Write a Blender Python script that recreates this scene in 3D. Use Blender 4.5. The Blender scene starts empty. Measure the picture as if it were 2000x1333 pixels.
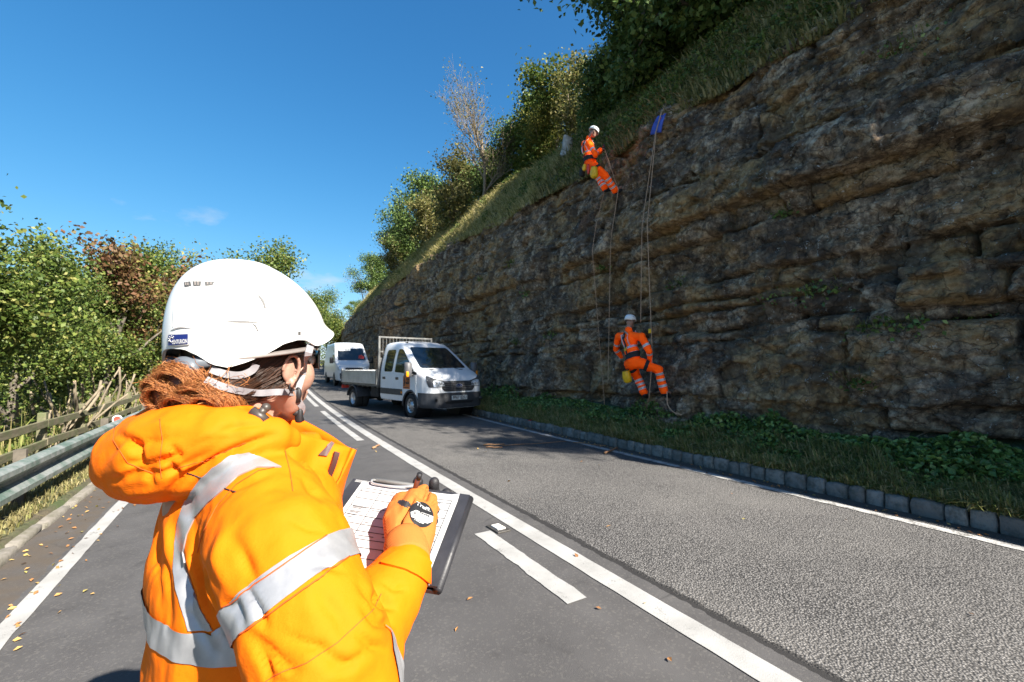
import bpy, bmesh, math, random
import numpy as np
from mathutils import Vector, Matrix, Quaternion
from mathutils.bvhtree import BVHTree
from mathutils.geometry import delaunay_2d_cdt

# ------------------------------------------------------------------ camera, sky, sun, exposure
scene = bpy.context.scene
COL = scene.collection
R = math.radians
CAM_H = 1.52
FPX = 889.0                      # focal length in photo pixels (2000 px wide)
cam_d = bpy.data.cameras.new('camera')
cam_d.lens = 16.0; cam_d.sensor_width = 36.0; cam_d.clip_start = 0.05; cam_d.clip_end = 3000
cam = bpy.data.objects.new('camera', cam_d); COL.objects.link(cam)
CAM_YAW, CAM_PITCH = R(29.94), R(2.93)
cam.location = (0, 0, CAM_H)
cam.rotation_euler = (R(90) + CAM_PITCH, 0, -CAM_YAW)
cam_d.dof.use_dof = True; cam_d.dof.focus_distance = 0.95; cam_d.dof.aperture_fstop = 13.0
scene.camera = cam

SUN_EL = R(38.0)
SUN_H = Vector((0.268, -0.963, 0)).normalized()
SUN = Vector((SUN_H.x*math.cos(SUN_EL), SUN_H.y*math.cos(SUN_EL), math.sin(SUN_EL)))
world = bpy.data.worlds.new('World'); scene.world = world; world.use_nodes = True
wn, wl = world.node_tree.nodes, world.node_tree.links
wn.clear()
wo = wn.new('ShaderNodeOutputWorld'); wb = wn.new('ShaderNodeBackground')
sky = wn.new('ShaderNodeTexSky'); sky.sky_type = 'NISHITA'; sky.sun_disc = False
sky.sun_elevation = SUN_EL; sky.sun_rotation = math.atan2(SUN_H.x, SUN_H.y)
sky.altitude = 0; sky.air_density = 0.6; sky.dust_density = 0.6; sky.ozone_density = 4.0
wb.inputs['Strength'].default_value = 0.124
hs = wn.new('ShaderNodeHueSaturation'); hs.inputs['Saturation'].default_value = 1.25
# film-like shoulder for the bright low sky: c / (1 + 0.22 c)
vm1 = wn.new('ShaderNodeVectorMath'); vm1.operation = 'MULTIPLY_ADD'; vm1.inputs[1].default_value = (.20, .20, .20); vm1.inputs[2].default_value = (1, 1, 1)
vm2 = wn.new('ShaderNodeVectorMath'); vm2.operation = 'DIVIDE'
wl.new(sky.outputs[0], hs.inputs['Color']); wl.new(hs.outputs[0], vm1.inputs[0]); wl.new(hs.outputs[0], vm2.inputs[0])
wl.new(vm1.outputs[0], vm2.inputs[1]); wl.new(wb.outputs[0], wo.inputs['Surface'])
# a few thin wisps of cloud low in the sky, all round
CLOUD_W = 22.57
tc = wn.new('ShaderNodeTexCoord'); cmap = wn.new('ShaderNodeMapping'); cmap.inputs['Scale'].default_value = (1, 1, 2.6); wl.new(tc.outputs['Generated'], cmap.inputs['Vector'])
cn = wn.new('ShaderNodeTexNoise'); cn.noise_dimensions = '4D'; cn.inputs['Scale'].default_value = 6.5; cn.inputs['Detail'].default_value = 7; cn.inputs['Roughness'].default_value = .58; cn.inputs['W'].default_value = CLOUD_W
wl.new(cmap.outputs[0], cn.inputs['Vector'])
cr_ = wn.new('ShaderNodeMapRange'); cr_.inputs['From Min'].default_value = .61; cr_.inputs['From Max'].default_value = .76; wl.new(cn.outputs['Fac'], cr_.inputs['Value'])
sz = wn.new('ShaderNodeSeparateXYZ'); wl.new(tc.outputs['Generated'], sz.inputs[0])
b1 = wn.new('ShaderNodeMapRange'); b1.inputs['From Min'].default_value = .34; b1.inputs['From Max'].default_value = .20; wl.new(sz.outputs['Z'], b1.inputs['Value'])
cm1 = wn.new('ShaderNodeMath'); cm1.operation = 'MULTIPLY'; wl.new(cr_.outputs[0], cm1.inputs[0]); wl.new(b1.outputs[0], cm1.inputs[1])
cm2 = wn.new('ShaderNodeMath'); cm2.operation = 'MULTIPLY'; cm2.inputs[1].default_value = .6; wl.new(cm1.outputs[0], cm2.inputs[0])
cmx = wn.new('ShaderNodeMix'); cmx.data_type = 'RGBA'; cmx.inputs[7].default_value = (2.0, 2.1, 2.2, 1); wl.new(cm2.outputs[0], cmx.inputs[0]); wl.new(vm2.outputs[0], cmx.inputs[6]); wl.new(cmx.outputs[2], wb.inputs['Color'])

sun_d = bpy.data.lights.new('sun', 'SUN'); sun_d.energy = 5.0; sun_d.angle = R(0.53); sun_d.color = (1.0, 0.94, 0.84)
sun_o = bpy.data.objects.new('sun', sun_d); COL.objects.link(sun_o)
sun_o.rotation_euler = (-SUN).to_track_quat('-Z', 'Y').to_euler()

scene.view_settings.view_transform = 'Standard'; scene.view_settings.look = 'None'
scene.view_settings.gamma = 1.0; scene.view_settings.use_curve_mapping = False
scene.view_settings.exposure = 1.75
scene.render.engine = 'CYCLES'
scene.cycles.max_bounces = 5; scene.cycles.diffuse_bounces = 3; scene.cycles.glossy_bounces = 3
scene.cycles.transmission_bounces = 4; scene.cycles.transparent_max_bounces = 8
scene.cycles.use_denoising = True

# ------------------------------------------------------------------ measuring: photo pixel + distance -> place
_cy, _sy, _cp, _sp = math.cos(CAM_YAW), math.sin(CAM_YAW), math.cos(CAM_PITCH), math.sin(CAM_PITCH)
C_R = Vector((_cy, -_sy, 0)); C_F = Vector((_sy*_cp, _cy*_cp, _sp)); C_U = C_R.cross(C_F)
C_O = Vector((0, 0, CAM_H))
def ray(px, py):
    return C_F + C_R*((px-1000)/FPX) - C_U*((py-666.5)/FPX)
def P(px, py, z):
    return C_O + ray(px, py)*z
def PX(px, py, X):                # where the sight line meets the vertical plane X = const
    d = ray(px, py); return C_O + d*(X/d.x)
def G(px, py, h=0.0):
    d = ray(px, py); return C_O + d*((h-CAM_H)/d.z)
def to_px(p):
    d = Vector(p)-C_O; z = d.dot(C_F)
    return 1000+FPX*d.dot(C_R)/z, 666.5-FPX*d.dot(C_U)/z, z

# ------------------------------------------------------------------ noise
_rs = np.random.RandomState(7)
_perm = np.concatenate([_rs.permutation(256)]*3)
_grad = _rs.normal(size=(256, 3)); _grad /= np.linalg.norm(_grad, axis=1)[:, None]
def pnoise(x, y, z=0.0):
    x, y, z = np.broadcast_arrays(np.asarray(x, float), np.asarray(y, float), np.asarray(z, float))
    xi, yi, zi = np.floor(x).astype(int), np.floor(y).astype(int), np.floor(z).astype(int)
    xf, yf, zf = x-xi, y-yi, z-zi
    u, v, w = [t*t*t*(t*(t*6-15)+10) for t in (xf, yf, zf)]
    def g(i, j, k):
        h = _perm[(_perm[(_perm[(xi+i) & 255] + yi+j) & 255] + zi+k) & 255]
        gr = _grad[h]
        return gr[..., 0]*(xf-i)+gr[..., 1]*(yf-j)+gr[..., 2]*(zf-k)
    def l(a, b, t): return a+(b-a)*t
    return l(l(l(g(0,0,0), g(1,0,0), u), l(g(0,1,0), g(1,1,0), u), v),
             l(l(g(0,0,1), g(1,0,1), u), l(g(0,1,1), g(1,1,1), u), v), w)*1.5
def fbm(x, y, z=0.0, o=4, lac=2.03, gain=.5):
    s = 0; a = 1.0
    for i in range(o):
        s = s+a*pnoise(np.asarray(x)*lac**i+i*13.1, np.asarray(y)*lac**i+i*7.7, np.asarray(z)*lac**i)
        a *= gain
    return s
def sstep(a, b, x):
    t = np.clip((np.asarray(x, float)-a)/(b-a), 0, 1); return t*t*(3-2*t)

# ------------------------------------------------------------------ mesh helpers
def new_mesh(name, V, F):
    me = bpy.data.meshes.new(name)
    V = np.asarray(V, np.float32)
    if isinstance(F, np.ndarray):
        n, k = F.shape
        me.vertices.add(len(V)); me.vertices.foreach_set('co', V.ravel())
        me.loops.add(n*k); me.loops.foreach_set('vertex_index', F.astype(np.int32).ravel())
        me.polygons.add(n); me.polygons.foreach_set('loop_start', np.arange(0, n*k, k, dtype=np.int32))
        me.polygons.foreach_set('loop_total', np.full(n, k, np.int32))
        me.update(calc_edges=True)
    else:
        me.from_pydata([tuple(v) for v in V], [], F); me.update()
    return me
def smooth(me, on=True):
    me.polygons.foreach_set('use_smooth', np.full(len(me.polygons), on)); return me
def add(name, me, m=None, parent=None, sm=None):
    if sm is not None: smooth(me, sm)
    if m is not None:
        me.materials.clear()
        for q in (m if isinstance(m, (list, tuple)) else [m]): me.materials.append(q)
    o = bpy.data.objects.new(name, me); COL.objects.link(o)
    if parent is not None: o.parent = parent
    return o
def obj(name, V, F, m=None, parent=None, sm=False): return add(name, new_mesh(name, V, F), m, parent, sm)
def tag(o, label=None, cat=None, group=None, kind=None):
    if label: o['label'] = label
    if cat: o['category'] = cat
    if group: o['group'] = group
    if kind: o['kind'] = kind
    return o
def empty(name, loc=(0, 0, 0), rz=0.0):
    o = bpy.data.objects.new(name, None); COL.objects.link(o); o.empty_display_size = .1
    o.location = loc; o.rotation_euler = (0, 0, rz); return o
def thing(name, label, cat, loc=(0, 0, 0), rz=0.0, group=None):
    return tag(empty(name, loc, rz), label, cat, group)
def kids(o): return [c for c in bpy.data.objects if c.parent == o]
def dup(o, parent=None):
    ch = kids(o); c = o.copy(); COL.objects.link(c); c.parent = parent
    for k in ch: dup(k, c)
    return c
def keep_world(child, parent_loc):     # geometry was built in world space: shift it so that it sits under a parent at parent_loc
    child.data.transform(Matrix.Translation(-Vector(parent_loc)))

class MB:
    """collects shapes into one mesh"""
    def __init__(s): s.V = []; s.F = []
    def mesh(s, V, F):
        o = len(s.V); s.V += [tuple(v) for v in V]; s.F += [tuple(i+o for i in f) for f in F]; return s
    def box(s, c, d, M=None, bev=0.0):
        if bev > 0:
            bm = bmesh.new(); bmesh.ops.create_cube(bm, size=1)
            for v in bm.verts: v.co = Vector((v.co.x*d[0], v.co.y*d[1], v.co.z*d[2]))
            bmesh.ops.bevel(bm, geom=bm.edges[:], offset=bev, segments=2, profile=.5, affect='EDGES')
            bm.verts.index_update()
            V = [v.co.copy() for v in bm.verts]; F = [[v.index for v in f.verts] for f in bm.faces]; bm.free()
        else:
            V = [Vector((x*d[0]/2, y*d[1]/2, z*d[2]/2)) for x in (-1, 1) for y in (-1, 1) for z in (-1, 1)]
            F = [(0,1,3,2), (4,6,7,5), (0,4,5,1), (2,3,7,6), (0,2,6,4), (1,5,7,3)]
        c = Vector(c)
        V = [(M @ v if M is not None else v)+c for v in V]
        return s.mesh(V, F)
    def tube(s, pts, rad, n=8, cap=True, flat=1.0, up=None):
        pts = [Vector(p) for p in pts]; k = len(pts)
        if not isinstance(rad, (list, tuple)): rad = [rad]*k
        t0 = (pts[1]-pts[0]).normalized()
        a = Vector(up) if up is not None else (Vector((0, 0, 1)) if abs(t0.z) < .9 else Vector((1, 0, 0)))
        V = []; N = None
        for i, p in enumerate(pts):
            t = (pts[min(i+1, k-1)]-pts[max(i-1, 0)]).normalized()
            if N is None: N = (a-t*a.dot(t)).normalized()
            else: N = (N-t*N.dot(t)).normalized()
            B = t.cross(N)
            for j in range(n):
                an = 2*math.pi*j/n
                V.append(p+N*(math.cos(an)*rad[i]*flat)+B*(math.sin(an)*rad[i]))
        F = [(i*n+j, i*n+(j+1) % n, (i+1)*n+(j+1) % n, (i+1)*n+j) for i in range(k-1) for j in range(n)]
        if cap: F += [tuple(range(n-1, -1, -1)), tuple((k-1)*n+j for j in range(n))]
        return s.mesh(V, F)
    def cyl(s, a, b, r, n=16, r2=None):
        return s.tube([a, b], [r, r if r2 is None else r2], n)
    def loft(s, rings, close=True, cap=True):
        n = len(rings[0]); V = [p for r in rings for p in r]; k = len(rings)
        F = [(i*n+j, i*n+(j+1) % n, (i+1)*n+(j+1) % n, (i+1)*n+j) for i in range(k-1) for j in range(n if close else n-1)]
        if cap and close: F += [tuple(range(n-1, -1, -1)), tuple((k-1)*n+j for j in range(n))]
        return s.mesh(V, F)
    def ball(s, c, r, seg=12, rng=8, M=None):
        if not isinstance(r, (tuple, list)): r = (r, r, r)
        c = Vector(c); V = []; F = []
        for i in range(1, rng):
            t = math.pi*i/rng
            for j in range(seg):
                a = 2*math.pi*j/seg
                q = Vector((r[0]*math.sin(t)*math.cos(a), r[1]*math.sin(t)*math.sin(a), r[2]*math.cos(t)))
                V.append((M @ q if M is not None else q)+c)
        q0, q1 = Vector((0, 0, r[2])), Vector((0, 0, -r[2]))
        V += [(M @ q0 if M is not None else q0)+c, (M @ q1 if M is not None else q1)+c]
        for i in range(rng-2):
            for j in range(seg):
                F.append((i*seg+j, (i+1)*seg+j, (i+1)*seg+(j+1) % seg, i*seg+(j+1) % seg))
        t, b = len(V)-2, len(V)-1
        for j in range(seg):
            F.append((t, j, (j+1) % seg)); F.append((b, (rng-2)*seg+(j+1) % seg, (rng-2)*seg+j))
        return s.mesh(V, F)
    def caps(s, pts, rad, n=10):
        """tapered capsule chain with balls at the joints (for voxel union)"""
        s.tube(pts, rad, n)
        for p, r in zip(pts, rad): s.ball(p, r, n, max(5, n//2+1))
        return s
    def build(s, name, m=None, parent=None, sm=False): return obj(name, s.V, s.F, m, parent, sm)

def tube_arrays(br, n=5, rmin=.004):
    Vs, Fs, o = [], [], 0
    for pts, rad in br:
        pts = np.array(pts); k = len(pts); T = np.gradient(pts, axis=0); T /= np.linalg.norm(T, axis=1)[:, None]+1e-9
        a = np.array([1, 0, 0]) if abs(T[0, 0]) < .8 else np.array([0, 1, 0])
        N = np.cross(T, a); N /= np.linalg.norm(N, axis=1)[:, None]+1e-9; B = np.cross(T, N)
        an = np.arange(n)*2*np.pi/n; r_ = np.maximum(np.array(rad), rmin)[:, None, None]
        V = pts[:, None]+r_*(np.cos(an)[None, :, None]*N[:, None]+np.sin(an)[None, :, None]*B[:, None])
        i = np.arange(k-1)[:, None]*n; j = np.arange(n)[None]
        F = np.stack([i+j, i+(j+1) % n, i+n+(j+1) % n, i+n+j], -1).reshape(-1, 4)+o
        Vs.append(V.reshape(-1, 3)); Fs.append(F); o += k*n
    return np.concatenate(Vs), np.concatenate(Fs)
def fix_normals(me):
    bm = bmesh.new(); bm.from_mesh(me); bmesh.ops.recalc_face_normals(bm, faces=bm.faces[:]); bm.to_mesh(me); bm.free(); me.update(); return me
def apply_mods(o):
    dg = bpy.context.evaluated_depsgraph_get(); dg.update()
    me = bpy.data.meshes.new_from_object(o.evaluated_get(dg)); old = o.data; o.modifiers.clear(); o.data = me
    if old.users == 0: bpy.data.meshes.remove(old)
    return o
def remesh(mb, voxel, it=4, fac=.5):
    """voxel union of everything in mb, then relaxed: returns a mesh"""
    me = new_mesh('tmp', mb.V, mb.F); fix_normals(me)
    o = bpy.data.objects.new('tmp', me); COL.objects.link(o)
    r = o.modifiers.new('r', 'REMESH'); r.mode = 'VOXEL'; r.voxel_size = voxel
    s_ = o.modifiers.new('s', 'SMOOTH'); s_.iterations = it; s_.factor = fac
    apply_mods(o); me = o.data; bpy.data.objects.remove(o)
    return me
def bvh_of(me):
    return BVHTree.FromPolygons([v.co.copy() for v in me.vertices], [tuple(p.vertices) for p in me.polygons])
def get_co(me):
    a = np.empty(len(me.vertices)*3, np.float32); me.vertices.foreach_get('co', a); return a.reshape(-1, 3).astype(float)
def get_no(me):
    a = np.empty(len(me.vertices)*3, np.float32); me.vertices.foreach_get('normal', a); return a.reshape(-1, 3).astype(float)
def set_co(me, A):
    me.vertices.foreach_set('co', np.asarray(A, np.float32).ravel()); me.update()

def round_poly(pts, r=.0, n=4):
    """round the corners of a 2D polygon; r may be a list"""
    k = len(pts); out = []
    for i in range(k):
        p = Vector(pts[i]); a = Vector(pts[i-1]); b = Vector(pts[(i+1) % k])
        rr = r[i] if isinstance(r, (list, tuple)) else r
        if rr <= 0: out.append(tuple(p)); continue
        da, db = (a-p), (b-p); ra = min(rr, da.length*.49); rb = min(rr, db.length*.49)
        p0 = p+da.normalized()*ra; p1 = p+db.normalized()*rb
        for q in range(n+1):
            t = q/n; out.append(tuple(p0*(1-t)**2+p*2*t*(1-t)+p1*t*t))
    return out
def fill2d(poly, h):
    """triangulate a 2D polygon with interior points about h apart"""
    P2 = []
    k = len(poly)
    for i in range(k):
        a, b = Vector(poly[i]), Vector(poly[(i+1) % k]); n = max(1, int(round((b-a).length/h)))
        for q in range(n): P2.append(a+(b-a)*(q/n))
    nb = len(P2)
    xs = [p[0] for p in P2]; ys = [p[1] for p in P2]
    def inside(x, y):
        c = False; j = nb-1
        for i in range(nb):
            if (P2[i].y > y) != (P2[j].y > y) and x < (P2[j].x-P2[i].x)*(y-P2[i].y)/(P2[j].y-P2[i].y)+P2[i].x: c = not c
            j = i
        return c
    gx = np.arange(min(xs)+h*.5, max(xs), h); gy = np.arange(min(ys)+h*.5, max(ys), h)
    B = np.array([[p.x, p.y] for p in P2])
    for x in gx:
        for y in gy:
            if inside(x, y) and np.min((B[:, 0]-x)**2+(B[:, 1]-y)**2) > (h*.35)**2: P2.append(Vector((x, y)))
    vs, es, fs, *_ = delaunay_2d_cdt(P2, [], [list(range(nb))], 1, 1e-7)
    return vs, [tuple(f) for f in fs], nb
def shell(V, F, N, th):
    """give a sheet (with normals N) thickness th below it"""
    n = len(V); edges = {}
    for f in F:
        for i in range(len(f)):
            e = (f[i], f[(i+1) % len(f)]); edges[e] = 1
    V2 = [Vector(v) for v in V]+[Vector(v)-Vector(nn)*th for v, nn in zip(V, N)]
    F2 = list(F)+[tuple(reversed([i+n for i in f])) for f in F]
    for (a, b) in edges:
        if (b, a) not in edges: F2.append((b, a, a+n, b+n))
    return V2, F2
def panel(name, poly, O, U, Vv, bvh, off=.004, th=.006, h=.05, m=None, parent=None, maxd=5.0, sm=True, rnd=0.0):
    """a 2D polygon (axes U, Vv from O) laid onto a surface along U x Vv, lifted by off, th thick"""
    O, U, Vv = Vector(O), Vector(U), Vector(Vv); W = U.cross(Vv).normalized()
    if rnd: poly = round_poly(poly, rnd)
    vs, fs, nb = fill2d(poly, h)
    pts = []; nor = []
    for v in vs:
        o = O+U*v.x+Vv*v.y
        hit, n, i, d = bvh.ray_cast(o+W*maxd*.5, -W, maxd)
        if hit is None: pts.append(None); nor.append(W)
        else:
            if n.dot(W) < 0: n = -n
            pts.append(hit); nor.append(n)
    good = [p for p in pts if p is not None]
    for i, p in enumerate(pts):
        if p is None:
            o = O+U*vs[i].x+Vv*vs[i].y
            q = min(good, key=lambda g: ((g-o)-W*(g-o).dot(W)).length) if good else o
            pts[i] = o+W*((q-o).dot(W))
    Vt = [p+n*off for p, n in zip(pts, nor)]
    V2, F2 = shell(Vt, fs, nor, th)
    o = obj(name, V2, F2, m, parent, sm)
    fix_normals(o.data)
    if sm: o.data.set_sharp_from_angle(angle=R(40))
    return o
def cam_panel(name, poly, bvh, off=.002, th=.003, h=6, m=None, parent=None, rnd=0, sm=True):
    """a polygon measured on the photograph laid on the surface seen there, with real thickness"""
    if rnd: poly = round_poly(poly, rnd)
    vs, fs, nb = fill2d(poly, h)
    pts = []; nor = []
    for v in vs:
        d = ray(v.x, v.y).normalized(); hit, n, i, dist = bvh.ray_cast(C_O, d)
        if hit is None: pts.append(None); nor.append(-d)
        else:
            if n.dot(d) > 0: n = -n
            pts.append(hit); nor.append(n)
    idx = [i for i, p in enumerate(pts) if p is not None]
    for i, p in enumerate(pts):
        if p is None:
            j = min(idx, key=lambda q: (vs[q]-vs[i]).length); pts[i] = pts[j].copy(); nor[i] = nor[j]
    Vt = [p+n*off for p, n in zip(pts, nor)]
    V2, F2 = shell(Vt, fs, nor, th)
    o = obj(name, V2, F2, m, parent, sm); fix_normals(o.data)
    if sm: o.data.set_sharp_from_angle(angle=R(50))
    return o
def slab(name, me, p1, n1, p2, n2, center, rad, off, m, parent):
    """the band of a surface between two planes near a point, lifted by off: wraps right round a limb"""
    bm = bmesh.new(); bm.from_mesh(me)
    bmesh.ops.bisect_plane(bm, geom=bm.verts[:]+bm.edges[:]+bm.faces[:], plane_co=p1, plane_no=n1, clear_inner=True)
    bmesh.ops.bisect_plane(bm, geom=bm.verts[:]+bm.edges[:]+bm.faces[:], plane_co=p2, plane_no=n2, clear_outer=True)
    dead = [f for f in bm.faces if (f.calc_center_median()-Vector(center)).length > rad]
    bmesh.ops.delete(bm, geom=dead, context='FACES')
    bm.normal_update()
    for v in bm.verts: v.co += v.normal*off
    m2 = bpy.data.meshes.new(name); bm.to_mesh(m2); bm.free()
    return add(name, m2, m, parent, True)
def text_mesh(s, size=1.0, bold=0.0, ext=0.0):
    c = bpy.data.curves.new('t', 'FONT'); c.body = s; c.size = size; c.align_x = 'CENTER'; c.align_y = 'CENTER'
    c.offset = bold; c.extrude = ext; c.resolution_u = 3
    o = bpy.data.objects.new('t', c); COL.objects.link(o)
    dg = bpy.context.evaluated_depsgraph_get(); dg.update()
    me = bpy.data.meshes.new_from_object(o.evaluated_get(dg)); bpy.data.objects.remove(o); bpy.data.curves.remove(c)
    return me
def lettering(name, s, size, O, U, Vv, m, parent, bvh=None, off=.001, bold=0.0, width=None, maxd=.5):
    me = text_mesh(s, size, bold)
    A = get_co(me)
    if width:
        w = A[:, 0].max()-A[:, 0].min(); A[:, 0] *= width/w
    O, U, Vv = Vector(O), Vector(U), Vector(Vv); W = U.cross(Vv).normalized(); out = []
    for a in A:
        p = O+U*a[0]+Vv*a[1]
        if bvh is not None:
            hit, n, i, d = bvh.ray_cast(p+W*maxd*.5, -W, maxd)
            if hit is not None: p = hit
        out.append(p+W*off)
    set_co(me, [list(p) for p in out])
    return add(name, me, m, parent)
# ------------------------------------------------------------------ materials
class NT:
    def __init__(s, name):
        s.m = bpy.data.materials.new(name); s.m.use_nodes = True
        s.n = s.m.node_tree.nodes; s.l = s.m.node_tree.links; s.n.clear()
        s.out = s.n.new('ShaderNodeOutputMaterial'); s.b = s.n.new('ShaderNodeBsdfPrincipled')
        s.l.new(s.b.outputs[0], s.out.inputs[0])
    def set(s, k, v):
        i = s.b.inputs[k]
        if hasattr(v, 'is_output'): s.l.new(v, i)
        else:
            if isinstance(v, (tuple, list)) and len(v) == 3 and i.type == 'RGBA': v = (*v, 1)
            i.default_value = v
        return s
    def node(s, t, ins=None, **kw):
        nd = s.n.new(t)
        for k, v in kw.items(): setattr(nd, k, v)
        for k, v in (ins or {}).items():
            if hasattr(v, 'is_output'): s.l.new(v, nd.inputs[k])
            else: nd.inputs[k].default_value = v
        return nd
    def co(s, scale=(1, 1, 1), kind='Object', rot=(0, 0, 0)):
        t = s.node('ShaderNodeTexCoord')
        return s.node('ShaderNodeMapping', {'Vector': t.outputs[kind], 'Scale': scale, 'Rotation': rot}).outputs[0]
    def pos(s, scale=(1, 1, 1)):
        g = s.node('ShaderNodeNewGeometry')
        return s.node('ShaderNodeMapping', {'Vector': g.outputs['Position'], 'Scale': scale}).outputs[0]
    def noise(s, vec, scale, detail=4, rough=.55, dist=0.0, out=0):
        return s.node('ShaderNodeTexNoise', {'Vector': vec, 'Scale': scale, 'Detail': detail, 'Roughness': rough, 'Distortion': dist}).outputs[out]
    def voro(s, vec, scale, feat='F1', out='Distance', rand=1.0):
        return s.node('ShaderNodeTexVoronoi', {'Vector': vec, 'Scale': scale, 'Randomness': rand}, feature=feat).outputs[out]
    def ramp(s, fac, stops, interp='LINEAR'):
        r = s.node('ShaderNodeValToRGB', {'Fac': fac}); cr = r.color_ramp; cr.interpolation = interp
        while len(cr.elements) > 1: cr.elements.remove(cr.elements[-1])
        for i, (p, c) in enumerate(stops):
            e = cr.elements[0] if i == 0 else cr.elements.new(p)
            e.position = p; c = c if isinstance(c, (tuple, list)) else (c, c, c); e.color = (*c, 1)
        return r.outputs[0]
    def mix(s, f, a, b, blend='MIX'):
        nd = s.node('ShaderNodeMix', data_type='RGBA', blend_type=blend)
        for idx, v in ((0, f), (6, a), (7, b)):
            if hasattr(v, 'is_output'): s.l.new(v, nd.inputs[idx])
            else:
                if isinstance(v, (tuple, list)) and len(v) == 3: v = (*v, 1)
                if idx > 0 and isinstance(v, (int, float)): v = (v, v, v, 1)
                nd.inputs[idx].default_value = v
        return nd.outputs[2]
    def math(s, op, a, b=0.0, c=0.0):
        nd = s.node('ShaderNodeMath', operation=op)
        for i, v in enumerate((a, b, c)):
            if hasattr(v, 'is_output'): s.l.new(v, nd.inputs[i])
            else: nd.inputs[i].default_value = v
        return nd.outputs[0]
    def bump(s, h, strength=.5, dist=.01, normal=None):
        ins = {'Height': h, 'Strength': strength, 'Distance': dist}
        if normal is not None: ins['Normal'] = normal
        o = s.node('ShaderNodeBump', ins).outputs[0]; s.set('Normal', o); return o
    def attr(s, name, out='Color'): return s.node('ShaderNodeAttribute', attribute_name=name).outputs[out]

def mat(name, col, rough=.6, metal=0.0, var=0.0, vscale=6.0, bump=0.0, bscale=80.0, bdist=.003, spec=.5, coat=0.0, alpha=None, sheen=0.0, col2=None):
    t = NT(name); t.set('Roughness', rough).set('Metallic', metal).set('Specular IOR Level', spec)
    c = tuple(col)
    if var or col2:
        n = t.noise(t.co(), vscale, 5, .6)
        lo = tuple(x*(1-var) for x in c) if col2 is None else col2
        hi = tuple(min(1, x*(1+var)) for x in c)
        t.set('Base Color', t.ramp(n, [(.32, lo), (.68, hi)]))
        t.set('Roughness', t.ramp(t.noise(t.co(), vscale*1.7, 4), [(.3, max(0, rough-.08)), (.7, min(1, rough+.08))]))
    else: t.set('Base Color', c)
    if bump: t.bump(t.noise(t.co(), bscale, 4, .6), bump, bdist)
    if coat: t.set('Coat Weight', coat).set('Coat Roughness', .06)
    if sheen: t.set('Sheen Weight', sheen).set('Sheen Roughness', .5)
    if alpha is not None: t.set('Alpha', alpha)
    return t.m
MT = {}
# ------------------------------------------------------------------ the lie of the land
def sx(Y):  # the road bends gently to the right
    Y = np.asarray(Y, float); d = np.clip(Y-6, 0, None); return np.where(d < 80, .001*d*d, 6.4+.16*(d-80))
def rz(Y):  # and climbs a little
    Y = np.asarray(Y, float)
    return np.where(Y < 8, 0, np.where(Y < 24, .02*(Y-8)**2/32, .16+.02*(np.minimum(Y, 150)-24)))
def RP(x, Y, z=0.0): return Vector((x+float(sx(Y)), Y, z+float(rz(Y))))

YS = np.concatenate([np.arange(-60, -2, 4.0), np.arange(-2, 16, .5), np.arange(16, 60, 1.5), np.arange(60, 160, 8), np.arange(160, 900, 60)])
def strip(name, xs, zf, m, ys=YS, parent=None, sm=True, lat=False):
    xs = np.asarray(xs, float); A, B = np.meshgrid(ys, xs, indexing='ij')
    Z = zf(B, A)+rz(A); V = np.stack([B+sx(A), A, Z], -1).reshape(-1, 3)
    n, k = len(ys), len(xs); i = np.arange(n-1)[:, None]*k+np.arange(k-1)[None]
    F = np.stack([i, i+1, i+k+1, i+k], -1).reshape(-1, 4)
    me = new_mesh(name, V, F)
    if lat:
        a = me.attributes.new('lat', 'FLOAT', 'POINT'); a.data.foreach_set('value', B.ravel().astype(np.float32))
    return add(name, me, m, parent, sm)

# --- soil / field ground
t = NT('soil'); p = t.pos()
t.set('Base Color', t.mix(t.ramp(t.noise(p, 1.3, 6), [(.4, 0), (.6, 1)]), t.ramp(t.noise(p, 14, 5), [(.3, (.045, .036, .022)), (.7, (.11, .09, .055))]), (.05, .07, .02)))
t.set('Roughness', .95); t.bump(t.noise(p, 30, 6), .8, .03); MT['soil'] = t.m
def ground_z(X, Y):
    left = np.interp(X, [-700, -80, -14, -5, -3.0, -2.7, 20], [-4, -3, -1.1, -.35, .0, .03, .03])
    bump = .06*fbm(X*.7, Y*.7, o=3)*sstep(-2.6, -3.4, X)
    return np.where(X > -1.70, -.16, left)+bump
g = strip('ground', [-700, -300, -120, -60, -30, -20, -14, -10, -8, -6.5, -5.5, -4.8, -4.2, -3.7, -3.3, -3, -2.7, -2.4, -2.0, -1.8, -1.74, -1.68, 2, 6, 6.3], ground_z, MT['soil'])
tag(g, kind='structure')

# --- road: old smooth left lane, coarse chippings on the right lane, a tarred joint beside the centre line
t = NT('asphalt'); p = t.pos(); lat = t.attr('lat', 'Fac')
wob = t.math('MULTIPLY', t.math('SUBTRACT', t.noise(p, 9, 4), .5), .09)
latw = t.math('ADD', lat, wob)
stones = t.voro(p, 85, 'F1', 'Distance'); stc = t.voro(p, 85, 'F1', 'Color')
stg = t.node('ShaderNodeSeparateColor', {0: stc}).outputs[0]
big = t.noise(p, .45, 5, .6); midn = t.noise(p, 3.0, 5)
st2 = t.voro(p, 75, 'F1', 'Distance'); st2g = t.node('ShaderNodeSeparateColor', {0: t.voro(p, 75, 'F1', 'Color')}).outputs[1]
right = t.mix(t.ramp(st2, [(.18, 0), (.62, 1)]), t.ramp(st2g, [(0, (.115, .110, .107)), (.5, (.185, .177, .171)), (1, (.275, .262, .25))]), (.024, .023, .023))
right = t.mix(t.ramp(big, [(.35, .0), (.7, .34)]), right, (.20, .188, .174))
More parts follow.
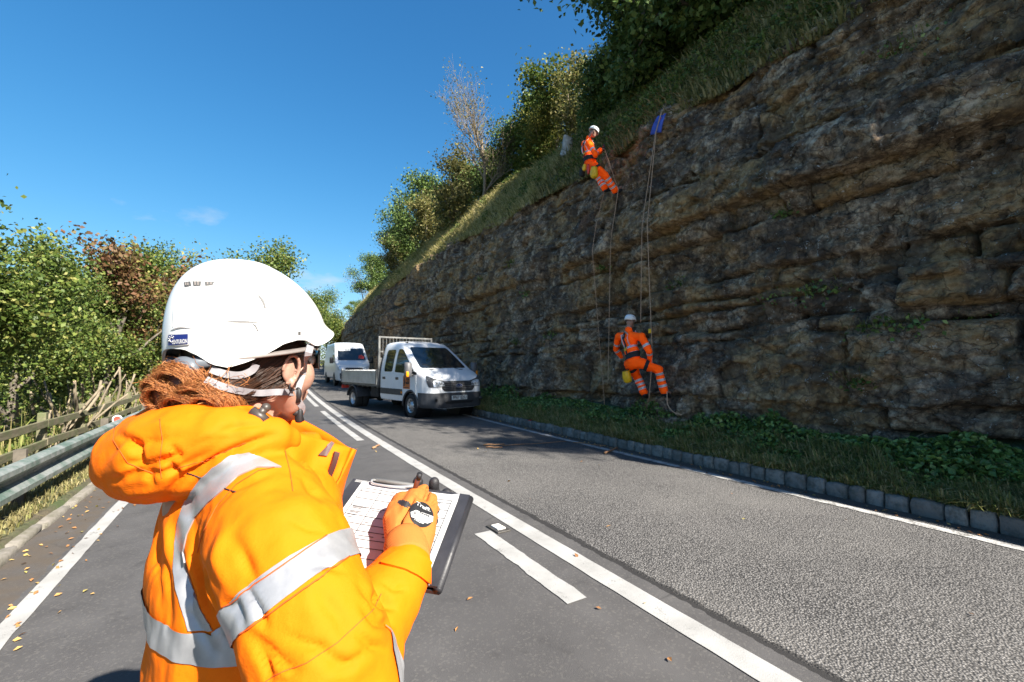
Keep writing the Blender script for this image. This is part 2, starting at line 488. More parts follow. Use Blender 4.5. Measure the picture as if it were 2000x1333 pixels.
left = t.mix(t.ramp(stg, [(.78, 0), (.95, .55)]), t.ramp(midn, [(.3, (.054, .0515, .0515)), (.7, (.079, .0755, .075))]), (.115, .108, .10))
left = t.mix(t.ramp(big, [(.4, .0), (.75, .35)]), left, (.105, .099, .096))
ckr = t.ramp(t.voro(t.node('ShaderNodeVectorMath', {0: p, 1: t.node('ShaderNodeVectorMath', {0: t.noise(p, .8, 4, .6, 0, 1), 'Scale': 1.6}, operation='SCALE').outputs[0]}, operation='ADD').outputs[0], .55, 'DISTANCE_TO_EDGE'), [(.0, .8), (.012, 0)])
left = t.mix(t.math('MULTIPLY', ckr, t.ramp(t.noise(p, .7, 3), [(.5, 0), (.62, 1)])), left, (.018, .017, .017))
trk_ = t.ramp(t.math('ABSOLUTE', t.math('SUBTRACT', t.math('ABSOLUTE', t.math('SUBTRACT', lat, .55)), .78)), [(.12, .35), (.42, 0)])
left = t.mix(t.math('MULTIPLY', trk_, t.ramp(midn, [(.3, .4), (.7, 1)])), left, (.042, .040, .040))
stn = t.ramp(t.noise(p, 2.2, 6, .7), [(.60, 0), (.70, .5)]); left = t.mix(stn, left, (.03, .028, .028))
isr = t.ramp(latw, [(.0, 0), (1, 1)]); isr = t.math('GREATER_THAN', latw, 2.50)
tar = t.math('MULTIPLY', t.math('GREATER_THAN', latw, 2.46), t.math('LESS_THAN', latw, 2.53))
dirt = t.math('MULTIPLY', t.math('LESS_THAN', latw, -1.30), t.ramp(t.noise(p, 5, 5), [(.3, .15), (.6, .9)]))
c = t.mix(isr, left, right); c = t.mix(t.math('MULTIPLY', tar, .85), c, (.016, .015, .015)); c = t.mix(t.math('MULTIPLY', dirt, .8), c, (.085, .066, .048))
dirt2 = t.math('MULTIPLY', t.math('GREATER_THAN', latw, 5.86), .8); c = t.mix(dirt2, c, (.05, .047, .04))
t.set('Base Color', c); t.set('Roughness', t.mix(isr, .72, .86)); t.set('Specular IOR Level', .35)
hgt = t.mix(isr, t.math('MULTIPLY', t.noise(p, 160, 3, .7), .32), t.math('SUBTRACT', 1.0, st2))
t.bump(hgt, .85, .010); MT['asphalt'] = t.m
road = strip('road', [-1.66, -1.5, -1.2, 0, 1.2, 2.3, 2.5, 3.5, 5, 5.8, 6.06], lambda X, Y: -.012*np.abs(X-2.3)+.01*0+X*0, MT['asphalt'], lat=True)
tag(road, kind='structure')
def road_z(x): return -.012*abs(x-2.3)
t = NT('road paint'); p = t.pos()
n1 = t.noise(p, 7, 8, .75); n2 = t.noise(p, 130, 3, .7)
w = t.math('ADD', t.math('MULTIPLY', n1, .6), t.math('MULTIPLY', n2, .4))
t.set('Base Color', t.mix(t.ramp(w, [(.36, 1), (.44, 0)]), t.ramp(t.noise(p, 3.1, 6), [(.3, (.25, .245, .235)), (.7, (.36, .355, .345))]), (.12, .115, .11)))
t.set('Roughness', .7); t.bump(n2, .5, .004); MT['paint'] = t.m
t = NT('worn road paint'); p = t.pos()
n1 = t.noise(p, 9, 8, .75); n2 = t.noise(p, 60, 4, .7)
w = t.math('ADD', t.math('MULTIPLY', n1, .55), t.math('MULTIPLY', n2, .45))
t.set('Base Color', t.mix(t.ramp(w, [(.42, 1), (.52, 0)]), t.ramp(t.noise(p, 3.1, 6), [(.3, (.30, .29, .28)), (.7, (.44, .43, .41))]), (.085, .08, .072)))
t.set('Roughness', .8); t.bump(n2, .5, .004); MT['worn'] = t.m
def line(name, x, w, y0, y1, m, seed, jit=.010, step=.12, drift=0.0):
    n = max(3, int((y1-y0)/step)); ys = np.linspace(y0, y1, n)
    jl = jit*pnoise(ys*4.1, seed)+jit*.6*pnoise(ys*13., seed+5.); jr = jit*pnoise(ys*4.1, seed+20.)+jit*.6*pnoise(ys*13., seed+27.)
    V = []
    for y, a, b in zip(ys, jl, jr):
        xc = x+drift*(y-y0)
        for xx in (xc-w/2+a, xc+w/2+b): V.append(RP(xx, y, road_z(xx)+.006))
    me = new_mesh(name, [list(v) for v in V], np.array([(2*i, 2*i+1, 2*i+3, 2*i+2) for i in range(n-1)]))
    return add(name, me, m, road, True)
line('edge_line', -1.20, .12, -20, 90, MT['paint'], 3)
line('centre_line', 2.24, .17, -20, 90, MT['paint'], 11, .005)
line('edge_line', 5.70, .13, -20, 90, MT['worn'], 17, .016)
line('lane_dash', 1.87, .155, 2.40, 3.78, MT['paint'], 31, .016, .05)
for y0, y1 in ((9.45, 15.6), (17.2, 23.2), (25, 31), (33, 39), (41, 47)):
    line('lane_dash', 1.95, .14, y0, y1, MT['paint'], 41+y0, .006)

# --- cat's eye stud
stud = thing('road_stud', 'white reflective road stud at the end of the broken line', 'road stud', G(973, 1033), R(3))
mb = MB(); mb.box((0, 0, .004), (.14, .22, .016), bev=.006); mb.build('casting', mat('stud iron', (.06, .055, .05), .6, .3, var=.3, vscale=40), stud)
mb = MB(); mb.box((0, 0, .017), (.085, .13, .016), bev=.006); pad = mb.build('rubber_pad', mat('stud rubber', (.62, .60, .56), .6, var=.2, vscale=60), stud)
for s_ in (-1, 1):
    mb = MB(); mb.ball((s_*.02, -.062, .018), .007, 8, 6); mb.build('glass_bead', mat('bead', (.7, .75, .78), .1), pad, True)

# --- kerb of stone setts on the right
t = NT('sett stone'); p = t.pos(); rnd = t.node('ShaderNodeObjectInfo').outputs['Random']
t.set('Base Color', t.mix(t.ramp(t.noise(p, 9, 6, .7), [(.42, 0), (.62, .8)]), t.mix(rnd, (.15, .142, .13), (.27, .255, .23)), (.075, .078, .065)))
t.set('Roughness', .9); t.bump(t.noise(p, 35, 6, .65), .7, .015); MT['sett'] = t.m
kerb = tag(empty('kerb', (6.1, 10, 0)), kind='structure')
rg = random.Random(5); smesh = []
for k in range(6):
    bm = bmesh.new(); bmesh.ops.create_cube(bm, size=1)
    bmesh.ops.subdivide_edges(bm, edges=bm.edges[:], cuts=2, use_grid_fill=True)
    for v in bm.verts:
        q = v.co.copy(); r_ = (abs(q.x) > .4)+(abs(q.y) > .4)+(abs(q.z) > .4)
        v.co *= (1-.045*max(0, r_-1)); v.co += Vector((rg.uniform(-1, 1), rg.uniform(-1, 1), rg.uniform(-1, 1)))*.035
    me = bpy.data.meshes.new('sett'); bm.to_mesh(me); bm.free(); smooth(me, True); me.materials.append(MT['sett']); smesh.append(me)
y = 1.2
red = mat('red marker paint', (.45, .03, .04), .7)
while y < 46:
    L = rg.uniform(.15, .29)*(1 if y < 22 else 1.5); o = bpy.data.objects.new('sett', smesh[rg.randrange(6)]); COL.objects.link(o); o.parent = kerb
    q = RP(6.13+rg.uniform(-.015, .015), y+L/2, .012+rg.uniform(-.015, .015)); o.location = q-Vector((6.1, 10, 0))
    o.scale = (.15, L*.96, .22); o.rotation_euler = (rg.uniform(-.05, .05), rg.uniform(-.12, .02), rg.uniform(-.06, .06)-float(.002*max(0, y-6)))
    y += L+.006
q = G(1101, 838); yk = q.y
for k in range(1):
    mb = MB(); mb.mesh([RP(6.048, 9.62, .03), RP(6.052, 9.72, .03), RP(6.075, 9.75, .125), RP(6.07, 9.62, .125)], [(0, 1, 2, 3)])
    mb.mesh([RP(6.07, 9.62, .125), RP(6.075, 9.75, .125), RP(6.16, 9.77, .142), RP(6.15, 9.66, .142)], [(0, 1, 2, 3)])
    o = mb.build('paint_mark', red, kerb); keep_world(o, (6.1, 10, 0))

# --- left edge: low broken kerb
t = NT('old concrete'); p = t.pos()
t.set('Base Color', t.mix(t.ramp(t.noise(p, 5, 6, .7), [(.4, 0), (.65, .85)]), (.22, .20, .175), (.10, .095, .06)))
t.set('Roughness', .95); t.bump(t.noise(p, 40, 6, .65), .8, .012); MT['conc'] = t.m
kl = tag(empty('kerb_left', (-1.7, 4, 0)), kind='structure')
y = .6; rg = random.Random(8)
while y < 30:
    L = rg.uniform(.55, .95); o = bpy.data.objects.new('kerb_stone', smesh[rg.randrange(6)]); COL.objects.link(o); o.parent = kl
    q = RP(-1.70+rg.uniform(-.03, .03), y+L/2, -.075+rg.uniform(-.02, .015)); o.location = q-Vector((-1.7, 4, 0))
    o.scale = (.13, L, .16); o.rotation_euler = (rg.uniform(-.03, .03), rg.uniform(-.1, .1), rg.uniform(-.04, .04))
    o.material_slots[0].link = 'OBJECT'; o.material_slots[0].material = MT['conc']; y += L*.98

# ------------------------------------------------------------------ the rock face
CRX = 8.4
def base_x(Y): return 7.45+sx(Y)+.22*pnoise(Y*.16, 3.3)+.12*pnoise(Y*.5, 8.1)
def crest_z(Y):
    Y = np.asarray(Y, float)
    return 7.62-.6*sstep(20, 60, Y)+rz(Y)+.22*pnoise(Y*.23, 1.7)+.12*pnoise(Y*.9, 4.4)
def crest_x(Y): return CRX+sx(Y)+.25*pnoise(Y*.21, 9.9)
ys = [-48.0]
while ys[-1] < 90:
    y = ys[-1]
    ys.append(y+(.6 if y < -4 else .12 if y < 1.0 else .034 if y < 13 else min(.7, .034+(y-13)*.0035)))
ys = np.array(ys)
NZ = 215
tt = np.linspace(0, 1, NZ)
rs = np.random.RandomState(21)
A, T = np.meshgrid(ys, tt, indexing='ij')
zb = .30+rz(A); zt = crest_z(A); Z = zb+(zt-zb)*T
H = Z-rz(A)                                   # height above the road
bz = [.2]
while bz[-1] < 8.2: bz.append(bz[-1]+rs.choice([.20, .38, .6, .85, 1.1, 1.35], p=[.16, .18, .2, .18, .16, .12]))
bz = np.array(bz); K = len(bz)
tilt = .028*(9-A)*sstep(40, 5, A)+.16*pnoise(A*.11, 2.0)
bed = np.zeros(A.shape, int); dbed = np.full(A.shape, 9.0)
for k in range(K):
    wv = bz[k]+tilt+.07*pnoise(A*.45, k*3.7)+.035*pnoise(A*1.7, k*5.1+2)+.012*pnoise(A*6., k*2.3)
    dk = H-wv; bed += dk > 0; dbed = np.minimum(dbed, np.abs(dk))
bed = np.clip(bed, 0, K)
joint = np.zeros(A.shape, int); dj = np.full(A.shape, 9.0); off = np.zeros(A.shape); tiltb = np.zeros(A.shape); tone = np.zeros(A.shape)
for k in range(K+1):
    m_ = bed == k
    if not m_.any(): continue
    th = (bz[min(k, K-1)]-bz[max(0, k-1)]) if 0 < k < K else .6
    js = [-49.0]
    while js[-1] < 91: js.append(js[-1]+rs.uniform(.45, 1.5)*(.45+.95*th)*(1 if js[-1] < 25 else 1.6))
    js = np.array(js); jo = rs.normal(0, 1, len(js)+1); jt = rs.normal(0, 1, (len(js)+1, 2)); jc = rs.rand(len(js)+1); jw = rs.rand(len(js)+1)
    bo = rs.normal(0, .10)
    sw = A[m_]+.10*pnoise(A[m_]*.8, H[m_]*2.1, k)+.05*pnoise(A[m_]*3, H[m_]*6., k+3)
    j = np.searchsorted(js, sw); joint[m_] = j
    j0 = np.clip(j-1, 0, len(js)-1); j1 = np.clip(j, 0, len(js)-1)
    d0 = np.abs(sw-js[j0])+(.0 if True else 0); d1 = np.abs(js[j1]-sw)
    wk0 = np.where(jw[j0] > .35, 0, .25); wk1 = np.where(jw[j1] > .35, 0, .25)
    dj[m_] = np.minimum(d0+wk0, d1+wk1)
    mid = (js[j0]+js[j1])/2; off[m_] = bo+jo[j]*.085; tone[m_] = jc[j]
    tiltb[m_] = jt[j, 0]*.05*(sw-mid)+jt[j, 1]*.06*(H[m_]-(bz[max(0, min(k-1, K-1))]+th/2))
def facets(x, y, seed, amp, tilt):
    """piecewise planar chips: the nearest jittered cell gives a step and a slope"""
    xi, yi = np.floor(x).astype(int), np.floor(y).astype(int); bd = np.full(x.shape, 9.0); out = np.zeros(x.shape)
    rr = np.random.RandomState(seed); tb = rr.rand(4096, 5)
    for a in (-1, 0, 1):
        for b in (-1, 0, 1):
            h = ((xi+a)*733+(yi+b)*1931+seed*17) & 4095; q = tb[h]
            dx, dy = x-(xi+a+q[..., 0]), y-(yi+b+q[..., 1]); d = np.abs(dx)+np.abs(dy)*1.1; m_ = d < bd
            bd = np.where(m_, d, bd); out = np.where(m_, amp*(q[..., 2]-.5)*2+tilt*((q[..., 3]-.5)*2*dx+(q[..., 4]-.5)*2*dy), out)
    return out
massive = sstep(-.1, .35, fbm(A*.16, H*.3, 5.5, o=2))           # where the bedding reads less clearly
blk = 1-.55*massive
upper = sstep(5.2, 7.0, H)
blk = blk*(1-.55*upper)
wA = A+.10*fbm(A*1.3, H*1.3, 2., o=3); wH = H+.08*fbm(A*1.3, H*1.6, 7., o=3)
rough = .06*fbm(A*1.1, H*1.5, 0., o=6, gain=.55)+facets(wA*1.5, wH*2.4, 3, .075, .14)+facets(wA*4.1, wH*6.3, 5, .034, .075)+facets(wA*9., wH*13., 9, .014, .030)*sstep(30, 8, A)
cmod = sstep(-.35, .45, fbm(A*.6, H*.9, 3., o=3))+.12     # partings open and close along their length
cmod2 = sstep(-.25, .4, fbm(A*.9, H*.5, 8., o=3))+.08
D = blk*(off+tiltb)+rough
D -= (blk*.24*np.exp(-(dbed/.030)**2)+.04*np.exp(-(dbed/.12)**2)*blk)*cmod
D -= (blk*.26*np.exp(-(dj/.026)**2)+.03*np.exp(-(dj/.08)**2)*blk)*cmod2
D += .28*fbm(A*.22, H*.35, 9., o=3)
D -= .5*sstep(.55, .0, T*7)*0
lx = base_x(A)+(crest_x(A)-base_x(A))*(.85*T+.15*T**3)
X = lx-D
X += .25*sstep(.93, 1.0, T)**2                     # rounds off into the bank
V = np.stack([X, A, Z], -1).reshape(-1, 3)
n, k = len(ys), NZ
i = np.arange(n-1)[:, None]*k+np.arange(k-1)[None]
FQ = np.stack([i, i+k, i+k+1, i+1], -1).reshape(-1, 4)[:, ::-1]
fid = (bed*1000+joint)[:-1, :-1].ravel()
t = NT('rock'); p = t.pos(); tn = t.attr('tone', 'Fac')
n1 = t.noise(p, .55, 6, .62); n2 = t.noise(p, 2.4, 7, .68); n3 = t.noise(p, 11, 6, .7); n4 = t.noise(p, 45, 5, .7)
pst = t.pos((1, 1, 3.2)); ns = t.noise(pst, 2.2, 6, .7, .6)
base = t.ramp(t.math('ADD', t.math('MULTIPLY', n2, .55), t.math('MULTIPLY', n3, .45)), [(.40, (.058, .044, .034)), (.50, (.235, .168, .114)), (.60, (.60, .465, .325))])
och = t.ramp(n3, [(.3, (.21, .12, .046)), (.7, (.55, .37, .185))])
mo = t.math('ADD', t.math('ADD', t.math('MULTIPLY', n1, .75), t.math('MULTIPLY', ns, .45)), t.math('MULTIPLY', tn, .20))
c = t.mix(t.ramp(mo, [(.64, 0), (.78, .9)]), base, och)
blackm = t.ramp(t.noise(t.pos((1.3, 1.3, .7)), 1.1, 6, .7), [(.47, 0), (.57, .72)])
c = t.mix(blackm, c, (.066, .050, .040))
lich = t.ramp(t.noise(p, 7.5, 5, .6), [(.60, 0), (.66, 1)]); li2 = t.ramp(t.noise(p, 48, 3, .6), [(.53, 0), (.60, 1)])
c = t.mix(t.math('MULTIPLY', t.math('MULTIPLY', lich, li2), .75), c, (.66, .66, .62))
grn = t.ramp(t.noise(p, 1.6, 6, .65), [(.60, 0), (.72, .55)]); c = t.mix(grn, c, (.06, .065, .025))
t.set('Roughness', .92); t.set('Specular IOR Level', .25)
pw = t.node('ShaderNodeVectorMath', {0: p, 1: t.node('ShaderNodeVectorMath', {0: t.noise(p, 1.8, 4, .6, 0, 1), 'Scale': .55}, operation='SCALE').outputs[0]}, operation='ADD').outputs[0]
ck = t.ramp(t.voro(t.node('ShaderNodeMapping', {'Vector': pw, 'Scale': (1, 1, 1.5)}).outputs[0], 3.2, 'DISTANCE_TO_EDGE'), [(.0, 0), (.035, 1)])
c = t.mix(t.math('MULTIPLY', t.math('SUBTRACT', 1.0, ck), .35), c, (.03, .024, .02)); t.set('Base Color', c)
hh = t.math('ADD', t.math('ADD', t.math('MULTIPLY', n3, .7), t.math('MULTIPLY', n4, .5)), t.math('MULTIPLY', ck, .35)); t.bump(hh, 1.0, .06); MT['rock'] = t.m
cliff = tag(empty('cliff', (7.8, 10, 0)), kind='structure')
cen = V[FQ].mean(1); cc = cen-np.array(C_O)[None]
zf = cc@np.array(C_F); uf = cc@np.array(C_R)/np.maximum(zf, .1); vf = cc@np.array(C_U)/np.maximum(zf, .1)
vis = (zf > .5) & (np.abs(uf) < 1.15) & (np.abs(vf) < .78) & (cen[:, 1] < 62)
e1 = V[FQ[:, 1]]-V[FQ[:, 0]]; e2 = V[FQ[:, 3]]-V[FQ[:, 0]]; ar = np.linalg.norm(np.cross(e1, e2), axis=1)/np.maximum(zf, 1)**2*vis
ids, inv = np.unique(fid, return_inverse=True); score = np.bincount(inv, ar)
top = np.argsort(-score)[:300]; top = top[score[top] > 0]
rank = np.full(len(ids), -1); rank[top] = np.arange(len(top)); fr = rank[inv]
order = np.argsort(fr, kind='stable'); bounds = np.searchsorted(fr[order], np.arange(-1, len(top)+1))
tflat = tone.reshape(-1); cl0 = np.array([7.8, 10, 0])
for r_ in range(-1, len(top)):
    fsel = FQ[order[bounds[r_+1]:bounds[r_+2]]]
    vi, ii = np.unique(fsel, return_inverse=True)
    me = new_mesh('rock_block', V[vi]-cl0, ii.reshape(-1, 4)); a = me.attributes.new('tone', 'FLOAT', 'POINT'); a.data.foreach_set('value', tflat[vi].astype(np.float32))
    o = add('rock_block' if r_ >= 0 else 'rock_mass', me, MT['rock'], cliff, True)
    if r_ < 0: o['kind'] = 'stuff'
V_ROCK, F_ROCK = V, FQ
CL_V = V.reshape(n, k, 3)
def cliff_x(Y, z):
    i_ = int(np.clip(np.searchsorted(CLY, Y), 0, len(CLY)-1)); j_ = int(np.argmin(np.abs(CL_V[i_, :, 2]-z))); return float(CL_V[i_, j_, 0])
CLY = ys

# --- verge at the foot of the rock
def verge_z(X, Y):
    u_ = np.clip((X-6.2)/1.5, 0, 1.3)
    return .075+.445*u_**1.1+.06*fbm(X*2.2, Y*1.4, 3., o=3)*sstep(6.2, 6.6, X)
vg = strip('verge', np.linspace(6.19, 8.6, 22), verge_z, MT['soil'], ys=np.concatenate([np.arange(-30, 0, 1.5), np.arange(0, 40, .2), np.arange(40, 100, 2)])); tag(vg, kind='structure')
# --- steep grassy bank and hill above the rock
t = NT('bank'); p = t.pos()
t.set('Base Color', t.ramp(t.noise(p, 3.5, 7, .7), [(.35, (.06, .066, .022)), (.5, (.12, .115, .042)), (.68, (.24, .20, .10))]))
t.set('Roughness', .95); t.bump(t.noise(t.pos((1, 1, 2.5)), 9, 6, .7), 1.0, .08); MT['bank'] = t.m
BK = np.array([[.0, -.45], [.12, -.16], [.25, .05], [.5, .45], [1.0, 1.05], [1.6, 1.85], [2.2, 2.45], [3.2, 3.2], [5, 4.1], [9, 5.2], [16, 6.0], [40, 7], [120, 9], [600, 12]])
def bank_pt(d, Y):
    Y = np.asarray(Y, float); d = np.asarray(d, float)
    z = crest_z(Y)+np.interp(d, BK[:, 0], BK[:, 1])+(.26*fbm(d*1.1, Y*.9, 2., o=5))*sstep(.0, .5, d)
    x = crest_x(Y)+d
    return x, z
dd = np.concatenate([[.02, .08], np.arange(.14, 3.4, .14), [3.8, 4.4, 5, 6, 7.5, 9, 12, 16, 25, 40, 120, 600]])
yb = np.concatenate([np.arange(-48, 0, 1.0), np.arange(0, 30, .16), np.arange(30, 92, .5), np.arange(92, 200, 10), [300, 500, 900]])
A2, D2 = np.meshgrid(yb, dd, indexing='ij'); xx, zz = bank_pt(D2, A2)
V2 = np.stack([xx, A2, zz], -1).reshape(-1, 3); k2 = len(dd); i = np.arange(len(yb)-1)[:, None]*k2+np.arange(k2-1)[None]
hill = add('hillside', new_mesh('hillside', V2, np.stack([i, i+1, i+k2+1, i+k2], -1).reshape(-1, 4)), MT['bank'], None, True); tag(hill, kind='structure')
# ------------------------------------------------------------------ vegetation
def leaf_mat(name, stops, trans=.35, rough=.55):
    t = NT(name); g = t.node('ShaderNodeNewGeometry'); r_ = g.outputs['Random Per Island']
    c = t.ramp(r_, stops); t.set('Base Color', c).set('Roughness', rough).set('Specular IOR Level', .35)
    tr = t.node('ShaderNodeBsdfTranslucent', {'Color': c}); mx = t.node('ShaderNodeMixShader', {0: trans})
    t.l.new(t.b.outputs[0], mx.inputs[1]); t.l.new(tr.outputs[0], mx.inputs[2]); t.l.new(mx.outputs[0], t.out.inputs[0])
    return t.m
LM = {
 'green':  leaf_mat('leaf mid green', [(0, (0.041, 0.073, 0.015)), (.45, (0.090, 0.138, 0.026)), (.8, (0.156, 0.199, 0.041)), (1, (0.264, 0.253, 0.073))]),
 'dark':   leaf_mat('leaf dark green', [(0, (0.039, 0.072, 0.019)), (.5, (0.082, 0.139, 0.034)), (1, (0.180, 0.240, 0.062))], .25),
 'olive':  leaf_mat('leaf olive', [(0, (0.081, 0.089, 0.025)), (.5, (0.156, 0.156, 0.046)), (1, (0.285, 0.244, 0.095))]),
 'rust':   leaf_mat('leaf rust', [(0, (0.085, 0.041, 0.021)), (.4, (0.156, 0.073, 0.034)), (.7, (0.120, 0.103, 0.034)), (1, (0.229, 0.120, 0.060))]),
 'ivy':    leaf_mat('leaf glossy', [(0, (0.052, 0.092, 0.023)), (.5, (0.103, 0.178, 0.039)), (.85, (0.184, 0.287, 0.069)), (1, (0.345, 0.391, 0.127))], .2, .35),
 'yel':    leaf_mat('leaf yellow green', [(0, (0.100, 0.112, 0.022)), (.5, (0.187, 0.194, 0.038)), (1, (0.313, 0.274, 0.075))]),
}
GM = {
 'dry':   leaf_mat('grass dry', [(0, (0.132, 0.116, 0.044)), (.5, (0.260, 0.221, 0.099)), (.8, (0.177, 0.183, 0.055)), (1, (0.376, 0.320, 0.166))], .3, .7),
 'mix':   leaf_mat('grass mixed', [(0, (0.106, 0.138, 0.033)), (.5, (0.225, 0.237, 0.069)), (.8, (0.350, 0.288, 0.125)), (1, (0.500, 0.425, 0.213))], .3, .7),
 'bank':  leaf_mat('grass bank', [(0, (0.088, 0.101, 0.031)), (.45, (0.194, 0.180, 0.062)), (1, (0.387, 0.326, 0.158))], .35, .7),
 'straw': leaf_mat('grass straw sunlit', [(0, (.20, .19, .06)), (.45, (.36, .33, .12)), (1, (.58, .48, .25))], .4, .7),  # dry grass, its colour also brightened to stand in for sun on the far bank
}
t = NT('bark'); p = t.co((1, 1, .35)); t.set('Base Color', t.ramp(t.noise(p, 9, 6, .7), [(.3, (.05, .042, .032)), (.7, (.17, .145, .11))])); t.set('Roughness', .9); t.bump(t.noise(p, 30, 5, .7), .8, .01); MT['bark'] = t.m
t = NT('pale bark'); p = t.co((1, 1, .35)); t.set('Base Color', t.ramp(t.noise(p, 9, 6, .7), [(.3, (.10, .082, .055)), (.7, (.27, .22, .155))])); t.set('Roughness', .9); MT['palebark'] = t.m
t = NT('tan bark'); p = t.co((1, 1, .35)); t.set('Base Color', t.ramp(t.noise(p, 9, 6, .7), [(.3, (.11, .085, .058)), (.7, (.26, .21, .145))])); t.set('Roughness', .9); MT['tanbark'] = t.m
MT['cutwood'] = mat('cut wood', (.42, .30, .18), .8, var=.3, vscale=20)

def leaf_arrays(Pn, size, rng, up=.4, aspect=.34, fold=.12):
    n = len(Pn); N = rng.normal(size=(n, 3)); N[:, 2] = np.abs(N[:, 2])*.6+up; N /= np.linalg.norm(N, axis=1)[:, None]
    T = rng.normal(size=(n, 3)); T -= N*(T*N).sum(1)[:, None]; T /= np.linalg.norm(T, axis=1)[:, None]; B = np.cross(N, T)
    s = np.broadcast_to(np.asarray(size), (n,))[:, None]*rng.uniform(.65, 1.25, (n, 1))
    base = Pn-T*s*.5
    V = np.stack([base, base+T*s*.45+B*s*aspect+N*s*fold, base+T*s, base+T*s*.45-B*s*aspect+N*s*fold], 1).reshape(-1, 3)
    return V, np.arange(n*4).reshape(n, 4)
def blade_arrays(Pn, h, rng, w=.008, lean=.5, bias=(0, 0, 0)):
    n = len(Pn); a = rng.uniform(0, 2*np.pi, n); h = np.broadcast_to(np.asarray(h), (n,))*rng.uniform(.5, 1.3, n)
    L = np.stack([np.cos(a), np.sin(a), np.zeros(n)], 1); L2 = np.stack([-np.sin(a), np.cos(a), np.zeros(n)], 1)
    le = rng.uniform(0, lean, n)[:, None]
    mid = Pn+np.array([0, 0, 1])*h[:, None]*.55+L*h[:, None]*le*.3+np.array(bias)*h[:, None]*.4
    tip = Pn+np.array([0, 0, 1])*(h*(1-.5*le[:, 0]))[:, None]+L*h[:, None]*le+np.array(bias)*h[:, None]
    ww = w*rng.uniform(.6, 1.4, (n, 1))
    V = np.stack([Pn-L2*ww, Pn+L2*ww, mid+L2*ww*.8, mid-L2*ww*.8, tip+L2*ww*.12, tip-L2*ww*.12], 1).reshape(-1, 3)
    i = np.arange(n)[:, None]*6
    F = np.concatenate([i+np.array([[0, 1, 2, 3]]), i+np.array([[3, 2, 4, 5]])], 0)
    return V, F
def stuff(name, V, F, m, label, cat, sm=False):
    o = add(name, new_mesh(name, V, F), m, None, sm); return tag(o, label, cat, kind='stuff')

def branch_tree(rng, h, r0, levels=3, nsplit=(3, 4), spread=.7, up=.25, fork=.25, ratio=.62, wob=.12):
    """returns branch polylines [(pts, radii)] and the twig points"""
    br, tips = [], []
    def rec(p, d, L, r, lv):
        k = 5; pts = [p]; rad = [r]
        for i in range(k):
            d = (d+np.array([rng.normal()*wob, rng.normal()*wob, rng.normal()*wob*.5+up*.12])); d /= np.linalg.norm(d)
            p = p+d*L/k; pts.append(p); rad.append(r*(1-.55*(i+1)/k))
        br.append((pts, rad))
        if lv == 0:
            tips.extend(pts[2:]); return
        if lv == 1: tips.extend(pts[3:])
        n = rng.randint(nsplit[0], nsplit[1]+1)
        for q in range(n):
            f = fork+(1-fork)*(q+rng.rand()*.8)/n; f = min(f, .98); idx = f*k; i0 = int(idx); pt = pts[i0]+(pts[min(i0+1, k)]-pts[i0])*(idx-i0)
            a = rng.uniform(0, 2*np.pi); side = np.array([math.cos(a), math.sin(a), 0]); sd = side-d*side.dot(d); sd /= np.linalg.norm(sd)+1e-9
            nd = d*(1-spread*.55)+sd*spread+np.array([0, 0, up]); nd /= np.linalg.norm(nd)
            rec(pt, nd, L*ratio*rng.uniform(.75, 1.2), r*(1-.5*f)*.62, lv-1)
    rec(np.zeros(3), np.array([rng.normal()*.06, rng.normal()*.06, 1.0]), h*.55, r0, levels)
    return br, np.array(tips)
PROTO = {}
def proto(key, seed, h, r0, leaf, nl, lsz, sig, levels=3, bark='bark', sq=(1, 1, 1), skirt=0, **kw):
    rng = np.random.RandomState(seed); br, tips = branch_tree(rng, h, r0, levels, **kw)
    Vt, Ft = tube_arrays(br, 6 if levels < 4 else 5)
    s_ = h/max(.1, Vt[:, 2].max()); Vt = Vt*s_*np.array(sq); tips = tips*s_*np.array(sq)
    tm = new_mesh('trunk', Vt, Ft); smooth(tm); tm.materials.append(MT[bark]); cm = None
    if nl:
        w = rng.rand(len(tips))**1.5+.15; idx = rng.choice(len(tips), nl, p=w/w.sum())
        Pn = tips[idx]+rng.normal(0, sig, (nl, 3))*np.array([1, 1, .75])
        if skirt:
            q = skirt; a_ = rng.uniform(0, 6.283, q); rr = h*.34*np.sqrt(rng.rand(q)); zz = h*.5*rng.rand(q)**1.2
            lump = .75+.5*fbm(np.cos(a_)*1.7, np.sin(a_)*1.7, zz, o=2); Pn = np.concatenate([Pn, np.stack([np.cos(a_)*rr*lump, np.sin(a_)*rr*lump, zz], 1)])
        Pn[:, 2] = np.maximum(Pn[:, 2], .05)
        V, F = leaf_arrays(Pn, lsz, rng); cm = new_mesh('crown', V, F); cm.materials.append(LM[leaf])
    PROTO[key] = (tm, cm, h)
proto('syc',   3, 4.6, .10, 'green', 17000, .085, .25, 3, spread=.75, skirt=1500)
proto('syc2', 14, 4.2, .09, 'green', 16000, .08, .26, 3, spread=.85, nsplit=(3, 5), skirt=1500)
proto('rust', 23, 4.4, .08, 'rust', 3600, .12, .20, 3, spread=.65)
proto('yel',  31, 4.0, .08, 'yel', 12000, .085, .24, 3, spread=.7, skirt=1800)
proto('dark', 42, 5.5, .13, 'dark', 13000, .17, .36, 3, spread=.85, nsplit=(3, 5), fork=.05, skirt=5000)
proto('dark2', 47, 4.6, .11, 'dark', 11000, .16, .34, 3, spread=.95, nsplit=(4, 5), fork=.05, skirt=5000)
proto('bush', 55, 4.2, .09, 'green', 12000, .15, .30, 3, spread=.8, nsplit=(4, 5), fork=.04, skirt=5000)
proto('olive', 61, 3.2, .06, 'olive', 4200, .12, .22, 3, spread=.9, nsplit=(4, 5), fork=.06, bark='palebark', skirt=1200)
